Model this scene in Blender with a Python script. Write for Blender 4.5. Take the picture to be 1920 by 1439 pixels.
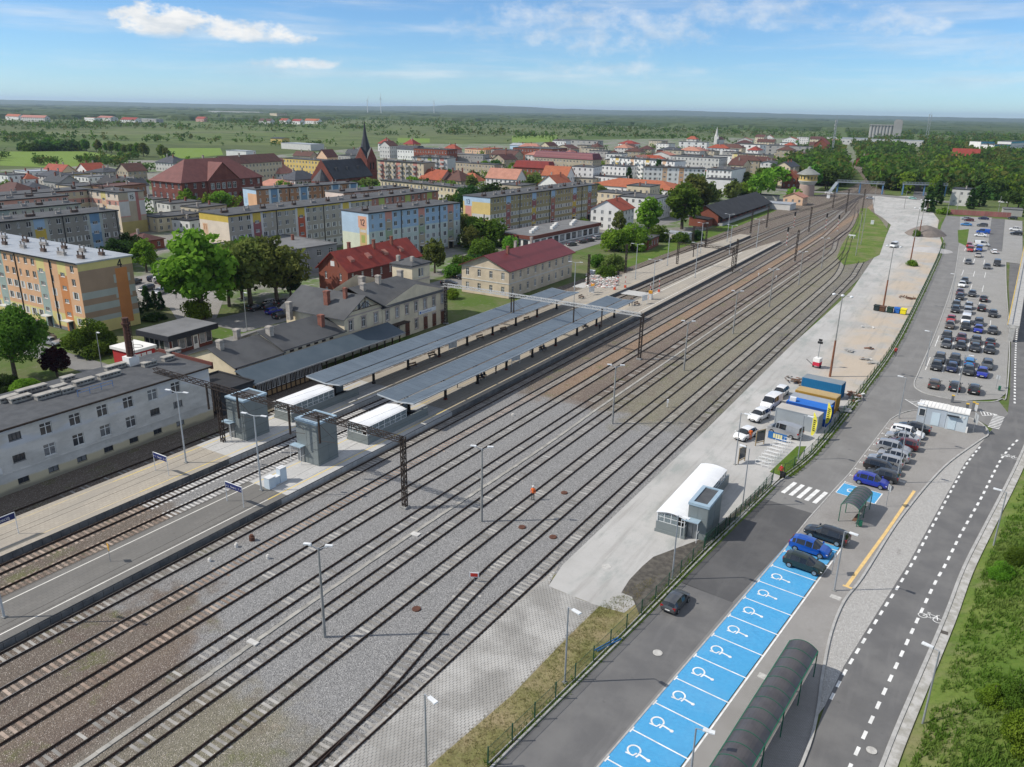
import bpy,bmesh,math,random
import numpy as np
from mathutils import Vector,Matrix,noise as mnoise
for _o in list(bpy.data.objects):
 bpy.data.objects.remove(_o,do_unlink=True)
R=math.radians
S=bpy.context.scene
COL=S.collection
# ------------------------------------------------------------------ camera
cam_data=bpy.data.cameras.new('camera')
cam_data.sensor_fit='HORIZONTAL'
cam_data.sensor_width=36.0
cam_data.lens=36.0*1470.0/1920.0
cam_data.clip_start=0.5
cam_data.clip_end=60000.0
cam=bpy.data.objects.new('camera',cam_data)
COL.objects.link(cam)
CAM_YAW,CAM_PITCH,CAM_ROLL=R(31.3),R(19.22),math.atan(34/1920)
cam.matrix_world=(Matrix.Translation((0,0,44.0))@Matrix.Rotation(CAM_YAW,4,'Z')
     @Matrix.Rotation(math.pi/2-CAM_PITCH,4,'X')@Matrix.Rotation(CAM_ROLL,4,'Z'))
S.camera=cam
# ------------------------------------------------------------------ light
SUN_AZ,SUN_EL=R(234.0),R(44.0)# azimuth clockwise from +Y
sun_data=bpy.data.lights.new('sun','SUN')
sun_data.energy=4.0
sun_data.angle=R(0.53)
sun_data.color=(1.0,0.94,0.85)
sun=bpy.data.objects.new('sun',sun_data)
COL.objects.link(sun)
_sd=Vector((math.sin(SUN_AZ)*math.cos(SUN_EL),math.cos(SUN_AZ)*math.cos(SUN_EL),math.sin(SUN_EL)))
sun.rotation_euler=_sd.to_track_quat('Z','Y').to_euler()
sun.location=(-60,40,120)
S.view_settings.view_transform='Standard'
S.view_settings.look='None'
S.view_settings.exposure=0.2
S.view_settings.gamma=1.0
S.view_settings.use_curve_mapping=False
S.render.engine='CYCLES'
S.cycles.max_bounces=4
S.cycles.diffuse_bounces=2
S.cycles.glossy_bounces=2
S.cycles.transparent_max_bounces=8
class NT:
 """tiny helper for writing shader node graphs"""
 def __init__(s,tree):
  s.t=tree
 def n(s,kind,**kw):
  nd=s.t.nodes.new(kind)
  for k,v in kw.items():
   if k.startswith('_'):
    setattr(nd,k[1:],v)
  return nd
 def put(s,sock,v):
  if hasattr(v,'is_output'):
   s.t.links.new(v,sock)
  else:
   sock.default_value=v
 def math(s,op,a,b=0.0,c=0.0,clamp=False):
  nd=s.t.nodes.new('ShaderNodeMath');nd.operation=op;nd.use_clamp=clamp
  s.put(nd.inputs[0],a);s.put(nd.inputs[1],b);s.put(nd.inputs[2],c)
  return nd.outputs[0]
 def mix(s,f,a,b,mode='MIX'):
  nd=s.t.nodes.new('ShaderNodeMix');nd.data_type='RGBA';nd.blend_type=mode
  s.put(nd.inputs[0],f)
  s.put(nd.inputs[6],a if hasattr(a,'is_output')else(*a,1.0))
  s.put(nd.inputs[7],b if hasattr(b,'is_output')else(*b,1.0))
  return nd.outputs[2]
 def pos(s):
  return s.t.nodes.new('ShaderNodeNewGeometry').outputs['Position']
 def sep(s,v):
  nd=s.t.nodes.new('ShaderNodeSeparateXYZ');s.t.links.new(v,nd.inputs[0]);return nd.outputs
 def comb(s,x,y,z):
  nd=s.t.nodes.new('ShaderNodeCombineXYZ');s.put(nd.inputs[0],x);s.put(nd.inputs[1],y);s.put(nd.inputs[2],z)
  return nd.outputs[0]
 def scale(s,v,sc):
  nd=s.t.nodes.new('ShaderNodeVectorMath');nd.operation='MULTIPLY'
  s.t.links.new(v,nd.inputs[0]);nd.inputs[1].default_value=sc if isinstance(sc,tuple)else(sc,sc,sc)
  return nd.outputs[0]
 def noise(s,v,scale,detail=3.0,rough=0.55,out=0):
  nd=s.t.nodes.new('ShaderNodeTexNoise');s.t.links.new(v,nd.inputs['Vector'])
  nd.inputs['Scale'].default_value=scale;nd.inputs['Detail'].default_value=detail
  nd.inputs['Roughness'].default_value=rough
  return nd.outputs[out]
 def voro(s,v,scale,out='Color',feature='F1',rnd=1.0):
  nd=s.t.nodes.new('ShaderNodeTexVoronoi');nd.feature=feature
  s.t.links.new(v,nd.inputs['Vector']);nd.inputs['Scale'].default_value=scale
  nd.inputs['Randomness'].default_value=rnd
  return nd.outputs[out]
 def step(s,x,lo,hi):
  nd=s.t.nodes.new('ShaderNodeMapRange');nd.interpolation_type='SMOOTHSTEP'
  s.put(nd.inputs[0],x);s.put(nd.inputs[1],lo);s.put(nd.inputs[2],hi)
  nd.inputs[3].default_value=0.0;nd.inputs[4].default_value=1.0
  return nd.outputs[0]
 def ramp(s,x,stops,interp='LINEAR'):
  nd=s.t.nodes.new('ShaderNodeValToRGB');s.put(nd.inputs[0],x)
  cr=nd.color_ramp;cr.interpolation=interp
  cr.elements[0].position=stops[0][0];cr.elements[0].color=(*stops[0][1],1)
  cr.elements[1].position=stops[-1][0];cr.elements[1].color=(*stops[-1][1],1)
  for p,c in stops[1:-1]:
   e=cr.elements.new(p);e.color=(*c,1)
  return nd.outputs[0]
 def bump(s,h,strength=0.5,dist=0.05):
  nd=s.t.nodes.new('ShaderNodeBump');s.t.links.new(h,nd.inputs['Height'])
  nd.inputs['Strength'].default_value=strength;nd.inputs['Distance'].default_value=dist
  return nd.outputs[0]
MATS={}
def new_mat(name):
 m=bpy.data.materials.new(name);m.use_nodes=True
 nt=m.node_tree;b=nt.nodes['Principled BSDF']
 MATS[name]=m
 return m,NT(nt),b
def shade(c,f):
 return tuple(max(0.0,min(1.0,v*f))for v in c)
def mat(name,c,c2=None,scale=1.0,rough=0.8,metal=0.0,bump=0.0,bscale=None,spec=0.35,detail=4.0,lo=0.35,hi=0.65,rnd=0.0,coat=0.0):
 """plain surface: two colours mixed by world-space noise, optional relief and per-object tint"""
 if name in MATS:
  return MATS[name]
 m,g,b=new_mat(name)
 p=g.pos()
 f=g.step(g.noise(p,scale,detail,0.6),lo,hi)
 colr=g.mix(f,c,c2 if c2 else shade(c,0.82))
 if rnd:
  oi=g.n('ShaderNodeObjectInfo').outputs['Random']
  k=g.math('MULTIPLY_ADD',oi,2*rnd,1-rnd)
  hs=g.n('ShaderNodeHueSaturation');g.put(hs.inputs['Color'],colr);g.put(hs.inputs['Value'],k)
  colr=hs.outputs[0]
 g.put(b.inputs['Base Color'],colr)
 b.inputs['Roughness'].default_value=rough
 b.inputs['Metallic'].default_value=metal
 b.inputs['Specular IOR Level'].default_value=spec
 if coat:
  b.inputs['Coat Weight'].default_value=coat;b.inputs['Coat Roughness'].default_value=0.05
 if bump:
  g.put(b.inputs['Normal'],g.bump(g.noise(p,bscale or scale*6,5.0,0.65),bump,0.04))
 return m
# ------------------------------------------------------------------ mesh builder
class MB:
 def __init__(s):
  s.v=[];s.f=[];s.m=[]
 def add(s,vs,fs,m=0):
  o=len(s.v);s.v.extend(vs)
  for f in fs:
   s.f.append(tuple(i+o for i in f));s.m.append(m)
  return s
 def quad(s,a,b,c,d,m=0):
  return s.add([a,b,c,d],[(0,1,2,3)],m)
 def box(s,x0,x1,y0,y1,z0,z1,m=0):
  return s.add([(x0,y0,z0),(x1,y0,z0),(x1,y1,z0),(x0,y1,z0),(x0,y0,z1),(x1,y0,z1),(x1,y1,z1),(x0,y1,z1)],
                     [(3,2,1,0),(4,5,6,7),(0,1,5,4),(1,2,6,5),(2,3,7,6),(3,0,4,7)],m)
 def prism(s,poly,z0,z1,m=0,bottom=True):
  """poly counter-clockwise; z0/z1 numbers or lists"""
  n=len(poly)
  za=z0 if isinstance(z0,(list,tuple))else[z0]*n
  zb=z1 if isinstance(z1,(list,tuple))else[z1]*n
  vs=[(p[0],p[1],za[i])for i,p in enumerate(poly)]+[(p[0],p[1],zb[i])for i,p in enumerate(poly)]
  fs=[tuple(range(n,2*n))]+[(i,(i+1)%n,n+(i+1)%n,n+i)for i in range(n)]
  if bottom:
   fs.append(tuple(range(n-1,-1,-1)))
  return s.add(vs,fs,m)
 def bar(s,a,b,w,h=None,m=0,up=(0,0,1)):
  """rectangular bar from a to b, width w, height h"""
  a,b=Vector(a),Vector(b);d=(b-a)
  if d.length<1e-6:return s
  d.normalize();u=Vector(up)
  if abs(d.dot(u))>0.98:u=Vector((1,0,0))
  x=d.cross(u).normalized();z=x.cross(d).normalized()
  h=w if h is None else h
  vs=[]
  for p in(a,b):
   for i,j in((-1,-1),(1,-1),(1,1),(-1,1)):
    vs.append(tuple(p+x*(i*w/2)+z*(j*h/2)))
  return s.add(vs,[(0,1,2,3),(7,6,5,4),(0,4,5,1),(1,5,6,2),(2,6,7,3),(3,7,4,0)],m)
 def tube(s,a,b,r0,r1=None,n=8,m=0,cap=True):
  a,b=Vector(a),Vector(b);d=(b-a)
  if d.length<1e-6:return s
  d.normalize();u=Vector((0,0,1))if abs(d.z)<0.95 else Vector((1,0,0))
  x=d.cross(u).normalized();y=d.cross(x).normalized();r1=r0 if r1 is None else r1
  vs=[]
  for p,r in((a,r0),(b,r1)):
   for i in range(n):
    t=2*math.pi*i/n
    vs.append(tuple(p+x*(r*math.cos(t))+y*(r*math.sin(t))))
  fs=[(i,n+i,n+(i+1)%n,(i+1)%n)for i in range(n)]
  if cap:
   fs+=[tuple(range(n)),tuple(range(2*n-1,n-1,-1))]
  return s.add(vs,fs,m)
 def lathe(s,prof,n=12,m=0,c=(0,0)):
  """profile list of (r, z)"""
  vs=[]
  for r,z in prof:
   for i in range(n):
    t=2*math.pi*i/n
    vs.append((c[0]+r*math.cos(t),c[1]+r*math.sin(t),z))
  fs=[]
  for k in range(len(prof)-1):
   for i in range(n):
    fs.append((k*n+i,k*n+(i+1)%n,(k+1)*n+(i+1)%n,(k+1)*n+i))
  fs.append(tuple((len(prof)-1)*n+i for i in range(n)))
  fs.append(tuple(range(n-1,-1,-1)))
  return s.add(vs,fs,m)
 def mesh(s,name,mats,smooth=None):
  me=bpy.data.meshes.new(name)
  me.from_pydata(s.v,[],s.f)
  for m in(mats if isinstance(mats,(list,tuple))else[mats]):
   me.materials.append(m)
  if any(s.m):
   me.polygons.foreach_set('material_index',s.m)
  if smooth is not None:
   me.polygons.foreach_set('use_smooth',[True]*len(s.f))
   me.set_sharp_from_angle(angle=R(smooth))
  me.update()
  return me
 def build(s,name,mats,parent=None,loc=(0,0,0),rz=0.0,smooth=None):
  return link(name,s.mesh(name,mats,smooth),parent,loc,rz)
def link(name,me,parent=None,loc=(0,0,0),rz=0.0,scale=None):
 o=bpy.data.objects.new(name,me)
 COL.objects.link(o)
 if parent is not None:
  o.parent=parent
 o.location=loc
 if rz:o.rotation_euler=(0,0,rz)
 if scale is not None:o.scale=scale if isinstance(scale,(tuple,list))else(scale,)*3
 return o
def tag(o,label=None,cat=None,group=None,kind=None):
 if label:o['label']=label
 if cat:o['category']=cat
 if group:o['group']=group
 if kind:o['kind']=kind
 return o
def thing(name,label,cat,loc=(0,0,0),rz=0.0,group=None):
 o=bpy.data.objects.new(name,None);COL.objects.link(o)
 o.location=loc;o.rotation_euler=(0,0,rz);o.empty_display_size=0.3
 return tag(o,label,cat,group)
KIDS={}
def kids(o):
 return[c for c in o.children]
def copy_tree(o,loc,rz,label,group=None,scale=None,mats=None,cs=None):
 """copy a thing, its parts and their sub-parts; mats = {material name: replacement}"""
 r=o.copy();COL.objects.link(r)
 r.location=loc;r.rotation_euler=(0,0,rz)
 if scale is not None:r.scale=scale if isinstance(scale,(tuple,list))else(scale,)*3
 r['label']=label
 if group:r['group']=group
 for ch,gr in(cs if cs is not None else[(k,list(k.children))for k in o.children]):
  c=ch.copy();COL.objects.link(c);c.parent=r;swap(c,mats)
  for g in gr:
   d=g.copy();COL.objects.link(d);d.parent=c;swap(d,mats)
 return r
def swap(o,mats):
 if not mats or not o.data:return
 for sl in o.material_slots:
  if sl.material and sl.material.name in mats:
   mm=mats[sl.material.name]
   sl.link='OBJECT';sl.material=mm
def structure(o):
 o['kind']='structure';return o
def sheet(name,poly,z,m,kind='structure',thick=0.0,parent=None):
 """flat ground sheet from a polygon; a thick one is a slab with sides"""
 b=MB()
 if area2(poly)<0:poly=poly[::-1]
 if thick:
  b.prism([(x,y)for x,y in poly],z-thick,z)
 else:
  b.add([(x,y,z)for x,y in poly],[tuple(range(len(poly)))])
 o=b.build(name,m,parent)
 if kind and parent is None:o['kind']=kind
 return o
def area2(p):
 return sum(p[i][0]*p[(i+1)%len(p)][1]-p[(i+1)%len(p)][0]*p[i][1]for i in range(len(p)))
def strip(pts,w,z,b,m=0,h=0.0,side=0.0):
 """ribbon (or kerb when h>0) of width w along a polyline, offset sideways by side"""
 P=[Vector((p[0],p[1]))for p in pts]
 L=[]
 for i,p in enumerate(P):
  d=(P[min(i+1,len(P)-1)]-P[max(i-1,0)]).normalized()
  nrm=Vector((d.y,-d.x))
  L.append((p+nrm*(side-w/2),p+nrm*(side+w/2)))
 for i in range(len(P)-1):
  a,c=L[i],L[i+1]
  if h:
   b.add([(a[0].x,a[0].y,z),(a[1].x,a[1].y,z),(c[1].x,c[1].y,z),(c[0].x,c[0].y,z),
                   (a[0].x,a[0].y,z+h),(a[1].x,a[1].y,z+h),(c[1].x,c[1].y,z+h),(c[0].x,c[0].y,z+h)],
                  [(4,5,6,7),(1,2,6,5),(3,0,4,7)]+([(0,1,5,4)]if i==0 else[])+([(2,3,7,6)]if i==len(P)-2 else[]),m)
  else:
   b.quad((a[0].x,a[0].y,z),(a[1].x,a[1].y,z),(c[1].x,c[1].y,z),(c[0].x,c[0].y,z),m)
 return b
def smoothline(pts,n=6):
 """Catmull-Rom through points"""
 out=[]
 P=[Vector(p)for p in pts]
 for i in range(len(P)-1):
  p0,p1,p2,p3=P[max(i-1,0)],P[i],P[i+1],P[min(i+2,len(P)-1)]
  for k in range(n):
   t=k/n
   out.append(tuple(0.5*((2*p1)+(p2-p0)*t+(2*p0-5*p1+4*p2-p3)*t*t+(3*p1-p0-3*p2+p3)*t**3)))
 out.append(tuple(P[-1]))
 return out
# lettering used on the station boards, made while the scene is still empty
TEXTS={}
for _s in('Nakło nad Notecią','Peron 1','Peron 2','← 1','3 →','← 5','7 →'):
 _cu=bpy.data.curves.new('lettering','FONT');_cu.body=_s;_cu.size=1.0;_cu.extrude=.008;_cu.align_x='CENTER'
 _ob=bpy.data.objects.new('lettering',_cu);COL.objects.link(_ob)
 TEXTS[_s]=bpy.data.meshes.new_from_object(_ob.evaluated_get(bpy.context.evaluated_depsgraph_get()));bpy.data.objects.remove(_ob,do_unlink=True)
# human bodies, one continuous skinned surface each, grown while the scene is still empty
def body_mesh(pose):
 J={'pel':(0,0,.95),'wst':(0,0,1.1),'chs':(0,0,1.36),'nck':(0,0,1.50),'hd':(0,.02,1.60),'hd2':(0,.02,1.75)}
 J.update({'shl':(-.18,0,1.43),'ell':(-.25,-.02,1.16),'wrl':(-.25,.08,.93),'hnl':(-.24,.12,.84),'shr':(.18,0,1.43),'elr':(.25,-.02,1.16),'wrr':(.25,.08,.93),'hnr':(.24,.12,.84),
              'hpl':(-.1,0,.9),'knl':(-.11,.03,.5),'anl':(-.11,-.02,.09),'tol':(-.12,.14,.04),'hpr':(.1,0,.9),'knr':(.11,.03,.5),'anr':(.11,-.02,.09),'tor':(.12,.14,.04)})
 if pose=='walk':
  J.update({'knl':(-.1,.22,.52),'anl':(-.1,.22,.12),'tol':(-.1,.38,.06),'knr':(.1,-.08,.5),'anr':(.1,-.34,.14),'tor':(.1,-.24,.04),'ell':(-.24,-.14,1.18),'wrl':(-.24,-.1,.95),'hnl':(-.23,-.05,.86),'elr':(.24,.08,1.18),'wrr':(.23,.26,1.0),'hnr':(.22,.32,.93)})
 if pose=='sit':
  for k in('pel','wst','chs','nck','hd','hd2','shl','shr','ell','elr','hpl','hpr'):x,y,z=J[k];J[k]=(x,y,z-.42)
  J.update({'knl':(-.12,.45,.5),'anl':(-.12,.46,.09),'tol':(-.12,.6,.04),'knr':(.12,.45,.5),'anr':(.12,.46,.09),'tor':(.12,.6,.04),'wrl':(-.18,.22,.60),'hnl':(-.12,.32,.58),'wrr':(.18,.22,.60),'hnr':(.12,.32,.58)})
 rad=dict(pel=.15,wst=.13,chs=.165,nck=.055,hd=.09,hd2=.085,shl=.075,ell=.05,wrl=.035,hnl=.04,shr=.075,elr=.05,wrr=.035,hnr=.04,hpl=.095,knl=.065,anl=.045,tol=.045,hpr=.095,knr=.065,anr=.045,tor=.045)
 E_=[('pel','wst'),('wst','chs'),('chs','nck'),('nck','hd'),('hd','hd2'),('chs','shl'),('shl','ell'),('ell','wrl'),('wrl','hnl'),('chs','shr'),('shr','elr'),('elr','wrr'),('wrr','hnr'),('pel','hpl'),('hpl','knl'),('knl','anl'),('anl','tol'),('pel','hpr'),('hpr','knr'),('knr','anr'),('anr','tor')]
 ks=list(J);me=bpy.data.meshes.new('skeleton');me.from_pydata([J[k]for k in ks],[(ks.index(a),ks.index(c))for a,c in E_],[])
 ob=bpy.data.objects.new('skeleton',me);COL.objects.link(ob)
 ob.modifiers.new('skin','SKIN');sub=ob.modifiers.new('sub','SUBSURF');sub.levels=1
 sv=me.skin_vertices[0].data
 for i,k in enumerate(ks):sv[i].radius=(rad[k],rad[k]*(.8 if k in('pel','wst','chs')else 1));sv[i].use_root=k=='pel'
 dg=bpy.context.evaluated_depsgraph_get();r=bpy.data.meshes.new_from_object(ob.evaluated_get(dg));bpy.data.objects.remove(ob,do_unlink=True)
 return r,J
SKINNED={k:body_mesh(k)for k in('stand','walk','sit')}
# ------------------------------------------------------------------ sky
world=bpy.data.worlds.new('World');S.world=world;world.use_nodes=True
def make_sky():
 nt=world.node_tree;nt.nodes.clear();g=NT(nt)
 out=g.n('ShaderNodeOutputWorld');bg=g.n('ShaderNodeBackground')
 sky=g.n('ShaderNodeTexSky');sky.sky_type='NISHITA';sky.sun_disc=False
 sky.sun_elevation=SUN_EL;sky.sun_rotation=SUN_AZ
 sky.altitude=50;sky.air_density=0.8;sky.dust_density=0.05;sky.ozone_density=4.0
 d=g.n('ShaderNodeTexCoord').outputs['Generated']
 x,y,z=g.sep(d)
 az=g.math('MULTIPLY',g.math('ARCTAN2',x,y),57.2958)# degrees clockwise from +Y
 el=g.math('MULTIPLY',g.math('ARCSINE',z),57.2958)
 p=g.comb(g.math('MULTIPLY',az,0.16),g.math('MULTIPLY',el,0.42),0.0)
 n1=g.noise(p,1.0,6.0,0.62)
 n2=g.noise(p,3.2,5.0,0.6)
 # thin stretched layers everywhere low in the sky
 ps=g.comb(g.math('MULTIPLY',az,0.07),g.math('MULTIPLY',el,0.75),3.0)
 wisps=g.math('MULTIPLY',g.step(g.noise(ps,1.0,5.0,0.58),0.42,0.8),0.5)
 n3=g.noise(g.comb(g.math('MULTIPLY',az,0.55),g.math('MULTIPLY',el,0.9),1.0),1.0,6.0,0.6)
 def blob(a,e,ra,re,k0,k1,amp,floor_=None):
  da=g.math('DIVIDE',g.math('SUBTRACT',az,a),ra)
  de=g.math('DIVIDE',g.math('SUBTRACT',el,e),re)
  r2=g.math('ADD',g.math('MULTIPLY',da,da),g.math('MULTIPLY',de,de))
  s=g.math('SUBTRACT',g.math('MULTIPLY',g.math('SUBTRACT',n3,0.5),amp),g.math('MULTIPLY',r2,0.75))
  v=g.step(s,k0,k1)
  if floor_ is not None:
   v=g.math('MULTIPLY',v,g.step(g.math('ADD',el,g.math('MULTIPLY',n2,0.7)),floor_+0.1,floor_+0.75))
  return v
 c1=blob(-53.6,4.7,3.0,1.15,-0.95,-0.15,3.4,3.95)
 c1b=blob(-49.5,4.35,4.6,0.75,-0.95,0.1,3.0,3.8)
 c2=g.math('MULTIPLY',blob(-46.4,2.6,3.6,0.5,-0.95,0.2,2.8,2.2),0.85)
 c3=g.math('MULTIPLY',blob(-26.0,5.4,9.5,1.9,-1.0,0.9,3.6),0.62)
 c3b=g.math('MULTIPLY',blob(-16.0,6.2,7.5,1.2,-1.0,0.9,3.4),0.6)
 c4=g.math('MULTIPLY',blob(-7.2,5.5,3.6,1.0,-1.0,0.6,3.0),0.62)
 c5=g.math('MULTIPLY',blob(-0.5,3.7,4.5,0.9,-1.0,0.9,3.2),0.45)
 c6=g.math('MULTIPLY',blob(-25.0,2.7,6.0,0.6,-1.0,0.8,3.2),0.5)
 m=wisps
 for c in(c1,c1b,c2,c3,c3b,c4,c5,c6):
  m=g.math('MAXIMUM',m,c)
 # the same broken cloud goes on round the rest of the sky
 away=g.math('MULTIPLY',g.step(n1,0.56,0.74),g.math('MULTIPLY',g.step(g.math('ABSOLUTE',g.math('ADD',az,31.0)),36.0,50.0),0.7))
 m=g.math('MAXIMUM',m,away)
 # unseen broken bright cloud, added overhead to brighten and whiten the fill light
 hp=g.math('DIVIDE',1.0,g.math('ADD',g.math('MAXIMUM',z,0.0),0.12));over=g.noise(g.comb(g.math('MULTIPLY',x,hp),g.math('MULTIPLY',y,hp),0.0),1.1,5.0,0.55)
 m=g.math('MAXIMUM',m,g.math('MULTIPLY',g.step(over,0.36,0.58),g.math('MULTIPLY',g.step(el,7.0,16.0),0.72)))
 m=g.math('MULTIPLY',m,g.step(el,0.2,2.5))
 tone=g.mix(g.step(g.noise(p,1.7,5.0,0.6),0.3,0.62),(5.2,5.8,6.4),(8.0,8.0,7.9))
 blue=g.mix(1.0,sky.outputs[0],(0.70,0.92,1.10),'MULTIPLY')
 c=g.mix(m,blue,tone)
 g.put(bg.inputs['Color'],c)
 bg.inputs['Strength'].default_value=0.105
 nt.links.new(bg.outputs[0],out.inputs[0])
 world.cycles.sampling_method='MANUAL';world.cycles.sample_map_resolution=256
make_sky()
# ------------------------------------------------------------------ ground materials
def ballast_material():
 m,g,b=new_mat('ballast')
 p=g.pos();x,y,z=g.sep(p)
 big=g.noise(p,0.13,4.0,0.6);mid=g.noise(p,0.6,5.0,0.65)
 wob=g.math('ADD',g.math('MULTIPLY',big,26.0),g.math('MULTIPLY',mid,6.0))
 yy=g.math('ADD',y,g.math('SUBTRACT',wob,16.0))
 # fresh grey stone was laid over the middle of the yard; its south edge runs aslant
 south=g.math('ADD',34.0,g.math('MULTIPLY',g.math('ADD',x,46.0),-0.25))
 fresh=g.math('MULTIPLY',g.step(g.math('SUBTRACT',yy,south),-3.0,3.0),g.math('SUBTRACT',1.0,g.step(yy,100.0,108.0)))
 fresh=g.math('MULTIPLY',fresh,g.step(g.math('ADD',x,g.math('MULTIPLY',mid,3.0)),-64.5,-60.0))
 q1=g.math('MULTIPLY',g.step(yy,46.0,52.0),g.math('SUBTRACT',1.0,g.step(yy,96.0,104.0)))
 q1=g.math('MULTIPLY',q1,g.math('MULTIPLY',g.step(x,-81.0,-79.0),g.math('SUBTRACT',1.0,g.step(x,-72.0,-70.0))))
 fresh=g.math('MAXIMUM',fresh,q1)
 cell=g.sep(g.voro(p,13.0))[0]
 cell2=g.sep(g.voro(p,22.0))[1]
 cv=g.math('ADD',g.math('MULTIPLY',cell,0.6),g.math('MULTIPLY',cell2,0.4))
 grey=g.ramp(cv,[(0.0,(0.06,0.059,0.058)),(0.3,(0.17,0.169,0.168)),(0.6,(0.26,0.257,0.252)),(0.85,(0.34,0.335,0.325)),(1.0,(0.52,0.51,0.50))])
 # old stone: rusty brown by the through lines, olive and dusty towards the yard
 xr=g.step(g.math('ADD',x,g.math('MULTIPLY',g.math('SUBTRACT',big,0.5),7.0)),-66.0,-30.0)
 old=g.ramp(xr,[(0.0,(0.155,0.128,0.105)),(0.13,(0.165,0.136,0.112)),(0.26,(0.185,0.148,0.118)),(0.36,(0.165,0.13,0.108)),(0.5,(0.19,0.168,0.14)),
                       (0.7,(0.215,0.20,0.148)),(0.85,(0.225,0.21,0.16)),(1.0,(0.18,0.172,0.15))])
 # bare orange earth between the second and third through line, north of the platforms' middle
 orange=g.math('MULTIPLY',g.math('SUBTRACT',1.0,g.step(g.math('ABSOLUTE',g.math('ADD',x,57.4)),0.8,2.4)),g.step(y,92.0,120.0))
 old=g.mix(g.math('MULTIPLY',orange,0.75),old,(0.31,0.205,0.13))
 red=g.step(g.noise(p,0.35,4.0,0.65),0.52,0.72)
 old=g.mix(g.math('MULTIPLY',red,0.4),old,(0.125,0.08,0.068))
 weeds=g.math('MULTIPLY',g.step(g.noise(p,0.23,6.0,0.7),0.54,0.68),0.7)
 old=g.mix(weeds,old,(0.135,0.145,0.055))
 straw=g.math('MULTIPLY',g.step(g.noise(g.scale(p,(1.0,0.6,1.0)),0.5,6.0,0.7),0.6,0.74),0.55)
 old=g.mix(straw,old,(0.40,0.33,0.24))
 old=g.mix(g.math('MULTIPLY',g.math('SUBTRACT',1.0,g.math('MULTIPLY',cv,1.6)),0.62),old,(0.03,0.027,0.023))
 old=g.mix(g.step(cell2,0.93,0.97),old,(0.50,0.45,0.40))
 # oily dark streaks between the rails of the through lines and by the siding at the right
 dark=g.math('MULTIPLY',g.step(g.noise(g.scale(p,(1.0,0.12,1.0)),0.8,4.0,0.6),0.5,0.75),g.step(g.math('ADD',x,g.math('MULTIPLY',big,4.0)),-35.5,-32.0))
 dark=g.math('MULTIPLY',dark,g.step(y,95.0,110.0))
 old=g.mix(g.math('MULTIPLY',dark,0.8),old,(0.075,0.075,0.078))
 c=g.mix(fresh,old,grey)
 g.put(b.inputs['Base Color'],c)
 b.inputs['Roughness'].default_value=0.92;b.inputs['Specular IOR Level'].default_value=0.2
 g.put(b.inputs['Normal'],g.bump(g.voro(p,11.0,'Distance'),0.9,0.06))
 return m
def earth_material():
 """wide land: meadow and bare patches near, field parcels far off"""
 m,g,b=new_mat('land')
 p=g.pos();x,y,z=g.sep(p)
 dist=g.math('SQRT',g.math('ADD',g.math('MULTIPLY',x,x),g.math('MULTIPLY',y,y)))
 big=g.noise(p,0.012,5.0,0.6);mid=g.noise(p,0.08,6.0,0.65);fine=g.noise(p,0.9,5.0,0.7)
 near=g.mix(g.step(mid,0.35,0.68),(0.075,0.125,0.026),(0.14,0.14,0.075))
 near=g.mix(g.step(fine,0.55,0.75),near,(0.21,0.19,0.15))
 ps=g.scale(g.n('ShaderNodeMapping').outputs[0]if False else p,(0.0035,0.0016,0.0))
 parcel=g.sep(g.voro(ps,1.0))
 far=g.ramp(parcel[0],[(0.0,(0.075,0.115,0.035)),(0.3,(0.105,0.145,0.045)),(0.55,(0.135,0.15,0.075)),(0.75,(0.09,0.115,0.045)),(1.0,(0.155,0.175,0.085))])
 far=g.mix(g.math('MULTIPLY',g.step(mid,0.45,0.8),0.5),far,(0.085,0.10,0.04))
 scrub=g.step(g.noise(g.scale(p,(0.6,1.0,1.0)),0.018,8.0,0.72),0.47,0.6)
 far=g.mix(g.math('MULTIPLY',scrub,0.62),far,(0.045,0.072,0.026))
 c=g.mix(g.step(dist,420.0,620.0),near,far)
 g.put(b.inputs['Base Color'],c)
 b.inputs['Roughness'].default_value=0.95;b.inputs['Specular IOR Level'].default_value=0.1
 g.put(b.inputs['Normal'],g.bump(fine,0.4,0.2))
 return m
def asphalt_material(name,base,light):
 m,g,b=new_mat(name)
 p=g.pos()
 c=g.mix(g.step(g.noise(p,0.25,5.0,0.6),0.35,0.7),base,light)
 c=g.mix(g.math('MULTIPLY',g.step(g.noise(g.scale(p,(1.0,0.15,1.0)),0.7,4.0,0.6),0.5,0.72),0.35),c,shade(light,1.25))
 c=g.mix(g.math('MULTIPLY',g.step(g.noise(p,0.9,3.0,0.6),0.66,0.74),0.4),c,shade(base,0.6))
 grain=g.noise(p,30.0,2.0,0.7)
 c=g.mix(g.math('MULTIPLY',g.step(grain,0.45,0.7),0.25),c,shade(light,1.5))
 g.put(b.inputs['Base Color'],c);b.inputs['Roughness'].default_value=0.88;b.inputs['Specular IOR Level'].default_value=0.25
 g.put(b.inputs['Normal'],g.bump(grain,0.25,0.01))
 return m
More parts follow.
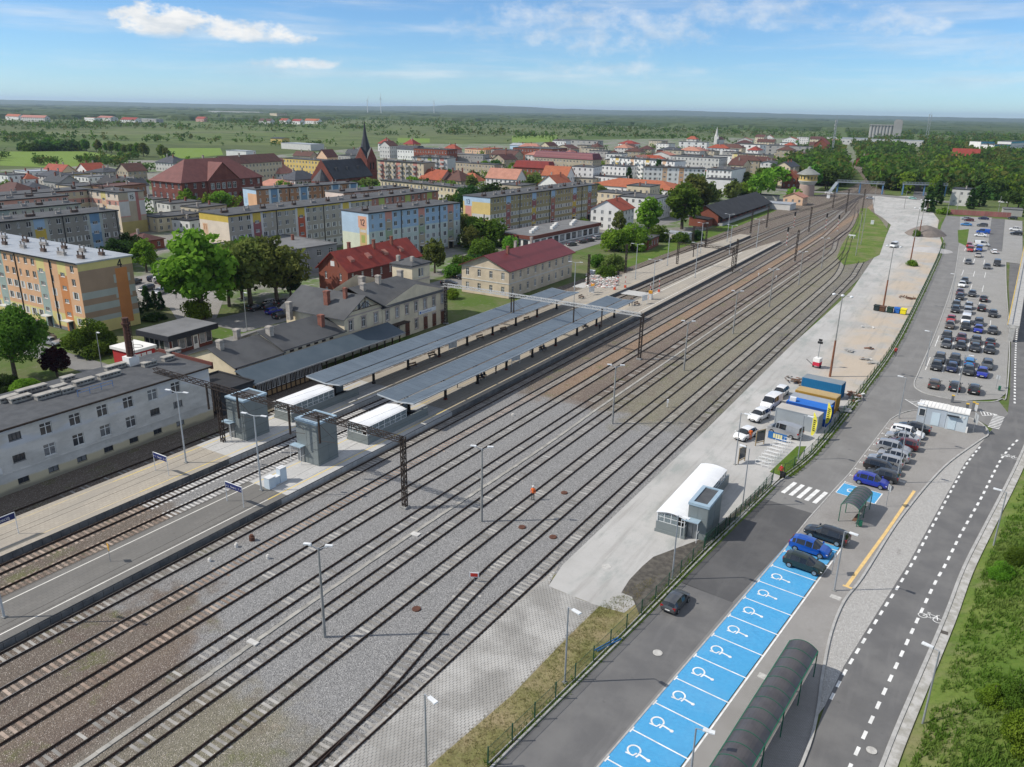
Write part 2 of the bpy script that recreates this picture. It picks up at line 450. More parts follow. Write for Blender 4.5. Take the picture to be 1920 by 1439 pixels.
def concrete_yard_material():
 m,g,b=new_mat('yard_concrete')
 p=g.pos();x,y,z=g.sep(p)
 n1=g.noise(p,0.09,6.0,0.6);n2=g.noise(g.scale(p,(1.0,0.35,1.0)),0.35,6.0,0.65);n3=g.noise(p,2.6,5.0,0.7)
 c=g.mix(g.step(n1,0.3,0.7),(0.36,0.352,0.335),(0.45,0.442,0.425))
 c=g.mix(g.math('MULTIPLY',g.step(n2,0.48,0.68),0.75),c,(0.27,0.292,0.275))
 # sandy bare spots by the fence further up
 sand=g.math('MULTIPLY',g.step(g.noise(p,0.09,6.0,0.65),0.36,0.56),g.math('MULTIPLY',g.step(x,-27.0,-20.0),g.step(y,125.0,150.0)))
 c=g.mix(g.math('MULTIPLY',sand,0.8),c,(0.44,0.36,0.27))
 ruts=g.math('MULTIPLY',g.step(g.noise(g.scale(p,(1.0,0.07,1.0)),0.9,5.0,0.6),0.52,0.7),0.5)
 c=g.mix(ruts,c,(0.27,0.26,0.24))
 c=g.mix(g.math('MULTIPLY',g.step(n3,0.56,0.72),0.4),c,(0.30,0.29,0.27))
 c=g.mix(g.math('MULTIPLY',g.step(g.noise(p,0.5,5.0,0.7),0.66,0.72),0.6),c,(0.24,0.235,0.225))
 g.put(b.inputs['Base Color'],c);b.inputs['Roughness'].default_value=0.9;b.inputs['Specular IOR Level'].default_value=0.2
 g.put(b.inputs['Normal'],g.bump(n3,0.3,0.03))
 return m
def brick_paving(name,c1,c2,mortar,bw,bh,ang,moff=0.02,mort=0.03,dirt=(.16,.15,.14)):
 """small pavers, too small to tell apart one by one"""
 m,g,b=new_mat(name)
 p=g.pos()
 mp=g.n('ShaderNodeMapping');mp.inputs['Rotation'].default_value=(0,0,ang);g.put(mp.inputs['Vector'],p)
 br=g.n('ShaderNodeTexBrick');g.put(br.inputs['Vector'],mp.outputs[0])
 br.inputs['Color1'].default_value=(*c1,1);br.inputs['Color2'].default_value=(*c2,1);br.inputs['Mortar'].default_value=(*mortar,1)
 br.inputs['Scale'].default_value=1.0;br.inputs['Brick Width'].default_value=bw;br.inputs['Row Height'].default_value=bh
 br.inputs['Mortar Size'].default_value=mort*0.5;br.inputs['Mortar Smooth'].default_value=0.2
 n1=g.noise(p,0.22,5.0,0.65)
 c=g.mix(g.math('MULTIPLY',g.step(n1,0.4,0.7),0.35),br.outputs[0],mortar)
 c=g.mix(g.math('MULTIPLY',g.step(g.noise(p,1.2,5.0,0.7),0.6,0.75),0.22),c,shade(c1,1.35))
 c=g.mix(g.math('MULTIPLY',g.step(g.noise(p,0.6,6.0,0.7),0.56,0.78),0.45),c,dirt)
 g.put(b.inputs['Base Color'],c);b.inputs['Roughness'].default_value=0.85;b.inputs['Specular IOR Level'].default_value=0.25
 g.put(b.inputs['Normal'],g.bump(br.outputs['Fac'],-0.4,0.02))
 return m
def grass_material(name,a,bcol,dry,amount=0.5):
 m,g,b=new_mat(name)
 p=g.pos()
 c=g.mix(g.step(g.noise(p,0.25,6.0,0.65),0.35,0.65),a,bcol)
 c=g.mix(g.math('MULTIPLY',g.step(g.noise(p,0.14,5.0,0.65),0.62-0.3*amount,0.8-0.2*amount),amount),c,dry)
 c=g.mix(g.math('MULTIPLY',g.step(g.noise(p,2.4,4.0,0.7),0.48,0.7),0.5),c,shade(a,0.5))
 g.put(b.inputs['Base Color'],c);b.inputs['Roughness'].default_value=0.95;b.inputs['Specular IOR Level'].default_value=0.1
 g.put(b.inputs['Normal'],g.bump(g.noise(p,5.0,5.0,0.7),0.8,0.12))
 return m
LAND=earth_material();BALLAST=ballast_material();YARD=concrete_yard_material()
ASPH=asphalt_material('asphalt',(0.115,0.114,0.115),(0.155,0.153,0.15))
ASPH_OLD=asphalt_material('asphalt_worn',(0.165,0.162,0.157),(0.20,0.197,0.19))
ASPH_NEW=asphalt_material('asphalt_dark',(0.078,0.078,0.08),(0.105,0.104,0.104))
BLUEPAVE=brick_paving('blue_pavers',(0.014,0.235,0.50),(0.035,0.32,0.60),(0.14,0.36,0.58),0.2,0.1,R(6.5),mort=0.03,dirt=(0.03,0.16,0.36))
GREYPAVE=brick_paving('grey_pavers',(0.335,0.325,0.31),(0.30,0.29,0.275),(0.17,0.16,0.15),0.2,0.1,R(6.5),mort=0.028)
LOTPAVE=brick_paving('lot_pavers',(0.33,0.325,0.31),(0.30,0.295,0.28),(0.20,0.195,0.185),0.2,0.1,R(6.5),mort=0.02)
KERB=mat('kerb_concrete',(0.42,0.415,0.40),(0.33,0.325,0.31),1.5,0.85,bump=0.15)
WHITEPAINT=mat('white_road_paint',(0.78,0.78,0.76),(0.60,0.60,0.58),1.3,0.7)
YELLOWPAINT=mat('yellow_road_paint',(0.72,0.50,0.20),(0.60,0.42,0.18),1.3,0.7)
GRASS=grass_material('grass_green',(0.075,0.135,0.022),(0.105,0.155,0.03),(0.20,0.165,0.075),0.4)
GRASS_BANK=grass_material('grass_bank',(0.085,0.145,0.025),(0.14,0.185,0.045),(0.23,0.195,0.12),0.6)
DRYGRASS=grass_material('grass_dry',(0.30,0.245,0.145),(0.20,0.19,0.08),(0.10,0.125,0.03),0.6)
SOIL=mat('dark_soil',(0.06,0.055,0.048),(0.11,0.10,0.085),1.5,0.95,bump=0.6)
GRAVEL_GREY=mat('grey_gravel',(0.22,0.21,0.195),(0.31,0.30,0.285),0.6,0.95,bump=0.6,bscale=6)
# ------------------------------------------------------------------ the wide land
def make_land():
 b=MB();rings=[0,150,400,900,2000,4500,9000,16000,26000]
 n=48
 vs=[(0,0,-0.08)]
 for r in rings[1:]:
  for i in range(n):
   t=2*math.pi*i/n
   vs.append((r*math.sin(t),r*math.cos(t),-0.08))
 fs=[(0,1+(i+1)%n,1+i)for i in range(n)]
 for k in range(len(rings)-2):
  for i in range(n):
   a,c=1+k*n,1+(k+1)*n
   fs.append((a+i,a+(i+1)%n,c+(i+1)%n,c+i))
 b.add(vs,fs)
 structure(b.build('ground',LAND))
make_land()
# railway bed
structure(sheet('railway_bed',[(-96,-30),(-31.2,-30),(-31.2,250),(-36,330),(-50,470),(-62,530),(-76,640),(-102,760),(-140,900),(-152,900),(-114,760),(-90,640),(-86,540),(-98,470),(-93,330),(-96,180)],0.0,BALLAST))
# ------------------------------------------------------------------ railway tracks
RAIL=mat('rail_rust',(0.035,0.024,0.019),(0.055,0.034,0.025),2.0,0.6,0.3)
RAILTOP=mat('rail_polished',(0.30,0.29,0.28),(0.22,0.21,0.20),3.0,0.35,0.7)
SLEEPER=mat('sleeper_concrete',(0.33,0.32,0.298),(0.20,0.188,0.17),0.5,0.9,bump=0.2,rnd=0.3)
SLEEPER_NEW=mat('sleeper_concrete_new',(0.52,0.51,0.49),(0.44,0.43,0.41),0.5,0.9,bump=0.15,rnd=0.12)
SLEEPER_WARM=mat('sleeper_rusty',(0.34,0.275,0.225),(0.21,0.155,0.12),0.5,0.9,bump=0.2,rnd=0.3)
PLATE=mat('sleeper_plate',(0.06,0.045,0.035),None,4.0,0.7,0.4)
def sleeper_mesh(name,m):
 b=MB()
 prof=[(-1.3,-.13,.004,.30),(-0.95,-.13,.006,.28),(-0.6,-.13,.03,.25),(0.6,-.13,.03,.25),(0.95,-.13,.006,.28),(1.3,-.13,.004,.30)]
 for i in range(len(prof)-1):
  (x0,b0,t0,w0),(x1,b1,t1,w1)=prof[i],prof[i+1]
  b.quad((x0,-w0/2,t0),(x1,-w1/2,t1),(x1,w1/2,t1),(x0,w0/2,t0))
  b.quad((x0,-w0/2,b0),(x1,-w1/2,b1),(x1,-w1/2,t1),(x0,-w0/2,t0))
  b.quad((x1,w1/2,b1),(x0,w0/2,b0),(x0,w0/2,t0),(x1,w1/2,t1))
 for s in(-1,1):
  b.quad(*[(s*1.3,y,z)for y,z in((-.15,-.13),(.15,-.13),(.15,.004),(-.15,.004))][::s])
  b.box(s*.75-.15,s*.75+.15,-.09,.09,.036,.06,1)
 return b.mesh(name,[m,PLATE])
SL_MESH={k:sleeper_mesh('sleeper',m)for k,m in(('old',SLEEPER),('new',SLEEPER_NEW),('warm',SLEEPER_WARM))}
def path_point(pts,s):
 for i in range(len(pts)-1):
  a,c=Vector(pts[i]),Vector(pts[i+1]);l=(c-a).length
  if s<=l or i==len(pts)-2:
   d=(c-a).normalized();return a+d*s,d
  s-=l
def rail_mesh(pts,off,b):
 """T-shaped rail swept along an offset polyline"""
 P=[Vector(p)for p in pts];L=[]
 for i,p in enumerate(P):
  d=(P[min(i+1,len(P)-1)]-P[max(i-1,0)]).normalized();n=Vector((d.y,-d.x));L.append((p+n*off,n))
 prof=[(-.075,.04),(-.07,.06),(-.022,.085),(-.022,.15),(-.038,.16),(-.036,.192),(.036,.192),(.038,.16),(.022,.15),(.022,.085),(.07,.06),(.075,.04)]
 k=len(prof);vs=[]
 for p,n in L:
  vs+=[(p.x+n.x*a,p.y+n.y*a,z)for a,z in prof]
 fs=[];ms=[]
 for i in range(len(L)-1):
  for j in range(k-1):
   fs.append((i*k+j,i*k+j+1,(i+1)*k+j+1,(i+1)*k+j)[::-1]);ms.append(1 if j==5 else 0)
 o=len(b.v);b.v+=vs
 for f,m_ in zip(fs,ms):
  b.f.append(tuple(q+o for q in f));b.m.append(m_)
def track(pts,label,sleeper='old',shiny=False,y_single=105.0,spacing=0.62,skip=0.0,bury=0.0,s0=0.0):
 t=thing('railway_track',label,'track',(0,0,0),group='tracks of the station yard')
 for off in(-.75,.75):
  b=MB();rail_mesh(pts,off,b)
  b.build('rail',[RAIL,RAILTOP if shiny else RAIL],t)
 tot=sum((Vector(pts[i+1])-Vector(pts[i])).length for i in range(len(pts)-1))
 rest=MB();s=s0;rng=random.Random(len(label));cnt=0
 while s<tot:
  p,d=path_point(pts,s);a=math.atan2(-d.x,d.y)
  kind=sleeper(p.y)if callable(sleeper)else sleeper
  if rng.random()>skip:
   dz=-.004-bury*.8*rng.random()
   if p.y<y_single and cnt<298:
    o=link('sleeper',SL_MESH[kind],t,(p.x,p.y,dz),a+rng.uniform(-.02,.02));cnt+=1
   elif p.y<420:
    n=Vector((d.y,-d.x));e=d*.13
    q=[p-n*.72-e,p+n*.72-e,p+n*.72+e,p-n*.72+e]
    rest.prism([(v.x,v.y)for v in q],-.1,.02+dz,0,False)
  s+=spacing
 if rest.f:
  r=rest.build('sleepers',SL_MESH['old'].materials[0],t);r['kind']='stuff'
 return t
def straight(x,y0,y1,tail=()):
 return[(x,y0),(x,y1)]+list(tail)
fresh_q=lambda y:'new' if 47<y<92 else('warm' if y<=47 else 'old')
N_END=[(-66,470),(-74,560),(-92,700),(-125,890)]
track(straight(-88.2,-10,250,[(-88.4,300),(-86.5,360),(-80,440),(-77,520),(-90,690),(-123,890)]),'dark track along the weathered rail building, left of the first platform','old',bury=.06,skip=.1)
track(straight(-77.95,10,300,[(-77.2,340),(-73.5,430),(-74.5,520),(-87.5,690),(-120,890)]),'track between the platforms, beside the left platform',fresh_q,spacing=.6)
track(straight(-73.7,10,300,[(-73.2,340),(-70,430),(-71.5,520),(-84.5,690),(-117,890)]),'track between the platforms, beside the right platform',fresh_q,spacing=.6)
track(straight(-64.1,5,215,[(-65.3,296),(-67.2,349),(-68.4,406),(-71.3,505)]),'polished track right beside the outer platform edge','old',True,bury=.02)
track(straight(-59.62,5,215,[(-60.7,296),(-62.5,357),(-64.2,388),(-65.8,408),(-71.0,508)]),'second track out from the platform edge','warm',True,bury=.02)
track(straight(-55.2,5,210,[(-55.7,271),(-56.6,324),(-61,391),(-63,415),(-68.5,475)]),'third track out from the platform, under the gantry post',lambda y:'warm' if y<42 else 'old',bury=.02)
track(straight(-50.35,8,205,[(-51,257),(-51,289),(-51.3,318),(-52.0,340)]),'track left of the pale cable duct','old',bury=.045,skip=.12)
track(straight(-46.05,10,205,smoothline([(-46.3,239),(-46.5,270),(-47.1,289),(-49.2,305),(-51.2,321),(-52.5,357),(-58,405),(-63.5,440)],4)),'track right of the pale cable duct','old',bury=.035)
track(straight(-41.4,15,200,[(-41.5,240),(-41.6,260),(-42.0,276),(-43.6,296)]),'track the worker in the orange vest stands on','old',bury=.025)
track([(-34.75,20),(-34.6,30)]+smoothline([(-34.6,30),(-35.1,38),(-36.3,48),(-37.05,58),(-37.05,66)],5)+[(-37.05,195)]+smoothline([(-37.1,215),(-37.7,246),(-41.6,279),(-45.2,308),(-46.9,321),(-49.5,352),(-54.5,395),(-60,425)],4),
      'track behind the red stop sign, joining the outermost one at a turnout','old',bury=.02)
track([(-33.7,16),(-33.3,36),(-33.0,60),(-32.95,128),(-32.8,200),(-33.3,245),(-35.2,272)],'outermost track beside the concrete yard','old',bury=.03)
# concrete cable duct running between two tracks, made of lids
DUCT=mat('duct_concrete',(0.36,0.345,0.31),(0.27,0.26,0.235),0.8,0.9,bump=0.2,rnd=0.12)
def cable_duct():
 t=thing('cable_duct','pale concrete cable duct lying between two tracks','duct',(-48.15,0,0))
 b=MB().box(-.2,.2,-.49,.49,0,.07).mesh('lid',DUCT)
 rng=random.Random(4);far=MB()
 for i in range(230):
  y=14+i
  if y<105:
   link('lid',b,t,(rng.uniform(-.03,.03)+(.25*math.sin(y*.09)),y,rng.uniform(0,.02)),rng.uniform(-.02,.02))
  else:
   far.box(-.2,.2,y-.49,y+.49,0,.07)
 o=far.build('far_lids',DUCT,t);o['kind']='stuff'
cable_duct()
# loose concrete slabs and rusty stones lying among the tracks
def debris(name,label,x,y,sx,sy,sz,m,rz=0.0,cat='slab',group=None):
 b=MB();n=7;rng=random.Random(int(x*91+y*7))
 poly=[(-sx/2,-sy/2),(sx/2,-sy/2),(sx/2,sy/2),(-sx/2,sy/2)]if cat=='slab' else[(sx/2*math.cos(2*math.pi*i/n)*rng.uniform(.7,1.1),sy/2*math.sin(2*math.pi*i/n)*rng.uniform(.7,1.1))for i in range(n)]
 b.prism(poly,0,sz)
 if cat=='stone':
  b.prism([(q[0]*.6+.03,q[1]*.55)for q in poly],sz,sz*1.4)
 return tag(b.build(name,m,None,(x,y,.0),rz),label,cat,group)
LIDGREY=mat('lid_grey',(0.55,0.54,0.51),(0.45,0.44,0.42),2.0,0.85)
RUSTSTONE=mat('rusty_cover',(0.12,0.05,0.03),(0.08,0.035,0.025),3.0,0.9,bump=.4)
WHITESTONE=mat('white_chalk',(0.66,0.64,0.60),(0.50,0.48,0.45),3.0,0.9,bump=.4)
debris('manhole_slab','pale square slab beside the cable duct, left of the middle lamp',*(-47.96,59.13),.95,.7,.12,LIDGREY,R(4))
debris('duct_slab','pale long slab on the cable duct near the bottom left',*(-48.30,36.95),1.1,.5,.14,LIDGREY,R(2))
for i,(p,l)in enumerate((((-39.01,66.89),'rusty round drain cover left of the middle tracks'),((-35.08,66.91),'rusty drain cover between two tracks by the yard'),((-39.00,76.88),'rusty drain cover right of the worker'),
  ((-39.44,48.48),'rusty drain cover left of the red stop sign'))):
 b=MB().lathe([(.42,0),(.42,.1),(.36,.13),(.0,.13)],12)
 tag(b.build('drain_cover',RUSTSTONE,None,(*p,0)),l,'drain cover','drain covers among the tracks')
debris('brown_stone','reddish boulder by the second track, lower left',*(-61.85,48.61),.8,.6,.5,RUSTSTONE,cat='stone')
debris('chalk_stone','white lump beside the reddish boulder',*(-62.14,46.80),.45,.4,.35,WHITESTONE,cat='stone')
debris('chalk_stone','white lump in the brown ballast below the outer platform',*(-62.16,43.44),.45,.4,.3,WHITESTONE,cat='stone')
debris('chalk_stone','white lump on grey ballast near the third track',*(-57.62,47.01),.5,.4,.35,WHITESTONE,cat='stone')
debris('chalk_stone','white lump in the grey ballast below the second canopy',*(-57.72,95.41),.6,.45,.2,WHITESTONE,cat='stone')
# small white point-indicator lanterns
def lantern(p,label,h=.9):
 t=thing('track_indicator',label,'indicator',(*p,0),R(20),'white indicators between the tracks')
 MB().box(-.16,.16,-.16,.16,0,.12).build('base',DUCT,t)
 MB().tube((0,0,.12),(0,0,h*.6),.05).build('post',WHITEMETAL,t)
 MB().prism([(-.14,-.14),(.14,-.14),(.14,.14),(-.14,.14)],h*.6,h).build('head',WHITEMETAL,t)
WHITEMETAL=mat('white_metal',(0.74,0.75,0.75),(0.66,0.67,0.67),1.5,0.45,0.1)
lantern((-39.28,112.03),'white indicator post left of the outermost siding, nearest the camera',1.3)
lantern((-56.01,227.46),'left of the two far white indicators between the through tracks',1.0)
lantern((-50.82,226.62),'right of the two far white indicators between the through tracks',1.0)
lantern((-61.83,229.96),'far white indicator just right of the outer platform',1.0)
def stop_sign():
 p=(-37.51,55.16)
 t=thing('stop_board','red board with white border on a short post between rails','sign',(*p,0),R(26))
 MB().tube((0,0,0),(0,.03,.62),.035).build('post',STEEL,t)
 MB().box(-.48,.48,-.03,.03,.5,1.05).build('board',WHITEMETAL,t)
 MB().box(-.36,.36,-.045,-.032,.59,.96).build('red_panel',mat('stop_red',(0.55,0.045,0.03),None,3,.5),t)
STEEL=mat('galvanised_steel',(0.42,0.43,0.44),(0.34,0.35,0.36),1.2,0.5,0.5)
stop_sign()
# ------------------------------------------------------------------ platforms
def platform_material(name,a,c,joint):
 m,g,b=new_mat(name)
 p=g.pos()
 br=g.n('ShaderNodeTexBrick');g.put(br.inputs['Vector'],p)
 mp=g.n('ShaderNodeMapping');mp.inputs['Rotation'].default_value=(0,0,R(90));g.put(mp.inputs['Vector'],p);g.put(br.inputs['Vector'],mp.outputs[0])
 br.inputs['Color1'].default_value=(*a,1);br.inputs['Color2'].default_value=(*shade(a,.88),1);br.inputs['Mortar'].default_value=(*joint,1)
 br.inputs['Scale'].default_value=1.0;br.inputs['Brick Width'].default_value=0.5;br.inputs['Row Height'].default_value=0.5
 br.inputs['Mortar Size'].default_value=0.012
 v=g.mix(g.step(g.noise(g.scale(p,(1.0,0.3,1.0)),0.4,6.0,0.65),0.35,0.7),br.outputs[0],c)
 v=g.mix(g.math('MULTIPLY',g.step(g.noise(p,1.1,5.0,0.7),0.58,0.72),0.35),v,shade(c,.6))
 g.put(b.inputs['Base Color'],v);b.inputs['Roughness'].default_value=0.9;b.inputs['Specular IOR Level'].default_value=0.2
 return m
PLAT_A=platform_material('platform_tan',(0.40,0.36,0.30),(0.31,0.285,0.245),(0.20,0.18,0.15))
PLAT_B=platform_material('platform_grey',(0.185,0.178,0.165),(0.15,0.145,0.135),(0.10,0.095,0.09))
PLAT_N=platform_material('platform_new',(0.50,0.495,0.48),(0.43,0.425,0.41),(0.30,0.295,0.28))
PLATWALL=mat('platform_wall',(0.085,0.088,0.092),(0.14,0.14,0.138),0.7,0.9,bump=.3)
PLATWALL_N=mat('platform_wall_new',(0.42,0.42,0.41),(0.34,0.34,0.33),0.7,0.9)
PZ=0.76
def platform(name,label,outline,zones,walls):
 t=thing(name,label,'platform')
 b=MB();o=outline if area2(outline)>0 else outline[::-1]
 b.prism(o,-.05,PZ-.01)
 b.build('platform_body',PLATWALL,t)
 for poly,m in zones:
  pp=poly if area2(poly)>0 else poly[::-1]
  MB().prism(pp,PZ-.02,PZ).build('paving',m,t)
 for x,y0,y1,m in walls:# edge wall made of upright elements
  el=MB().box(-.06,.06,-.48,.48,0,PZ-.1).mesh('wall_element',m)
  y=y0
  while y<y1:
   link('wall_element',el,t,(x,y+.5,-.02));y+=1.0
 return t
p1=platform('station_platform','left station platform with tan paving and yellow edge lines',
 [(-86.3,-12),(-79.3,-12),(-79.3,303),(-83.5,303),(-88.6,188),(-88.6,170),(-86.3,165)],
 [([(-86.3,-12),(-79.3,-12),(-79.3,60.5),(-86.3,60.5)],PLAT_A),([(-86.3,60.5),(-79.3,60.5),(-79.3,93),(-86.3,93)],PLAT_N),
     ([(-86.3,93),(-79.3,93),(-79.3,303),(-83.5,303),(-88.6,188),(-88.6,170),(-86.3,165)],PLAT_A)],
 [(-79.26,18,60,PLATWALL),(-79.26,60,93,PLATWALL_N)])
p2=platform('station_platform','right station platform, dark grey paving, next to the open yard',
 [(-71.95,-12),(-65.35,-12),(-65.35,165),(-66.0,294),(-67,297),(-71.3,262),(-71.95,180)],
 [([(-71.95,-12),(-65.35,-12),(-65.35,57),(-71.95,57)],PLAT_B),([(-71.95,57),(-65.35,57),(-65.35,90),(-71.95,90)],PLAT_N),
     ([(-71.95,90),(-65.35,90),(-65.35,165),(-66.0,294),(-67,297),(-71.3,262),(-71.95,180)],PLAT_A)],
 [(-65.30,12,56,PLATWALL),(-65.30,56,90,PLATWALL_N),(-65.30,90,165,PLATWALL)])
def edge_line(par,x,y0,y1,m,w=.13):
 MB().box(x-w/2,x+w/2,y0,y1,PZ,PZ+.004).build('edge_line',m,par)
PYEL=mat('platform_yellow',(0.70,0.52,0.10),(0.62,0.47,0.16),0.6,0.7)
PYELOLD=mat('platform_yellow_worn',(0.55,0.44,0.24),(0.46,0.39,0.27),0.6,0.7)
PWHITE=mat('platform_white',(0.72,0.70,0.64),(0.60,0.58,0.53),0.6,0.7)
edge_line(p1,-80.3,-10,48,PYELOLD);edge_line(p1,-80.3,48,92,PYEL);edge_line(p1,-80.3,92,300,PYELOLD)
edge_line(p1,-85.4,-10,48,PYELOLD);edge_line(p1,-85.4,48,92,PYEL)
edge_line(p2,-70.95,-10,57,PWHITE);edge_line(p2,-70.95,57,92,PYEL);edge_line(p2,-70.95,92,180,PYELOLD);edge_line(p2,-70.75,180,262,PWHITE,.18)
edge_line(p2,-66.4,-10,55,PWHITE);edge_line(p2,-66.4,55,90,PYEL,.17);edge_line(p2,-66.4,90,165,PYELOLD);edge_line(p2,-66.6,165,288,PWHITE,.18)
# foot crossing over the tracks between the platforms
MB().box(-79.3,-71.95,182.5,187.5,.1,.24).build('foot_crossing',PLAT_N)['kind']='structure'
MB().box(-93,-88.6,183,189,.0,.2).build('foot_path',PLAT_N)['kind']='structure'
# ------------------------------------------------------------------ platform canopies
CANOPY=mat('canopy_slate_blue',(0.105,0.135,0.165),(0.125,0.158,0.19),0.35,0.5,0.15,rnd=.05)
CANOPYEDGE=mat('canopy_edge',(0.42,0.46,0.49),None,1.0,0.5)
DARKSTEEL=mat('dark_steel',(0.022,0.021,0.022),(0.035,0.03,0.028),1.5,0.55,0.3)
BRICKPOST=mat('red_paint_post',(0.16,0.035,0.025),None,1.5,0.6)
GUTTER=mat('gutter_dark',(0.016,0.017,0.02),None,1,.6)
def canopy(x0,xm,x1,y0,y1,posts,label):
 t=thing('platform_canopy',label,'canopy',(xm,y0,PZ),group='platform canopies')
 zl,zm,zr=3.62,3.28,3.55
 w=1.32;y=0.0;n=int((y1-y0)/w)
 pl=MB().prism([(x0-xm,0),(-.17,0),(-.17,w-.03),(x0-xm,w-.03)],[zl-.05,zm-.05,zm-.05,zl-.05],[zl,zm,zm,zl]).mesh('roof_panel',[CANOPY])
 pr=MB().prism([(.17,0),(x1-xm,0),(x1-xm,w-.03),(.17,w-.03)],[zm-.05,zr-.05,zr-.05,zm-.05],[zm,zr,zr,zm]).mesh('roof_panel',[CANOPY])
 for i in range(n):
  link('roof_panel',pl,t,(0,i*w,0));link('roof_panel',pr,t,(0,i*w,0))
 L=n*w
 MB().box(-.16,.16,0,L,zm-.4,zm-.33).build('gutter',GUTTER,t)
 e=MB()
 e.box(x0-xm-.06,x0-xm,-.02,L,zl-.16,zl+.03);e.box(x1-xm,x1-xm+.06,-.02,L,zr-.16,zr+.03)
 for yy in(-.06,L):
  e.bar((x0-xm,yy,zl-.06),(0,yy,zm-.08),.08,.18);e.bar((x1-xm,yy,zr-.06),(0,yy,zm-.08),.08,.18)
 e.build('fascia',CANOPYEDGE,t)
 for py in posts:
  q=py-y0
  p=MB().box(-.16,.16,q-.16,q+.16,.25,zm-.12).build('post',DARKSTEEL,t)
  MB().box(-.22,.22,q-.22,q+.22,0,.25).build('post_base',BRICKPOST if int(py)%2 else DARKSTEEL,p)
  f=MB()
  for s,xe,ze in((-1,x0-xm+.5,zl),(1,x1-xm-.5,zr)):
   f.bar((s*.1,q,zm-.2),(xe,q,ze-.14),.1,.14)
   f.bar((s*.12,q,zm-.95),(s*1.2,q,zm-.12),.09,.09)
  f.build('bracket',DARKSTEEL,t)
 return t
canopy(-72.95,-69.1,-66.15,82.0,161.5,[84.5+9.05*i for i in range(9)],'slate blue butterfly roof over the right platform')
canopy(-87.3,-83.35,-80.2,82.0,161.5,[83.9+9.05*i for i in range(9)],'slate blue butterfly roof over the left platform')
# ------------------------------------------------------------------ lift towers, stair housings
LIFTGREY=mat('lift_cladding',(0.20,0.225,0.225),(0.185,0.21,0.21),0.8,0.5,0.1)
LIFTGREY2=mat('lift_cladding_side',(0.19,0.215,0.215),(0.175,0.20,0.20),0.8,0.5,0.1)
PALEBLUE=mat('pale_blue_metal',(0.36,0.47,0.55),(0.32,0.43,0.51),1.2,0.45,0.2)
ROOFDARK=mat('roof_felt_dark',(0.06,0.064,0.07),(0.08,0.084,0.09),0.8,0.85,bump=.1)
GLASSD=mat('dark_glass',(0.035,0.042,0.05),(0.05,0.06,0.07),0.5,0.12,0.0,spec=0.6)
def lift_tower(x0,x1,y0,y1,h,z0,label,doorside=-1):
 t=thing('lift_tower',label,'lift tower',((x0+x1)/2,(y0+y1)/2,z0),group='grey lift towers')
 w,d=(x1-x0)/2,(y1-y0)/2
 MB().box(-w,w,-d,d,0,h-.3).build('wall',LIFTGREY,t)
 # cladding sheets, standing just proud
 for i in range(2):
  for k in range(3):
   zz=.1+k*(h-.5)/3
   MB().box(-w+.05+i*w,-.05+i*w,-d-.02,-d,zz,zz+(h-.5)/3-.03).build('cladding_sheet',LIFTGREY,t)
   MB().box(w,w+.02,-d+.05+i*d,-.03+i*d,zz,zz+(h-.5)/3-.03).build('cladding_sheet',LIFTGREY2,t)
 r=MB()
 for a in((-w-.08,w+.08,-d-.08,-d+.45),(-w-.08,w+.08,d-.2,d+.08),(-w-.08,-w+.35,-d+.45,d-.2),(w-.35,w+.08,-d+.45,d-.2)):
  r.box(*a,h-.3,h)
 r.build('parapet',PALEBLUE,t)
 MB().box(-w+.35,w-.35,-d+.45,d-.2,h-.3,h-.12).build('roof',ROOFDARK,t)
 dr=MB().box(-w+.15,-w+1.25,-d-.12,-d-.03,.0,2.2).build('door',mat('lift_door',(0.30,0.32,0.33),None,1,.35,.5),t)
 MB().box(-w+.68,-w+.72,-d-.135,-d-.12,.05,2.15).build('door_gap',GUTTER,dr)
 fr=MB()
 for xx in(-w-.35,-w+1.45):
  fr.tube((xx,-d-.9,0),(xx,-d-.9,2.3),.04);fr.tube((xx,-d-.9,1.1),(xx,-d-.05,1.1),.03)
 fr.tube((-w-.35,-d-.9,2.3),(-w+1.45,-d-.9,2.3),.04)
 fr.build('door_rail',WHITEMETAL,t)
 MB().box(-w-.4,-w+1.5,-d-.95,-d,2.32,2.4).build('door_canopy',PALEBLUE,t)
lift_tower(-71.6,-67.9,64.8,68.3,5.85,PZ,'grey lift tower on the right platform')
lift_tower(-85.3,-81.8,65.2,69.2,5.85,PZ,'grey lift tower on the left platform, partly behind a gantry')
PLASTIC=mat('white_translucent_roof',(0.80,0.81,0.81),(0.72,0.73,0.735),0.5,0.35)
def glassy(name,c,alpha):
 if name in MATS:return MATS[name]
 m,g,b=new_mat(name)
 b.inputs['Base Color'].default_value=(*c,1);b.inputs['Roughness'].default_value=0.08
 b.inputs['Alpha'].default_value=alpha
 return m
CLEAR=glassy('clear_pane',(0.35,0.42,0.44),0.35)
SHADEDARK=mat('painted_shade',(0.05,0.052,0.055),None,1,.9)  # near-black colour standing for the shade inside openings
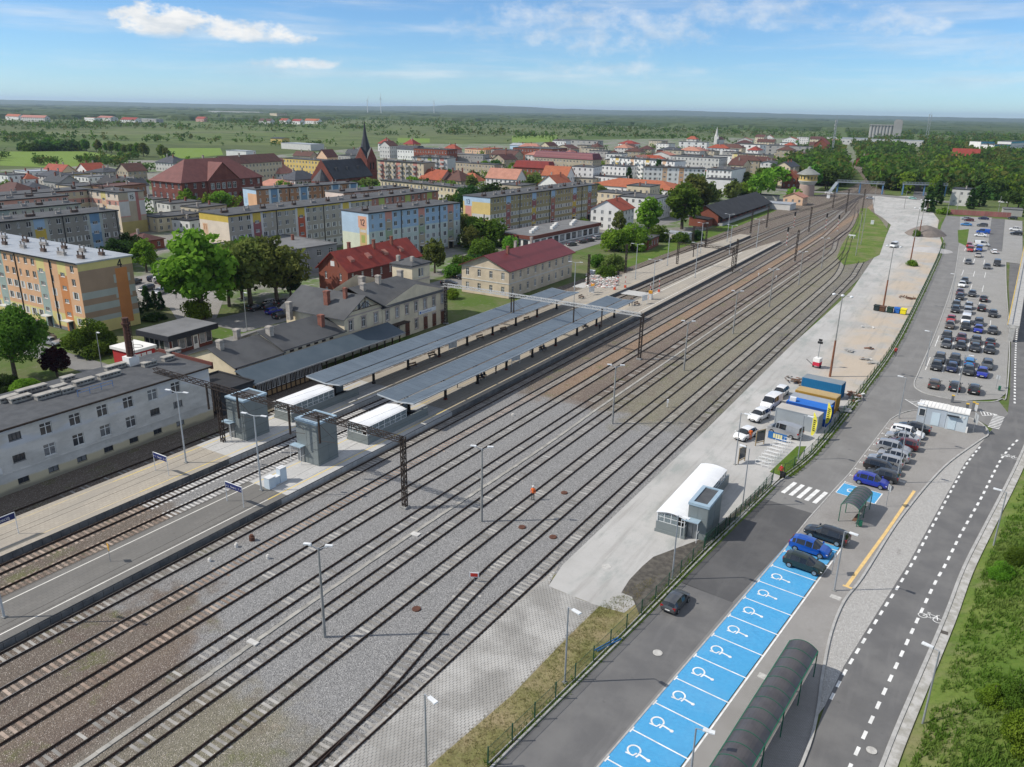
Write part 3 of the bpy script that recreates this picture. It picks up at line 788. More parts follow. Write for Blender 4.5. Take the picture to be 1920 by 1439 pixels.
def stair_housing(x0,x1,y0,y1,yw,z0,label,wall_h=1.25,top=2.55,flip=False,group='stair housings'):
 """barrel roofed glazed box over a stair going down; walls run on to yw"""
 t=thing('stair_housing',label,'stair housing',((x0+x1)/2,y0,z0),R(0),group=group)
 w,L=(x1-x0)/2,y1-y0
 for s in(-1,1):
  MB().box(s*w-.12,s*w+.12,0,yw-y0,0,wall_h).build('side_wall',LIFTGREY,t)
 MB().box(-w+.12,w-.12,0,.22,0,wall_h).build('end_wall',LIFTGREY,t)
 MB().box(-w-.2,w+.2,-.1,.0,0,.35).build('plinth',LIFTGREY2,t)
 MB().box(-w+.12,w-.12,.22,yw-y0,.004,.03).build('stairwell_shade',SHADEDARK,t)  # flat dark sheet, paints the shade of the well instead of a stair
 n=10;r=MB();rise=.3
 pts=[(-w-.12+(2*w+.24)*i/n,top+rise*(1-(2*i/n-1)**2))for i in range(n+1)]
 for i in range(n):
  (xa,za),(xb,zb)=pts[i],pts[i+1]
  r.quad((xa,-.15,za),(xb,-.15,zb),(xb,L,zb),(xa,L,za))
  r.quad((xb,-.15,zb-.06),(xa,-.15,za-.06),(xa,L,za-.06),(xb,L,zb-.06))
  r.quad((xa,-.15,za-.06),(xb,-.15,zb-.06),(xb,-.15,zb),(xa,-.15,za))
  r.quad((xb,L,zb-.06),(xa,L,za-.06),(xa,L,za),(xb,L,zb))
 r.build('barrel_roof',PLASTIC,t,smooth=40)
 fr=MB();k=max(4,int(L/1.05))
 for s in(-1,1):
  for i in range(k+1):
   fr.box(s*w-.04,s*w+.04,L*i/k-.035,L*i/k+.035,wall_h,top+.03)
  for zz in(wall_h+.03,wall_h+.55,top-.1):
   fr.box(s*w-.03,s*w+.03,0.036,L-.036,zz-.025,zz+.025)
  for i in range(k):
   MB().box(s*w-.01,s*w+.01,L*i/k+.04,L*(i+1)/k-.04,wall_h+.06,top-.13).build('pane',CLEAR,t)
 for i in range(1,4):
  xx=-w+2*w*i/4
  fr.box(xx-.035,xx+.035,.04,.11,wall_h,top+rise*(1-(2*i/4-1)**2)-.06)
  MB().box(xx-w/2+.04,xx-.04,.06,.08,wall_h+.06,top-.1).build('pane',CLEAR,t)
 for zz in(wall_h+.03,wall_h+.6,top):
  fr.box(-w+.04,w-.04,.045,.105,zz-.025,zz+.025)
 fr.build('frame',WHITEMETAL,t)
 return t
stair_housing(-70.9,-67.45,73.4,81.8,86.8,PZ,'white barrel roofed stair housing on the right platform')
stair_housing(-85.2,-81.9,73.4,82.2,87.6,PZ,'white barrel roofed stair housing on the left platform')
# ------------------------------------------------------------------ yard, lane, parking, main road
FENCE=[(-31.0,-30),(-27.2,0),(-25.6,18),(-23.75,36.7),(-21.55,58.3),(-20.3,72.9),(-18.2,92.8)]
FENCE_N=[(-17.4,97.1),(-16.0,106.4),(-15.0,125),(-14.4,141.8),(-13.5,168),(-13.7,207),(-14.9,287),(-16.2,333),(-20.9,372),(-22.5,419)]
LANE_L=[(-30.6,-30),(-26.8,0),(-25.2,18),(-23.4,36.7),(-21.2,58.3),(-19.9,72.9),(-17.9,92.8),(-17.1,97.1),(-15.7,106.4),(-14.6,125),(-14.0,141.8),(-13.2,168),(-13.4,207),(-14.6,287),(-15.9,333),(-20.6,372),(-22.0,432)]
LANE_R=[(-24.7,-30),(-21.4,0),(-17.1,40.7),(-13.1,78.2),(-12.4,86.6),(-11.2,97.0),(-10.5,102.5),(-8.6,126.5)]
LOT_L=[(-6.3,144.0),(-7.4,147.6),(-7.4,158),(-7.3,198),(-8.1,259),(-10.9,332),(-16.2,432)]
KERB_S=[(-7.2,20),(-5.6,36),(-4.8,48.9),(-4.9,54.3),(-5.5,59.6),(-6.0,65.9),(-5.9,71.7),(-5.1,77),(-3.9,88.6),(-3.0,95.3),(-1.5,104.7),(0.4,114.0),(3.6,125.0),(4.4,127.6),(4.2,130.4),(2.8,133.4),(0.6,134.6)]
ROAD_L=[(-9.0,0),(-7.0,20),(-5.4,36),(-4.65,48.9),(-4.6,56),(-4.2,61.8),(-3.0,71),(-1.4,82.9),(0.7,102.3),(2.1,114.6),(3.4,122.0),(5.0,131)]
ROAD_R=[(-5.5,0),(-2.5,25),(-0.6,44),(0.1,51.8),(0.7,57.9),(2.5,73.8),(3.5,84.4),(5.0,95.6),(7.3,112.1),(9.0,125.7),(11.0,145),(12.2,190),(12.5,260)]
# concrete service yard between the tracks and the fence
yard_l=[(-31.6,62.6),(-31.4,82),(-31.1,106),(-31.2,160),(-30.6,190),(-30.1,222),(-33.3,289),(-37.2,348),(-39.5,377),(-46,402),(-52,420),(-60,470),(-66,512)]
sheet('service_yard',yard_l+[(-44,530),(-33.5,474),(-23.5,410),(-21.2,372),(-16.6,333),(-15.2,287),(-14.0,207),(-13.8,168),(-14.7,141.8),(-15.3,125),(-16.3,106.4),(-17.7,97.1),(-20.4,72.9),(-22.93,58.50),(-25.90,58.16),(-30.96,58.44)],.03,YARD)
# rough verge between the paved strip and the fence
sheet('grass_verge',[(-23.76,60.99),(-25.30,58.65),(-25.70,52.08),(-26.02,43.56),(-27.21,34.27),(-31.5,8),(-34,-30),(-30.95,-30),(-27.1,0),(-25.5,18),(-23.65,36.7),(-21.5,58.3),(-20.25,72.9),(-18.0,94.6),(-19.3,94.6),(-21.3,75.2),(-24.05,69.96)],.02,DRYGRASS)
sheet('verge_ground',[(-31.5,60),(-30,70),(-22,94),(-18.3,94),(-20.3,73),(-21.6,58.5),(-24,52)],.006,DRYGRASS)
sheet('soil_strip',[(-18.3,92.6),(-18.9,93.2),(-20.5,80),(-21.3,75.5),(-24.33,69.15),(-24.59,66.91),(-24.72,63.82),(-24.49,61.36),(-23.33,61.27),(-21.6,59.0),(-20.2,73)],.04,SOIL)
sheet('lawn_patch',[(-19.39,96.90),(-18.33,107.51),(-17.19,108.28),(-17.09,96.36)],.075,GRASS)
# turf between the fence and the lane
b=MB();strip(smoothline([(-23.2,40),(-21.05,60),(-19.75,74),(-17.85,93)],2),.5,.03,b);strip(smoothline(FENCE_N,2),.9,.034,b,side=.25)
b.build('fence_turf',GRASS)['kind']='structure'
# asphalt
sheet('access_lane',LANE_L+LOT_L[::-1]+[(-5.8,133.6),(-7.6,130.5)]+LANE_R[::-1],.0,ASPH_OLD)
sheet('lane_patch',[(-20.62,66.27),(-14.92,65.70),(-13.3,78),(-12.5,86.3),(-11.85,88.37),(-18.19,88.97),(-19.2,80)],.004,ASPH_NEW)
sheet('lane_patch',[(-26.2,6),(-20.8,6),(-14.81,65.68),(-20.07,66.29),(-23.2,38.5)],.004,ASPH)
sheet('main_road',ROAD_L+[(6.8,140),(7.0,150.9),(6.8,189),(5.6,257),(5.4,300),(12.5,300)]+ROAD_R[::-1],-.004,ASPH)
sheet('gate_road',[(-6.0,133.4),(0.6,134.9),(3.2,133.6),(5.0,131),(6.9,140),(5.5,145.6),(0.6,142.2),(-3.9,142.2),(-6.3,144.0),(-9,140)],.003,ASPH_OLD)
# pavements
sheet('disabled_bays',[(-18.56,27.0),(-13.9,27.0),(-8.15,82.0),(-12.8,82.3)],.02,BLUEPAVE,thick=.05)
sheet('bus_pavement',[(-13.84,27.0)]+[(-8.09,82.0),(-12.8,82.36),(-12.4,86.6),(-11.2,97),(-10.5,102.5),(-8.6,126.5),(-7.6,130.0),(-5.8,133.0),(-3,134.2),(0.6,134.5)]+KERB_S[::-1][1:],.016,GREYPAVE,thick=.05)
sheet('disabled_bay',[(-11.05,95.5),(-10.65,99.0),(-6.0,98.5),(-6.4,95.0)],.024,BLUEPAVE)
COBBLE=None
def cobble_material():
 m,g,b=new_mat('cobbles')
 p=g.pos()
 cell=g.sep(g.voro(p,7.5))[0];d=g.voro(p,7.5,'Distance','DISTANCE_TO_EDGE')
 c=g.ramp(cell,[(0,(0.38,0.37,0.35)),(.5,(0.44,0.43,0.41)),(1,(0.50,0.49,0.47))])
 c=g.mix(g.step(d,0.02,0.10),(0.30,0.29,0.275),c)
 c=g.mix(g.math('MULTIPLY',g.step(g.noise(g.scale(p,(1,.4,1)),.9,5,.65),.6,.7),.45),c,(0.2,0.19,0.175))
 g.put(b.inputs['Base Color'],c);b.inputs['Roughness'].default_value=.9;b.inputs['Specular IOR Level'].default_value=.2
 g.put(b.inputs['Normal'],g.bump(g.step(d,0.0,0.15),.7,.03))
 return m
COBBLE=cobble_material()
sheet('cobble_strip',ROAD_L[4:]+KERB_S[::-1][4:14],.006,COBBLE)
# car park beyond the gate
sheet('car_park',LOT_L+[(-3.3,437.5),(-3.3,434),(-1.7,325),(2.8,325),(2.1,434),(9,432),(9,300),(4.2,301),(4.9,257),(6.4,189),(6.4,151),(5.5,147.0),(0.6,142.6),(-3.9,142.6)],.016,LOTPAVE,thick=.04)
sheet('car_park_drive',[(-3.35,434),(-1.75,325),(2.75,325),(2.05,434)],.009,ASPH)
sheet('car_park_lawn',[(-14.0,377.5),(-10.2,384.4),(-8.5,330.8),(-11.6,339.2)],.03,GRASS)
# kerbs
def kerb(name,pts,w=.2,h=.12,z=.0,n=4):
 b=MB();strip(smoothline(pts,n),w,z,b,h=h)
 structure(b.build(name,KERB));
kerb('kerb',LANE_L[1:-1],.16,.14)
kerb('kerb',KERB_S,.22,.13)
kerb('kerb',[(-0.3,47)]+ROAD_R[3:],.3,.14)
kerb('kerb',LOT_L[:-1][::-1]+[(-3.9,142.4),(0.6,142.4),(4.2,144.2),(5.8,147.2),(6.5,151),(6.5,189),(5.0,257),(4.3,301)],.18,.1)
kerb('kerb',[(-8.6,126.3),(-7.5,130.2),(-5.8,133.0),(-3,134.3),(0.6,134.6)],.16,.1)
b=MB();strip(LANE_R[2:],.14,.0,b,h=.045);structure(b.build('kerb',KERB))
# rough concrete footing beyond the road's right kerb
b=MB();strip(smoothline([(-0.1,47)]+ROAD_R[3:],4),.75,-.02,b,h=.1,side=.55);structure(b.build('road_verge',mat('rough_concrete',(0.45,0.44,0.42),(0.30,0.29,0.26),1.2,.95,bump=.5)))
# ------------------------------------------------------------------ painted markings
def marks(name,b,m,label=None):
 o=b.build(name,m);o['kind']='structure';return o
BAY_O=Vector((-16.98,41.80));BAY_U=(Vector((-13.12,78.13))-BAY_O).normalized();BAY_V=Vector((BAY_U.y,-BAY_U.x));BAY_W=3.64
def bq(b,s0,s1,t0,t1,z,O=BAY_O,U=BAY_U,V=BAY_V):
 q=[O+U*s+V*t for s,t in((s0,t0),(s0,t1),(s1,t1),(s1,t0))]
 b.quad(*[(p.x,p.y,z)for p in q])
def wheelchair(b,O,U,V,z,sc=1.0):
 """accessibility symbol: wheel arc, seated figure; U along the lane, V towards the pavement"""
 def pt(u,v):p=O+U*(u*sc)+V*(v*sc);return(p.x,p.y)
 arc=[pt(.1+.42*math.sin(t),-.25-.42*math.cos(t))for t in[R(-75+255*i/16)for i in range(17)]]
 strip(arc,.12*sc,z,b)
 strip([pt(-.38,-.62),pt(-.34,-.1),pt(-.02,.02)],.12*sc,z+.0006,b)
 strip([pt(-.36,.12),pt(.0,.2)],.12*sc,z+.001,b)
 strip([pt(.0,.1),pt(-.08,.8)],.14*sc,z+.0012,b)
 hd=[pt(-.1+.14*math.cos(R(i*45)),.9+.14*math.sin(R(i*45)))for i in range(8)]
 b.add([(q[0],q[1],z+.0014)for q in hd],[tuple(range(8))])
lines=MB();
for i in range(-3,12):
 s=i*BAY_W
 bq(lines,s-.06,s+.06,.15,4.72,.026);bq(lines,s-.32,s+.32,.05,.19,.0262)
bq(lines,-3*BAY_W,11.5*BAY_W,4.70,4.84,.0264)
marks('bay_lines',lines,WHITEPAINT)
for i in range(-2,11):
 b=MB();wheelchair(b,BAY_O+BAY_U*(i*BAY_W+BAY_W/2)+BAY_V*1.55,BAY_U,BAY_V,.027,1.12);marks('wheelchair_symbol',b,WHITEPAINT)
b=MB();O2=Vector((-11.05,95.5));U2=Vector((.114,.9935));V2=Vector((.9935,-.114))
for a in((0,.1,0,4.7),(3.42,3.52,0,4.7),(0,3.52,4.6,4.72),(0,3.52,0,.1)):bq(b,*a,.03+.0003*a[0],O2,U2,V2)
marks('bay_lines',b,WHITEPAINT)
b=MB();wheelchair(b,O2+U2*1.75+V2*1.7,U2,V2,.032,1.1);marks('wheelchair_symbol',b,WHITEPAINT)
# short tick lines of the ordinary bays by the lane
b=MB();O3=Vector((-10.65,99.2));U3=Vector((.0826,.9966));V3=Vector((.9966,-.0826))
for i in range(10):
 bq(b,i*2.55+.1,i*2.55+.2,.1,1.6 if i%2 else 1.1,.022,O3,U3,V3);bq(b,i*2.55-.1,i*2.55+.4,.03,.12,.0222,O3,U3,V3)
marks('bay_lines',b,WHITEPAINT)
# zebra crossing
ZO=Vector((-16.75,91.9));ZU=Vector((.17,.985));ZV=Vector((.985,-.17))
for i in range(5):
 b=MB();bq(b,0,3.9,i*.98,i*.98+.5,.009,ZO,ZU,ZV);marks('zebra_stripe',b,WHITEPAINT)
# dashed lines of the main road
def dashes(pts,gap,ln,w,z):
 pl=[Vector(p)for p in smoothline(pts,6)];tot=sum((pl[i+1]-pl[i]).length for i in range(len(pl)-1))
 b=MB();s=0
 while s<tot-ln:
  (p,d),(q,e)=path_point(pl,s),path_point(pl,s+ln)
  strip([(p.x,p.y),(q.x,q.y)],w,z,b);s+=gap
 marks('dashed_line',b,WHITEPAINT)
dashes([(-4.35,57),(-3.9,61.8),(-2.7,71),(-1.1,82.9),(0.95,102.3),(2.35,114.6),(3.9,123.6)],1.8,.9,.24,.002)
dashes([(-3.8,30),(-2.2,46),(-1.8,50.8),(.9,77),(1.9,84.7),(2.9,93),(4.5,104.6),(6.4,119.7),(8.6,130)],2.0,1.0,.26,.002)
dashes([(7.7,146),(7.7,190),(8.5,250)],1.9,.95,.3,.002)
b=MB();strip([(-6.15,74.5),(-4.35,88.2),(-2.75,101.6)],.34,.022,b);strip([(-6.5,74.6),(-5.6,74.5)],.3,.0222,b);marks('yellow_line',b,YELLOWPAINT)
def bicycle_mark(O,U,V,sc):
 b=MB()
 pt=lambda u,v:tuple((O+U*(u*sc)+V*(v*sc)))[:2]
 for cu in(-.55,.55):
  strip([pt(cu+.33*math.cos(R(20*i)),.33*math.sin(R(20*i)))for i in range(19)],.07*sc,.003,b)
 for k,sg in enumerate((((-.55,0),(-.2,.55),(.4,.55),(.55,0)),((-.2,.55),(.05,0),(.4,.55)),((-.55,0),(.05,0)),((-.35,.72),(-.08,.72)),((.55,0),(.36,.75),(.55,.8)))):
  strip([pt(*q)for q in sg],.07*sc,.0034+.0003*k,b)
 marks('bicycle_symbol',b,WHITEPAINT)
bicycle_mark(Vector((1.39,73.41)),Vector((.99,-.12)),Vector((.12,.99)),1.15)
bicycle_mark(Vector((7.26,120.50)),Vector((.99,-.12)),Vector((.12,.99)),1.15)
# gate road markings: arrows block, zebra bars
b=MB()
for i in range(5):bq(b,.35*1.6*i,.35*1.6*i+.32,0,3.2,.012,Vector((-4.6,135.2)),Vector((.05,1)).normalized(),Vector((1,-.05)).normalized())
marks('zebra_stripes',b,WHITEPAINT)
b=MB()
for i in range(9):bq(b,i*.75,i*.75+.3,0,1.5,.012,Vector((4.3,131.6)),Vector((.1,1)).normalized(),Vector((1,-.1)).normalized())
marks('ladder_marking',b,WHITEPAINT)
def hatch(p0,p1,p2,z):
 b=MB();strip([p0,p1,p2,p0],.18,z,b);P0,P1,P2=map(Vector,(p0,p1,p2))
 for k in range(1,5):
  a=P0.lerp(P1,k/5);c=P0.lerp(P2,k/5);strip([tuple(a),tuple(c)],.16,z+.0004*k,b)
 marks('hatched_marking',b,WHITEPAINT)
hatch((-5.23,134.53),(-7.77,137.85),(-5.45,138.51),.012);hatch((5.41,138.36),(3.05,138.72),(3.43,136.47),.012)
# car park bay lines
b=MB()
for y0,xs,ln in((146.5,(-5.2,-1.9,.9),4.5),(157.5,(-6.5,-3.7,-1.0,1.7),9.5),(176.0,(-6.4,-3.4,-.6,2.0),10),(198,(-5.8,-3,-.2,2.6),10),(219,(-6,-3.2,-.4),10),(243,(-6,-3.2,-.4),10),(266,(-6.5,-3.5,-.6),10),(292,(-7.5,-4.6,-1.7),10),(318,(-8.5,-5.6),10)):
 for x in xs:b.box(x-.07,x+.07,y0,y0+ln,.018,.0195)
 b.box(xs[0],xs[-1],y0+ln/2-.05,y0+ln/2+.05,.0195,.0205)
marks('bay_lines',b,WHITEPAINT)
# manholes
MANHOLE=mat('manhole_cover',(0.50,0.49,0.46),(0.38,0.37,0.35),3.0,.85,bump=.3)
for p,r_,l in(((-18.15,54.82),.42,'pale manhole cover in the lane below the small car'),((-0.75,53.00),.38,'pale manhole cover in the main road near the bottom'),((-27.68,64.78),.5,'round manhole cover in the concrete yard')):
 tag(MB().lathe([(r_,-.01),(r_,.014),(r_*.85,.018),(0,.018)],20).build('manhole_cover',MANHOLE,None,(*p,.036)),l,'manhole','manhole covers')
for p,rz_,l in(((-6.69,71.98),-7,'square drain slab in the pavement by the street lamp'),((-9.55,56.76),-7,'square drain slab beside the long shelter'),((-4.47,103.63),-5,'concrete slab at the foot of the lamp behind the blue car')):
 tag(MB().prism([(-.5,-.32),(.5,-.32),(.5,.32),(-.5,.32)],0,.03).build('drain_slab',MANHOLE,None,(*p,.016),R(rz_)),l,'drain cover','drain slabs')
tag(MB().box(-.3,.3,-.25,.25,0,.02).build('drain_grate',mat('grate',(.09,.08,.07),None,3,.8),None,(*(2.68,71.52),.09)),'brown drain grate at the right kerb of the main road','drain cover')
# ------------------------------------------------------------------ block paved strip of the yard: every block is built
PAVER=mat('paving_block',(0.42,0.412,0.39),(0.27,0.262,0.245),0.22,0.9,bump=.25,bscale=9,rnd=.14)
PAVEBED=mat('paving_joint_sand',(0.24,0.23,0.21),(0.33,0.31,0.28),0.5,0.95)
def block_paving():
 poly=[(-33.6,8),(-33.15,30),(-32.95,37),(-32.55,48),(-31.9,62.4),(-30.96,58.44),(-25.95,58.14),(-25.30,58.65),(-25.70,52.08),(-26.02,43.56),(-27.21,34.27),(-31.4,8)]
 bed=sheet('paved_strip',poly,.012,PAVEBED)
 P=poly
 def inside(x,y):
  r=False
  for i in range(len(P)):
   x1,y1=P[i];x2,y2=P[(i+1)%len(P)]
   if(y1>y)!=(y2>y)and x<(x2-x1)*(y-y1)/(y2-y1)+x1:r=not r
  return r
 me=MB();w,d,h=.165,.115,.03
 me.add([(-w,-d,0),(w,-d,0),(w,d,0),(-w,d,0),(-w+.012,-d+.012,h),(w-.012,-d+.012,h),(w-.012,d-.012,h),(-w+.012,d-.012,h)],
           [(4,5,6,7),(0,1,5,4),(1,2,6,5),(2,3,7,6),(3,0,4,7)])
 rest=me;me=me.mesh('paving_block',PAVER);rng=random.Random(7)
 far=MB();cnt=0;row=0;y=26.0
 while y<62.4:
  x=-34+(.175 if row%2 else 0)
  while x<-24:
   xx,yy=x,y+(x+34)*.04
   if inside(xx,yy)and inside(xx-.15,yy)and inside(xx+.15,yy):
    dz=rng.uniform(-.006,.006)+.008*mnoise.noise((xx*.5,yy*.5,0))
    rz_=R(2.3)+rng.uniform(-.02,.02)
    if yy<36.6 and cnt<300:
     link('paving_block',me,bed,(xx,yy,.012+dz),rz_);cnt+=1
    else:
     c_,s_=math.cos(rz_),math.sin(rz_)
     far.add([(xx+vx*c_-vy*s_,yy+vx*s_+vy*c_,.012+dz+vz)for vx,vy,vz in rest.v],rest.f)
   x+=.35
  y+=.25;row+=1
 f=far.build('far_paving_blocks',PAVER,bed);f['kind']='stuff'
block_paving()
# ------------------------------------------------------------------ grass embankment right of the main road
def embankment():
 base=smoothline([(0.9,30),(0.6,47)]+[(x+.9,y)for x,y in ROAD_R[3:]],4)
 b=MB();vs=[];nx=26
 for(x,y)in base:
  for k in range(nx):
   d=k*.9
   z=min(.36*d,5.2+.03*d)+.35*mnoise.noise((x*.25+d*.3,y*.25,0))*min(1,d/2)+.08*mnoise.noise((x+d,y,3))
   vs.append((x+d,y-d*.15,z-.03 if k else-.06))
 fs=[(i*nx+k,i*nx+k+1,(i+1)*nx+k+1,(i+1)*nx+k)for i in range(len(base)-1)for k in range(nx-1)]
 b.add(vs,fs);o=b.build('grass_bank',GRASS_BANK,smooth=60);structure(o)
 return vs,nx
BANK_V,BANK_N=embankment()
# ------------------------------------------------------------------ building kit
def glass_material(name,dark,light,share=.35,rough=.12):
 m,g,b=new_mat(name)
 r=g.n('ShaderNodeObjectInfo').outputs['Random']
 c=g.mix(g.step(r,1-share,1.0),dark,light)
 p=g.pos();c=g.mix(g.math('MULTIPLY',g.step(g.noise(p,1.6,2.0,.5),.5,.7),.5),c,shade(dark,.6))
 g.put(b.inputs['Base Color'],c);b.inputs['Roughness'].default_value=rough;b.inputs['Specular IOR Level'].default_value=.6
 return m
WGLASS=glass_material('window_glass',(0.035,0.04,0.048),(0.26,0.27,0.28),.5)
WFRAME=mat('window_frame_white',(0.74,0.74,0.72),(0.66,0.66,0.64),1.5,.5)
BFRAME=mat('window_frame_brown',(0.16,0.085,0.05),None,1.5,.6)
WIN={}
def window_meshes(w,h,style=0,fm=None,near=False):
 """style 0 two casements, 1 single, 2 with transom, 3 wide three-part"""
 key=(round(w,2),round(h,2),style,fm.name if fm else '',near)
 if key in WIN:return WIN[key]
 b=MB();t=.07;x0,x1=-w/2,w/2
 b.box(x0,x1,-.03,.04,0,t);b.box(x0,x1,-.03,.04,h-t,h);b.box(x0,x0+t,-.03,.04,t,h-t);b.box(x1-t,x1,-.03,.04,t,h-t)
 if style in(0,2):b.box(-.045,.045,-.034,.04,t,h-t)
 if style==2:b.box(x0+t,x1-t,-.032,.04,h*.66,h*.66+.07)
 if style==3:
  for q in(-w/6,w/6):b.box(q-.04,q+.04,-.034,.04,t,h-t)
 b.box(x0-.04,x1+.04,-.17,-.03,-.05,-.005)# sill
 p=MB().box(x0+t*.5,x1-t*.5,.005,.02,t*.5,h-t*.5)
 if near:
  r=(b.mesh('window',fm or WFRAME),p.mesh('pane',WGLASS))
 else:
  n=len(b.f);b.add(p.v,p.f,1);r=(b.mesh('window',[fm or WFRAME,WGLASS]),None)
 WIN[key]=r
 return r
def wallgrid(b,o,ux,L,H,holes=(),zones=(),m0=0,z0=0.0,reveal=.14,mrev=None,top=None):
 """wall rectangle with real openings. holes (x0,x1,z0,z1); zones (x0,x1,z0,z1,material)"""
 o=Vector(o);ux=Vector((ux[0],ux[1],0)).normalized();n=Vector((ux.y,-ux.x,0));up=Vector((0,0,1))
 P=lambda x,z,d=0.0:tuple(o+ux*x+up*z-n*d)
 xs=sorted({round(v,3)for v in[0,L]+[q for hq in list(holes)+list(zones)for q in hq[:2]if 0<q<L]})
 zs=sorted({round(v,3)for v in[z0,H]+[q for hq in list(holes)+list(zones)for q in hq[2:4]if z0<q<H]})
 for i in range(len(xs)-1):
  xc=(xs[i]+xs[i+1])/2
  for k in range(len(zs)-1):
   zc=(zs[k]+zs[k+1])/2
   if any(a<xc<c and e<zc<f for a,c,e,f in holes):continue
   m=m0
   for a,c,e,f,mm in zones:
    if a<xc<c and e<zc<f:m=mm
   b.quad(P(xs[i],zs[k]),P(xs[i+1],zs[k]),P(xs[i+1],zs[k+1]),P(xs[i],zs[k+1]),m)
 mr=m0 if mrev is None else mrev
 for a,c,e,f in holes:
  b.quad(P(a,e),P(a,e,reveal),P(a,f,reveal),P(a,f),mr);b.quad(P(c,e,reveal),P(c,e),P(c,f),P(c,f,reveal),mr)
  b.quad(P(a,f,reveal),P(c,f,reveal),P(c,f),P(a,f),mr);b.quad(P(a,e),P(c,e),P(c,e,reveal),P(a,e,reveal),mr)
def put_windows(par,o,ux,holes,style=0,fm=None,near=False,reveal=.12,name='window'):
 o=Vector(o);ux=Vector((ux[0],ux[1],0)).normalized();n=Vector((ux.y,-ux.x,0));rz=math.atan2(ux.y,ux.x)
 for a,c,e,f in holes:
  st=style if not callable(style)else style(a,e)
  fr,pn=window_meshes(c-a,f-e,st,fm,near)
  p=o+ux*((a+c)/2)-n*reveal
  w=link(name,fr,par,(p.x,p.y,e),rz)
  if pn:link('pane',pn,w)
def digits(text,w,h,m,par,o,ux,x,z,t=.16):
 """painted house number built from strokes, standing just proud of the wall"""
 G_={'1':[((.25,.8),(.55,1)),((.55,1),(.55,0))],'2':[((0,.8),(.1,.95)),((.1,.95),(.4,1)),((.4,1),(.72,.9)),((.72,.9),(.72,.65)),((.72,.65),(0,0)),((0,0),(.75,0))],
          '3':[((0,.9),(.3,1)),((.3,1),(.7,.88)),((.7,.88),(.65,.6)),((.65,.6),(.3,.53)),((.3,.53),(.72,.42)),((.72,.42),(.7,.12)),((.7,.12),(.3,0)),((.3,0),(0,.1))],
          '4':[((.55,0),(.55,1)),((.55,1),(0,.32)),((0,.32),(.8,.32))],'5':[((.7,1),(.1,1)),((.1,1),(.05,.55)),((.05,.55),(.5,.6)),((.5,.6),(.72,.4)),((.72,.4),(.6,.08)),((.6,.08),(.3,0)),((.3,0),(0,.08))],
          '6':[((.65,1),(.25,.8)),((.25,.8),(.02,.35)),((.02,.35),(.15,.03)),((.15,.03),(.55,.03)),((.55,.03),(.7,.28)),((.7,.28),(.5,.52)),((.5,.52),(.1,.45))]}
 o=Vector(o);ux=Vector((ux[0],ux[1],0)).normalized();n=Vector((ux.y,-ux.x,0))
 b=MB()
 for i,ch in enumerate(text):
  for(x0,y0),(x1,y1)in G_[ch]:
   a=o+ux*(x+i*w*1.05+x0*w)+n*.03+Vector((0,0,z+y0*h));c=o+ux*(x+i*w*1.05+x1*w)+n*.03+Vector((0,0,z+y1*h))
   b.bar(a,c,.05,t,up=(0,0,1))if abs(x1-x0)>abs(y1-y0)*.05 else b.bar(a,c,t,.05,up=tuple(n))
 return b.build('number',m,par)
def roof_material(name,c,c2,course=.34,metal=0.0,rough=.75,ang=0.0):
 if name in MATS:return MATS[name]
 m,g,b=new_mat(name)
 p=g.pos();x,y,z=g.sep(p)
 f=g.step(g.noise(p,.5,5.0,.65),.35,.68)
 col=g.mix(f,c,c2)
 w=g.n('ShaderNodeTexWave');w.wave_type='BANDS';w.bands_direction='Z';w.inputs['Scale'].default_value=.31416/course*1.6;w.inputs['Distortion'].default_value=.4
 g.put(w.inputs['Vector'],p)
 col=g.mix(g.math('MULTIPLY',g.step(w.outputs[1],.75,.98),.35),col,shade(c,.45))
 oi=g.n('ShaderNodeObjectInfo').outputs['Random']
 hs=g.n('ShaderNodeHueSaturation');g.put(hs.inputs['Color'],col);g.put(hs.inputs['Value'],g.math('MULTIPLY_ADD',oi,.3,.85));g.put(hs.inputs['Hue'],g.math('MULTIPLY_ADD',oi,.02,.49))
 g.put(b.inputs['Base Color'],hs.outputs[0]);b.inputs['Roughness'].default_value=rough;b.inputs['Metallic'].default_value=metal;b.inputs['Specular IOR Level'].default_value=.3
 g.put(b.inputs['Normal'],g.bump(w.outputs[1],.4,.04))
 return m
RT={'red':roof_material('tiles_red',(0.30,0.058,0.034),(0.22,0.045,0.03)),'orange':roof_material('tiles_orange',(0.36,0.105,0.052),(0.28,0.08,0.044)),
      'pink':roof_material('tiles_faded',(0.40,0.18,0.135),(0.32,0.14,0.105)),'brown':roof_material('tiles_brown',(0.105,0.046,0.038),(0.075,0.036,0.03)),
      'maroon':roof_material('sheet_maroon',(0.15,0.030,0.036),(0.125,0.027,0.032),3.0,0.1,.5),'slate':roof_material('tiles_slate',(0.062,0.068,0.08),(0.045,0.05,0.06)),
      'school':roof_material('tiles_school',(0.20,0.083,0.068),(0.155,0.065,0.055)),'felt':mat('roof_felt',(0.062,0.064,0.068),(0.085,0.087,0.09),.25,.9,bump=.15,bscale=2),
      'felt2':mat('roof_felt_pale',(0.135,0.137,0.14),(0.17,0.172,0.175),.25,.9,bump=.1,bscale=2),'tin':mat('roof_tin',(0.40,0.42,0.44),(0.33,0.35,0.37),.3,.5,.3),
      'black':roof_material('tiles_black',(0.03,0.031,0.034),(0.022,0.023,0.026))}
PL={}
def plaster(key,c=None,c2=None):
 if key not in PL:PL[key]=mat('plaster_'+key,c,c2 or shade(c,.9),.4,.9,bump=.1,bscale=3)
 return PL[key]
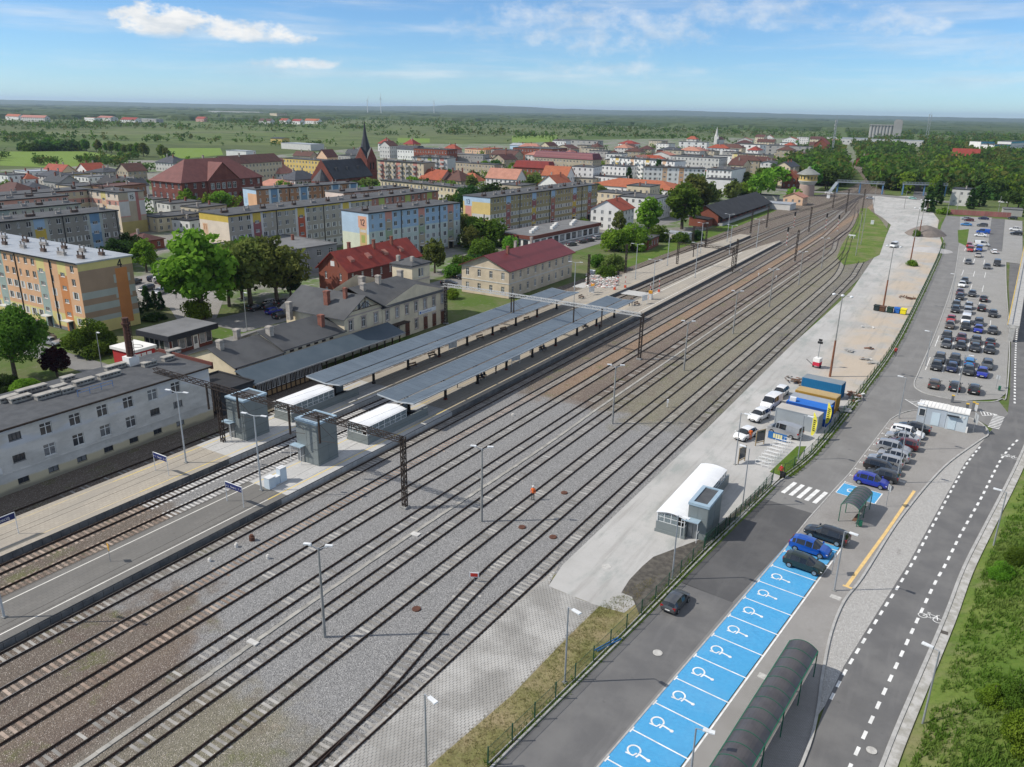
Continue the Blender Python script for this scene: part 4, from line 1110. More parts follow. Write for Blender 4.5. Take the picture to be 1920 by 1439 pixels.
for k_,c_ in dict(white=(.74,.73,.70),cream=(.62,.53,.38),beige=(.50,.44,.34),grey=(.36,.35,.33),pale=(.56,.55,.52),yellow=(.62,.46,.16),ochre=(.52,.33,.12),orange=(.58,.29,.11),peach=(.66,.45,.30),
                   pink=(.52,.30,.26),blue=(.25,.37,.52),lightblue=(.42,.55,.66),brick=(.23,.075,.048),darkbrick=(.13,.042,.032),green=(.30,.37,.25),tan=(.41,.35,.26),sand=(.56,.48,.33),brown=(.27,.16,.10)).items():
 plaster(k_,c_)
CHIM=mat('chimney_render',(0.40,0.37,0.33),(0.28,0.25,0.22),1.2,.9,bump=.2)
CHIMBRICK=mat('chimney_brick',(0.25,0.10,0.07),(0.17,0.07,0.05),2.0,.9,bump=.2)
TIMBER=mat('dark_timber',(0.045,0.03,0.022),None,1.5,.8)
def faces_camera(o,n):
 return n.x*(0-o.x)+n.y*(0-o.y)>0
def building(name,label,cat,p0,ux,L,W,H,roof='gable',rk='red',rh=3.0,over=.4,wall='cream',floors=2,wsize=(1.0,1.4),wgap=2.4,wstyle=0,chim=2,near=False,group=None,fm=None,axis='x',
             gable_wall=None,z0=0.0,wins=True,chm=None,sides=None,plinth=None,trim=False,wtop=None):
 """house in its own frame: facade from p0 along ux (length L), depth W to the left of ux"""
 ux=Vector((ux[0],ux[1])).normalized();rz=math.atan2(ux.y,ux.x)
 t=thing(name,label,cat,(p0[0],p0[1],z0),rz,group)
 wm=plaster(wall)if isinstance(wall,str)else wall
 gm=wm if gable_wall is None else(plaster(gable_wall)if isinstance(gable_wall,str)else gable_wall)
 org=Vector(p0);n2=Vector((ux.y,-ux.x));lv=-n2
 walls=[((0,0,0),(1,0),L,n2,org+ux*L/2,wm),((L,0,0),(0,1),W,ux,org+ux*L+lv*W/2,gm),((L,W,0),(-1,0),L,-n2,org+lv*W+ux*L/2,wm),((0,W,0),(0,-1),W,-ux,org+lv*W/2,gm)]
 b=MB();fh=H/floors;mats=[wm,gm];todo=[]
 for i,(o,u,ln,nn,cc,mm)in enumerate(walls):
  holes=[]
  if wins and(faces_camera(cc,nn)if sides is None else i in sides):
   k=max(1,int((ln-.8)/wgap));sp=ln/k
   for f in range(floors):
    zb=fh*f+fh*.5-wsize[1]*.42
    for j in range(k):
     xc=sp*(j+.5);holes.append((xc-wsize[0]/2,xc+wsize[0]/2,zb,zb+wsize[1]))
   todo.append((o,u,holes))
  wallgrid(b,o,u,ln,H,holes,[]if not plinth else[(0,ln,0,.6,2)],1 if mm is gm and gm is not wm else 0,0,.12)
 # gable triangles belong to the wall
 if roof in('gable','half'):
  if axis=='x':
   for xx,sgn in((0,-1),(L,1)):
    tri=[(xx,0,H),(xx,W,H),(xx,W/2,H+rh)]
    b.add(tri if sgn>0 else tri[::-1],[(0,1,2)],1 if gm is not wm else 0)
  else:
   for yy,sgn in((0,1),(W,-1)):
    tri=[(0,yy,H),(L,yy,H),(L/2,yy,H+rh)]
    b.add(tri if sgn>0 else tri[::-1],[(0,1,2)])
 if plinth:mats=[wm,gm,plinth]
 b.build('wall',mats if len(mats)>1 else mats[0],t)
 for o,u,holes in todo:
  put_windows(t,o,u,holes,wstyle,fm,near)
 rm=RT[rk]if isinstance(rk,str)else rk
 r=MB();th=.16
 def slab(q):
  up=[(x,y,z+th)for x,y,z in q];k=len(q)
  r.add(list(q)+up,[tuple(range(k,2*k)),tuple(range(k-1,-1,-1))]+[(i,(i+1)%k,k+(i+1)%k,k+i)for i in range(k)])
 e=over
 if roof=='gable':
  if axis=='x':
   s=rh/(W/2);ze=H-e*s
   slab([(-e,-e,ze),(L+e,-e,ze),(L+e,W/2,H+rh),(-e,W/2,H+rh)]);slab([(L+e,W+e,ze),(-e,W+e,ze),(-e,W/2,H+rh),(L+e,W/2,H+rh)])
  else:
   s=rh/(L/2);ze=H-e*s
   slab([(L+e,-e,ze),(L+e,W+e,ze),(L/2,W+e,H+rh),(L/2,-e,H+rh)]);slab([(-e,W+e,ze),(-e,-e,ze),(L/2,-e,H+rh),(L/2,W+e,H+rh)])
 elif roof in('hip','pyramid','half'):
  m_=min(L,W)/2*(1 if roof!='half' else.45);s=rh/(min(L,W)/2);ze=H-e*s*.6
  if roof=='half':
   if axis=='y':pass
  if L>=W:a,c=(m_,W/2,H+rh),(L-m_,W/2,H+rh)
  else:a,c=(L/2,m_,H+rh),(L/2,W-m_,H+rh)
  A,B_,C_,D_=(-e,-e,ze),(L+e,-e,ze),(L+e,W+e,ze),(-e,W+e,ze)
  if L>=W:
   slab([A,B_,c,a]);slab([B_,C_,c]);slab([C_,D_,a,c]);slab([D_,A,a])
  else:
   slab([A,B_,a]);slab([B_,C_,c,a]);slab([C_,D_,c]);slab([D_,A,a,c])
 elif roof=='mansard':
  i1=1.1;zt=H+rh
  q0=[(-e,-e,H),(L+e,-e,H),(L+e,W+e,H),(-e,W+e,H)];q1=[(i1,i1,zt),(L-i1,i1,zt),(L-i1,W-i1,zt),(i1,W-i1,zt)]
  for i in range(4):slab([q0[i],q0[(i+1)%4],q1[(i+1)%4],q1[i]])
  m_=min(L,W)/2-i1
  r.prism([(i1,i1),(L-i1,i1),(L-i1,W-i1),(i1,W-i1)],zt,zt+.2)
 elif roof=='shed':
  slab([(-e,-e,H-.1),(L+e,-e,H-.1),(L+e,W+e,H+rh),(-e,W+e,H+rh)])
  b2=MB();b2.add([(L,0,H-.1),(L,W,H-.1),(L,W,H+rh),(0,0,H-.1),(0,W,H-.1),(0,W,H+rh)],[(0,1,2),(5,4,3),(1,4,5,2)]);b2.build('gable_wall',gm,t)
 else:# flat
  r.box(-.12,L+.12,-.12,W+.12,H,H+.14);r.box(-.2,L+.2,-.2,.05,H+.14,H+.4);r.box(-.2,L+.2,W-.05,W+.2,H+.14,H+.4);r.box(-.2,.05,.05,W-.05,H+.14,H+.4);r.box(L-.05,L+.2,.05,W-.05,H+.14,H+.4)
 ro=r.build('roof',rm,t)
 rng=random.Random(int(abs(p0[0]*13+p0[1]*7)))
 for k in range(chim):
  if roof=='flat':x,y,zt=L*(k+.5)/chim,W*rng.uniform(.35,.65),H+.1
  else:x,y,zt=(L*(k+1)/(chim+1),W*.5+rng.choice((-1,1))*W*.1,H+rh*.72)if(axis=='x' and L>=W*.7)else(L*.5+rng.choice((-1,1))*L*.1,W*(k+1)/(chim+1),H+rh*.72)
  c=MB().box(x-.35,x+.35,y-.3,y+.3,zt,zt+(1.5 if roof=='flat' else rh*.28+1.3));zt2=zt+(1.5 if roof=='flat' else rh*.28+1.3)
  c.box(x-.42,x+.42,y-.37,y+.37,zt2,zt2+.12)
  c.build('chimney',chm or(CHIM if rng.random()<.6 else CHIMBRICK),ro)
 if trim:
  b=MB()
  for zz in([H*.5]if floors>1 else[])+[H-.25]:
   b.box(-.06,L+.06,-.08,-.003,zz,zz+.22);b.box(-.08,-.003,-.003,W,zz,zz+.22);b.box(L+.003,L+.08,-.003,W,zz,zz+.22)
  b.build('cornice',plaster('pale'),t)
 return t
# ------------------------------------------------------------------ station house
CREAM=plaster('station',(0.68,0.585,0.42),(0.57,0.49,0.35));STONETRIM=plaster('station_trim',(0.47,0.38,0.33),(0.40,0.33,0.29))
FELT=RT['felt']
def station_house():
 t=thing('station_house','cream station house with dark felt roofs, gabled wing and slate veranda roof','station',(-98.9,78,0))
 X=-98.9
 def wing(y0,y1,xb,H,rh,label_part,fl,n,ridge='y',over=.5,front=True,gable_s=False,ws=(1.0,1.9),rk=FELT):
  """wing with facade at local x=0 facing the tracks; roof ridge along y or along x"""
  b=MB();L=y1-y0;o=(0,y0-78,0)
  holes=[]
  if front:
   fh=H/fl
   for f in range(fl):
    for j in range(n):
     yc=L*(j+.5)/n;zb=fh*f+fh*.24
     holes.append((yc-ws[0]/2,yc+ws[0]/2,zb,min(zb+ws[1],fh*(f+1)-.4)))
  wallgrid(b,o,(0,1),L,H,holes,[],0,0,.18)
  D=X-xb
  hs=[]
  wallgrid(b,(0-D,y0-78,0),(1,0),D,H,hs)
  wallgrid(b,(0,y1-78,0),(-1,0),D,H);wallgrid(b,(-D,y1-78,0),(0,-1),L,H)
  if ridge=='y':
   for yy,s in((y0-78,1),(y1-78,-1)):
    tri=[(-D,yy,H),(0,yy,H),(-D/2,yy,H+rh)];b.add(tri if s>0 else tri[::-1],[(0,1,2)])
  else:
   for xx,s in((0,1),(-D,-1)):
    tri=[(xx,y0-78,H),(xx,y1-78,H),(xx,(y0+y1)/2-78,H+rh)];b.add(tri if s>0 else tri[::-1],[(0,1,2)])
  w=b.build('wall',CREAM,t)
  put_windows(t,o,(0,1),holes,2,near=True,reveal=.16)
  for a,c,e,f in holes:# stone surrounds and hoods
   if ws[1]>1.2:
    fr=MB();yy=y0-78
    fr.box(.0,.05,yy+a-.18,yy+a,e,f);fr.box(.0,.05,yy+c,yy+c+.18,e,f);fr.box(.0,.05,yy+a-.18,yy+c+.18,f,f+.2);fr.box(.0,.14,yy+a-.28,yy+c+.28,f+.2,f+.32);fr.box(.0,.12,yy+a-.2,yy+c+.2,e-.14,e)
    fr.build('window_surround',STONETRIM,t)
  r=MB();th=.14;e=over
  def slab(q):
   k=len(q);r.add(list(q)+[(x,y,z+th)for x,y,z in q],[tuple(range(k,2*k)),tuple(range(k-1,-1,-1))]+[(i,(i+1)%k,k+(i+1)%k,k+i)for i in range(k)])
  ya,yb=y0-78-e,y1-78+e
  if ridge=='y':
   s=rh/(D/2);ze=H-e*s
   slab([(e,ya,ze),(e,yb,ze),(-D/2,yb,H+rh),(-D/2,ya,H+rh)]);slab([(-D-e,yb,ze),(-D-e,ya,ze),(-D/2,ya,H+rh),(-D/2,yb,H+rh)])
  elif ridge=='hip':
   m=(y1-y0)*.18;ze=H-.1
   slab([(e,ya,ze),(e,yb,ze),(-D/2,yb-D/2.2,H+rh),(-D/2,ya,H+rh)]);slab([(e,yb,ze),(-D-e,yb,ze),(-D/2,yb-D/2.2,H+rh)])
   slab([(-D-e,yb,ze),(-D-e,ya,ze),(-D/2,ya,H+rh),(-D/2,yb-D/2.2,H+rh)])
  else:
   L2=(y1-y0)/2;s=rh/L2;ze=H-e*s;ym=(y0+y1)/2-78
   slab([(e,ya,ze),(e,ym,H+rh),(-D-e,ym,H+rh),(-D-e,ya,ze)]);slab([(-D-e,yb,ze),(-D-e,ym,H+rh),(e,ym,H+rh),(e,yb,ze)])
  ro=r.build('roof',rk,t)
  MB().box(.0,.1,y0-78,y1-78,H-.35,H-.12).build('cornice',STONETRIM,t)
  return ro
 r1=wing(78,88,-110.6,4.7,2.1,'',1,0,'y',.35,False)
 r2=wing(88.2,103,-110.6,5.1,2.3,'',1,0,'y',.35,False)
 r3=wing(103,113.5,-114,7.7,3.0,'',2,3,'x',.8,True,ws=(1.05,1.9))
 r4=wing(113.6,134.7,-115,7.3,2.9,'',2,7,'hip',.5,True,ws=(1.0,1.95))
 # attic windows in the gable and small windows under the left eaves
 for k in range(3):
  yy=30.25-1.15+k*1.15
  MB().box(.0,.06,yy-.42,yy+.42,8.3,9.55).build('attic_window',WFRAME,t);MB().box(.06,.075,yy-.32,yy+.32,8.4,9.45).build('attic_pane',WGLASS,t)
 for k in range(6):
  yy=12+k*1.9;MB().box(.0,.05,yy-.45,yy+.45,4.35,4.75).build('eaves_window',TIMBER,t)
 # timber struts in the gable
 g=MB();g.bar((.55,26.2,8.5),(.55,34.3,8.5),.12);g.bar((.55,30.25,8.5),(.55,30.25,10.4),.12);g.bar((.55,28.5,8.5),(.55,30.25,9.8),.1);g.bar((.55,32,8.5),(.55,30.25,9.8),.1)
 g.build('gable_strut',TIMBER,t)
 # chimneys
 for(x,y,z,h,w,m,ro)in((-5,1.5,6.2,1.9,.5,CHIM,r1),(-4.2,11.2,6.2,2.2,.55,CHIM,r2),(-9,8.2,6.2,1.6,.5,CHIM,r1),(-2.8,22,6.2,2.2,.5,CHIMBRICK,r2),(-6,27,9.2,2.3,.5,CHIMBRICK,r3),(-3.2,29,10.4,1.7,.35,CHIMBRICK,r3),
                                   (-6.4,37.5,9.6,1.5,.5,CHIM,r4),(-7.2,43,9.8,1.9,.5,CHIM,r4),(-8.0,51,9.8,1.6,.55,CHIM,r4),(-13,24,6.4,2.6,.5,CHIM,r2),(-13.5,45,8,2.4,.6,CHIM,r4)):
  c=MB().box(x-w,x+w,y-w*.8,y+w*.8,z-.9,z+h);c.box(x-w-.08,x+w+.08,y-w*.8-.08,y+w*.8+.08,z+h-.3,z+h-.12);c.build('chimney',m,ro)
 MB().box(-4.6,-3.8,31.6,32.3,9.75,10.05).build('roof_hatch',mat('hatch_orange',(.35,.12,.06),None,2,.6),r3)
 # square tower at the back
 tw=MB();a,c,d,e=-13.2,-7.6,54.6,60.8
 for o,u,ln in(((a,d,0),(1,0),c-a),((c,d,0),(0,1),e-d),((c,e,0),(-1,0),c-a),((a,e,0),(0,-1),e-d)):
  wallgrid(tw,o,u,ln,11.6,[(ln/2-.9,ln/2-.1,9.0,10.9),(ln/2+.1,ln/2+.9,9.0,10.9)]if u==(0,1)else[],[],0,0,.2)
 tw.build('tower_wall',CREAM,t);put_windows(t,(c,d,0),(0,1),[((e-d)/2-.9,(e-d)/2-.1,9.0,10.9),((e-d)/2+.1,(e-d)/2+.9,9.0,10.9)],1,near=True)
 tr=MB();tr.prism([(a-.4,d-.4),(c+.4,d-.4),(c+.4,e+.4),(a-.4,e+.4)],11.6,11.85);m=((a+c)/2,(d+e)/2)
 q=[(a-.4,d-.4,11.85),(c+.4,d-.4,11.85),(c+.4,e+.4,11.85),(a-.4,e+.4,11.85),(m[0],m[1],13.1)]
 tr.add(q,[(0,1,4),(1,2,4),(2,3,4),(3,0,4)]);tro=tr.build('tower_roof',FELT,t)
 for(x,y)in((a+1,d+1),(c-1.2,d+1.6)):MB().box(x-.35,x+.35,y-.35,y+.35,11.9,13.5).build('chimney',CHIM,tro)
 ct=MB()
 for zz in(8.3,11.2):ct.box(a-.12,c+.12,d-.12,d-.003,zz,zz+.25);ct.box(c+.003,c+.12,d,e,zz,zz+.25)
 ct.build('cornice',STONETRIM,t)
 # veranda: lean-to roof on timber brackets, glazed near half
 SL=mat('veranda_slate',(0.055,0.078,0.098),(0.07,0.094,0.115),.3,.6)
 v=MB();x0,x1,za,zb,ya,yb=.9,5.3,4.55,3.15,-.9,36.0
 v.prism([(x0,ya),(x1,ya),(x1,yb),(x0,yb)],[za-.1,zb-.1,zb-.1,za-.1],[za,zb,zb,za]);v.build('veranda_roof',SL,t)
 v=MB();v.box(x1,x1+.08,ya,yb,zb-.22,zb+.02);v.box(x0,x1,ya-.06,ya,zb-.2,zb-.1);v.build('veranda_gutter',STEEL,t)
 fr=MB();pn=[]
 xf=4.35
 for k in range(15):
  yy=k*1.02+.15;fr.box(xf-.08,xf+.08,yy-.08,yy+.08,0,3.3)
  if k<14:
   o_=MB().box(xf-.03,xf+.01,yy+.14,yy+.88,1.15,2.75).build('veranda_window',WFRAME,t)
   MB().box(xf+.012,xf+.022,yy+.2,yy+.48,1.22,2.68).build('pane',WGLASS,o_);MB().box(xf+.012,xf+.022,yy+.54,yy+.82,1.22,2.68).build('pane',WGLASS,o_)
 for zz in(.1,1.05,2.85,3.25):fr.box(xf-.07,xf+.07,.15,14.4,zz-.06,zz+.06)
 for k in range(5):
  xx=.1+k*1.06;fr.box(xx-.08,xx+.08,.05,.2,0,3.4+(4.35-xx)*.3)
 for zz in(1.05,2.85):fr.box(.1,xf,.06,.19,zz-.06,zz+.06)
 fr.build('timber_frame',TIMBER,t)
 MB().box(xf-.05,xf-.04,.2,14.4,.1,1.05).build('veranda_panel',plaster('ochrewood',(.38,.25,.13)),t)
 MB().box(.1,xf-.1,.1,.12,.1,3.3).build('veranda_panel',plaster('ochrewood'),t)
 MB().box(xf-.05,xf-.04,.2,14.4,2.85,3.3).build('veranda_panel',plaster('ochrewood'),t)
 br=MB()
 for k in range(10):
  yy=15.6+k*2.2;br.box(xf-.1,xf+.1,yy-.1,yy+.1,0,3.3);br.bar((xf,yy,2.2),(xf,yy+.8,3.2),.1);br.bar((xf,yy,2.2),(xf,yy-.8,3.2),.1);br.bar((xf,yy,2.3),(.95,yy,4.2),.09);br.bar((xf,yy,2.4),(5.1,yy,3.1),.09)
 br.build('timber_posts',TIMBER,t)
 # ground floor doors of the main part and its signboard
 for k in(2,4,5,6):
  yy=35.6+(k+.5)*3.01;MB().box(.06,.12,yy-.62,yy+.62,.1,2.75).build('door',plaster('door_brown',(.13,.055,.035)),t)
 MB().box(.0,1.6,37.8,42.2,3.3,3.45).build('door_hood',TIMBER,t)
 sg=MB().box(.05,.16,46.8,52.6,3.55,4.35).build('sign_board',WFRAME,t)
 MB().box(.16,.17,47.1,47.6,3.75,4.15).build('sign_emblem',mat('sign_blue',(.03,.12,.42),None,2,.5),sg)
 txt('Nakło nad Notecią',.40,(.168,47.9,3.78),R(90),MATS['sign_blue'],sg)
 # platform side strip in front of the house
def txt(s,size,loc,rz,m,par,tilt=R(90),align='LEFT'):
 me=TEXTS[s].copy();me.materials.clear();me.materials.append(m);k=size
 if align=='LEFT':me.transform(Matrix.Translation((max(v.co.x for v in me.vertices),0,0)))
 o=link('lettering',me,par,loc,0,k);o.rotation_euler=(tilt,0,rz);return o
station_house()
# ------------------------------------------------------------------ long weathered rail building at the left
def weathered():
 m,g,b=new_mat('weathered_wall')
 p=g.pos();x,y,z=g.sep(p)
 n=g.noise(g.scale(p,(1,.45,1)),.5,6,.65);n2=g.noise(p,1.7,5,.7)
 c=g.mix(g.step(n,.35,.65),(.62,.60,.56),(.47,.455,.42))
 c=g.mix(g.math('MULTIPLY',g.step(n2,.55,.75),.5),c,(.33,.32,.285))
 blue=g.math('MULTIPLY',g.step(g.noise(g.scale(p,(1,.25,1)),.8,3,.5),.45,.6),g.math('MULTIPLY',g.step(z,5.3,5.8),.7))
 c=g.mix(blue,c,(.50,.53,.58))
 low=g.math('SUBTRACT',1.0,g.step(g.math('ADD',z,g.math('MULTIPLY',n2,.5)),1.55,1.85))
 c=g.mix(g.math('MULTIPLY',low,.8),c,(.56,.47,.28))
 c=g.mix(g.math('MULTIPLY',g.math('SUBTRACT',1.0,g.step(g.math('ADD',z,n),.7,1.3)),.7),c,(.14,.135,.115))
 g.put(b.inputs['Base Color'],c);b.inputs['Roughness'].default_value=.92;g.put(b.inputs['Normal'],g.bump(n2,.2,.03));return m
WEATHER=weathered()
def rail_building():
 X,Y0,L,D,H=-93.9,-8.0,77.4,11.6,8.0
 t=thing('rail_building','long weathered two-storey rail building with dark flat roof at the left edge','building',(X,Y0,0))
 holes=[];kinds={}
 k=0;y=3.0;low=[]
 while y<L-2:
  nice=(y+Y0>43)
  for f,zb in((0,3.0),(1,5.75)):
   w=1.45;h=1.55 if nice and not(f==0 and y+Y0>60)else.95
   holes.append((y-w/2,y+w/2,zb if h>1 else zb+.55,(zb if h>1 else zb+.55)+h))
  low.append((y-.65,y+.65,.75,1.5));y+=3.62
 b=MB();wallgrid(b,(0,0,0),(0,1),L,H,holes+low,[],0,0,.2);wallgrid(b,(0,L,0),(-1,0),D,H);wallgrid(b,(-D,0,0),(1,0),D,H);wallgrid(b,(-D,L,0),(0,-1),L,H)
 b.box(.0,.07,0,L,2.45,2.62);b.build('wall',WEATHER,t)
 dk=glass_material('shaded_glass',(.03,.032,.035),(.12,.12,.12),.3)
 for a,c,e,f in holes:
  if f-e>1.2:put_windows(t,(0,0,0),(0,1),[(a,c,e,f)],2,near=True,reveal=.15)
  else:put_windows(t,(0,0,0),(0,1),[(a,c,e,f)],3,plaster('grille',(.06,.062,.065)),near=True,reveal=.15)
 put_windows(t,(0,0,0),(0,1),low,0,plaster('grille'),near=True,reveal=.15)
 r=MB();r.box(-D-.3,.45,-.3,L+.3,H,H+.22);ro=r.build('roof',ROOFDARK,t)
 MB().box(.45,.55,-.3,L+.35,H-.02,H+.2).build('gutter',TIMBER,t)
 MB().box(-D-.3,.45,L+.3,L+.55,H-.3,H+.7).build('parapet',plaster('darkbrick'),t)
 SLAB=mat('vent_concrete',(.36,.345,.31),(.27,.255,.23),1.2,.9,bump=.2)
 def vent(px,py,ln,w=.85,h=.62):
  # roof vent: hollow concrete box with slots
  o=MB();o.box(px-w/2,px+w/2,py-ln/2,py+ln/2,H+.2,H+.2+h*.45);n=max(2,int(ln/.5))
  for i in range(n+1):
   yy=py-ln/2+.07+i*(ln-.14)/n;o.box(px-w/2,px+w/2,yy-.07,yy+.07,H+.2+h*.45,H+.2+h*.85)
  o.box(px-w/2-.1,px+w/2+.1,py-ln/2-.1,py+ln/2+.1,H+.2+h*.85,H+.2+h*1.1)
  o.build('roof_vent',SLAB,ro)
 for(q,ln)in(((15,752),2.2),((60,735),3.6),((38,752),2.4),((90,745),3.0),((110,731),1.7),((125,735),1.6),((158,720),2.6),((128,714),1.6),((205,705),3.0),((216,692),2.8),((280,686),2.0),((315,676),1.6),((327,662),2.0)):
  px,py=VENTS[q];vent(px-X,py-Y0,ln)
 # rusty flue on a white base
 px,py=VENTS[(247,684)];px-=X;py-=Y0
 MB().box(px-.8,px+.8,py-.8,py+.8,H+.2,H+1.5).build('flue_base',plaster('white'),ro)
 RUST=mat('rust_pipe',(.11,.05,.035),(.07,.035,.028),2.0,.85,.2)
 f=MB().tube((px,py,H+1.5),(px,py,H+7.2),.5,.45,12);f.tube((px,py,H+6.2),(px,py,H+6.5),.62,.62,12)
 f.build('flue_pipe',RUST,ro,smooth=40)
 ld=MB()
 for k in range(12):ld.box(px+.5,px+.75,py-.25,py+.25,H+1.8+k*.42,H+1.84+k*.42)
 ld.box(px+.7,px+.76,py-.28,py-.22,H+1.5,H+7);ld.box(px+.7,px+.76,py+.22,py+.28,H+1.5,H+7);ld.build('flue_ladder',RUST,ro)
 # blue handrail on the roof
 px,py=VENTS[(180,735)];px-=X;py-=Y0;rl=MB()
 for k in range(4):rl.tube((px,py-2.4+k*1.6,H+.2),(px,py-2.4+k*1.6,H+1.1),.04)
 for zz in(.7,1.1):rl.tube((px,py-2.4,H+zz),(px,py+2.4,H+zz),.035)
 rl.build('roof_handrail',plaster('railblue',(.10,.2,.4)),ro)
 # air conditioners on the facade
 for yy,zz in((28.0,3.1),(47.3,3.0)):
  a=MB().box(.05,.5,yy-.45,yy+.45,zz,zz+.65).build('air_conditioner',WHITEMETAL,t);MB().lathe([(.24,.5),(.24,.53),(.1,.53)],12).build('fan_grille',GUTTER,a,(0,0,0))
  a.children[0].rotation_euler=(0,R(90),0);a.children[0].location=(0,yy-.1,zz+.33)
VENTS={(15,752):(-102.57,46.01),(60,735):(-103.48,49.49),(38,752):(-101.33,46.86),(90,745):(-99.83,49.53),(110,731):(-101.36,51.93),(125,735):(-99.58,51.90),(158,720):(-100.97,55.05),(128,714):(-103.96,54.60),(205,705):(-100.91,58.61),(216,692):(-103.49,61.15),
         (280,686):(-100.87,64.75),(315,676):(-100.89,67.85),(327,662):(-103.18,70.52),(247,684):(-103.37,63.64),(180,735):(-96.74,54.08)}
rail_building()
# dark sheds between the rail building and the station
building('dark_shed','dark flat shed between the rail building and the station house','shed',(-93.6,70.8),(0,1),6.0,8,3.6,'flat','black',wall=plaster('shed_dark',(.05,.053,.058)),wins=False,chim=0)
# ------------------------------------------------------------------ other near houses
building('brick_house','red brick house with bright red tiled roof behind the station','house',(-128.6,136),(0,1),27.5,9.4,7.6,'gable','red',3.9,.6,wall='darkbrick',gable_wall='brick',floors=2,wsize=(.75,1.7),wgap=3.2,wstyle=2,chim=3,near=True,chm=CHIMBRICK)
def dormer_hatches():
 t=[o for o in bpy.data.objects if o.get('label','').startswith('red brick house with bright')][0]
 ro=[o for o in t.children if o.name.startswith('roof')][0]
 for k in range(4):
  x=3.5+k*6.2;MB().prism([(x-.7,1.4),(x+.7,1.4),(x+.7,2.7),(x-.7,2.7)],[9.0,9.0,9.6,9.6],[9.55,9.55,10.3,10.3]).build('roof_dormer',RT['pink'],ro)
 w=MB();w.box(-.05,.0,4.1,5.3,8.2,9.4);w.build('gable_window',WFRAME,t)
 a=MB()
 for i in range(9):
  q=R(180*i/8);q2=R(180*(i+1)/8)
  if i<8:a.bar((-.03,4.7+1.9*math.cos(q),8.2+1.9*math.sin(q)),(-.03,4.7+1.9*math.cos(q2),8.2+1.9*math.sin(q2)),.1,.2)
 a.build('brick_arch',plaster('darkbrick'),t)
dormer_hatches()
STONE=plaster('stone',(.60,.50,.37),(.48,.40,.30))
building('stone_house','pale stone railway house with wide maroon sheet roof','house',(-99.6,161.5),(0,1),33.5,14.1,7.0,'gable','maroon',2.9,.7,wall=STONE,floors=2,wsize=(.95,1.75),wgap=3.3,wstyle=2,chim=3,near=True,trim=True)
GREYCON=plaster('grey_render',(.27,.28,.285),(.23,.24,.245))
building('grey_hall','low grey flat-roofed public building behind the leafy trees','building',(-162.6,140),(0.1,1),25.5,24,7.0,'flat','felt2',wall=GREYCON,floors=2,wsize=(1.5,1.7),wgap=4.0,wstyle=2,chim=3)
# black kiosk with glass front, red kiosk
def pavilion():
 P=[(-133.6,84.1),(-124.9,85.2),(-125.7,96.8),(-134.3,95.6)]
 t=thing('pavilion','dark glazed pavilion with flat grey roof and wide black fascia','pavilion',(-129.5,90,0),R(3))
 MB().box(-3.6,3.4,-4.8,4.9,0,3.0).build('wall',plaster('darkbrick'),t)
 MB().box(-4.5,4.4,-5.7,5.8,3.0,4.0).build('fascia',plaster('anthracite',(.022,.025,.032)),t)
 MB().box(-4.4,4.3,-5.6,5.7,4.0,4.05).build('roof',RT['felt2'],t)
 for k in range(6):
  if k!=3:
   yy=-4.3+k*1.55;w=MB().box(3.4,3.46,yy,yy+1.35,.7,2.8).build('window',WFRAME,t);MB().box(3.46,3.475,yy+.08,yy+1.27,.78,2.72).build('pane',WGLASS,w)
 d=MB().box(3.4,3.47,.4,1.6,0,2.7).build('door',WFRAME,t);MB().box(3.47,3.485,.65,1.35,1.0,2.4).build('pane',WGLASS,d)
 for k in range(5):
  xx=-3.3+k*1.35;w=MB().box(xx,xx+1.2,-4.86,-4.8,.7,2.8).build('window',WFRAME,t);MB().box(xx+.08,xx+1.12,-4.875,-4.86,.78,2.72).build('pane',WGLASS,w)
pavilion()
def red_kiosk():
 t=thing('red_kiosk','small red kiosk with white roof in front of the dark pavilion','kiosk',(-128,79.6,0),R(2))
 MB().box(-2.8,2.8,-2.2,2.2,0,2.6).build('wall',plaster('kiosk_red',(.42,.03,.03)),t)
 MB().box(-3.1,3.1,-2.5,2.5,2.6,3.1).build('roof',plaster('white'),t)
 b=MB();
 for i in range(24):
  a0,a1=R(15*i),R(15*(i+1));b.bar((1.0+1.3*math.cos(a0),.8*math.sin(a0),3.12),(1.0+1.3*math.cos(a1),.8*math.sin(a1),3.12),.12,.03)
 b.build('roof_emblem',plaster('anthracite'),t)
 for k in range(3):MB().box(2.8,2.86,-1.6+k*1.1,-.7+k*1.1,1.0,2.2).build('window',WFRAME,t)
red_kiosk()
# lift and stair housing in the yard
stair_housing(-26.1,-23.0,74.4,89.2,90.5,.03,'white barrel roofed stair housing in the concrete yard',1.3,2.45,group='stair housings')
lift_tower(-22.95,-20.75,75.2,79.9,4.2,.03,'grey lift tower beside the yard stair housing')
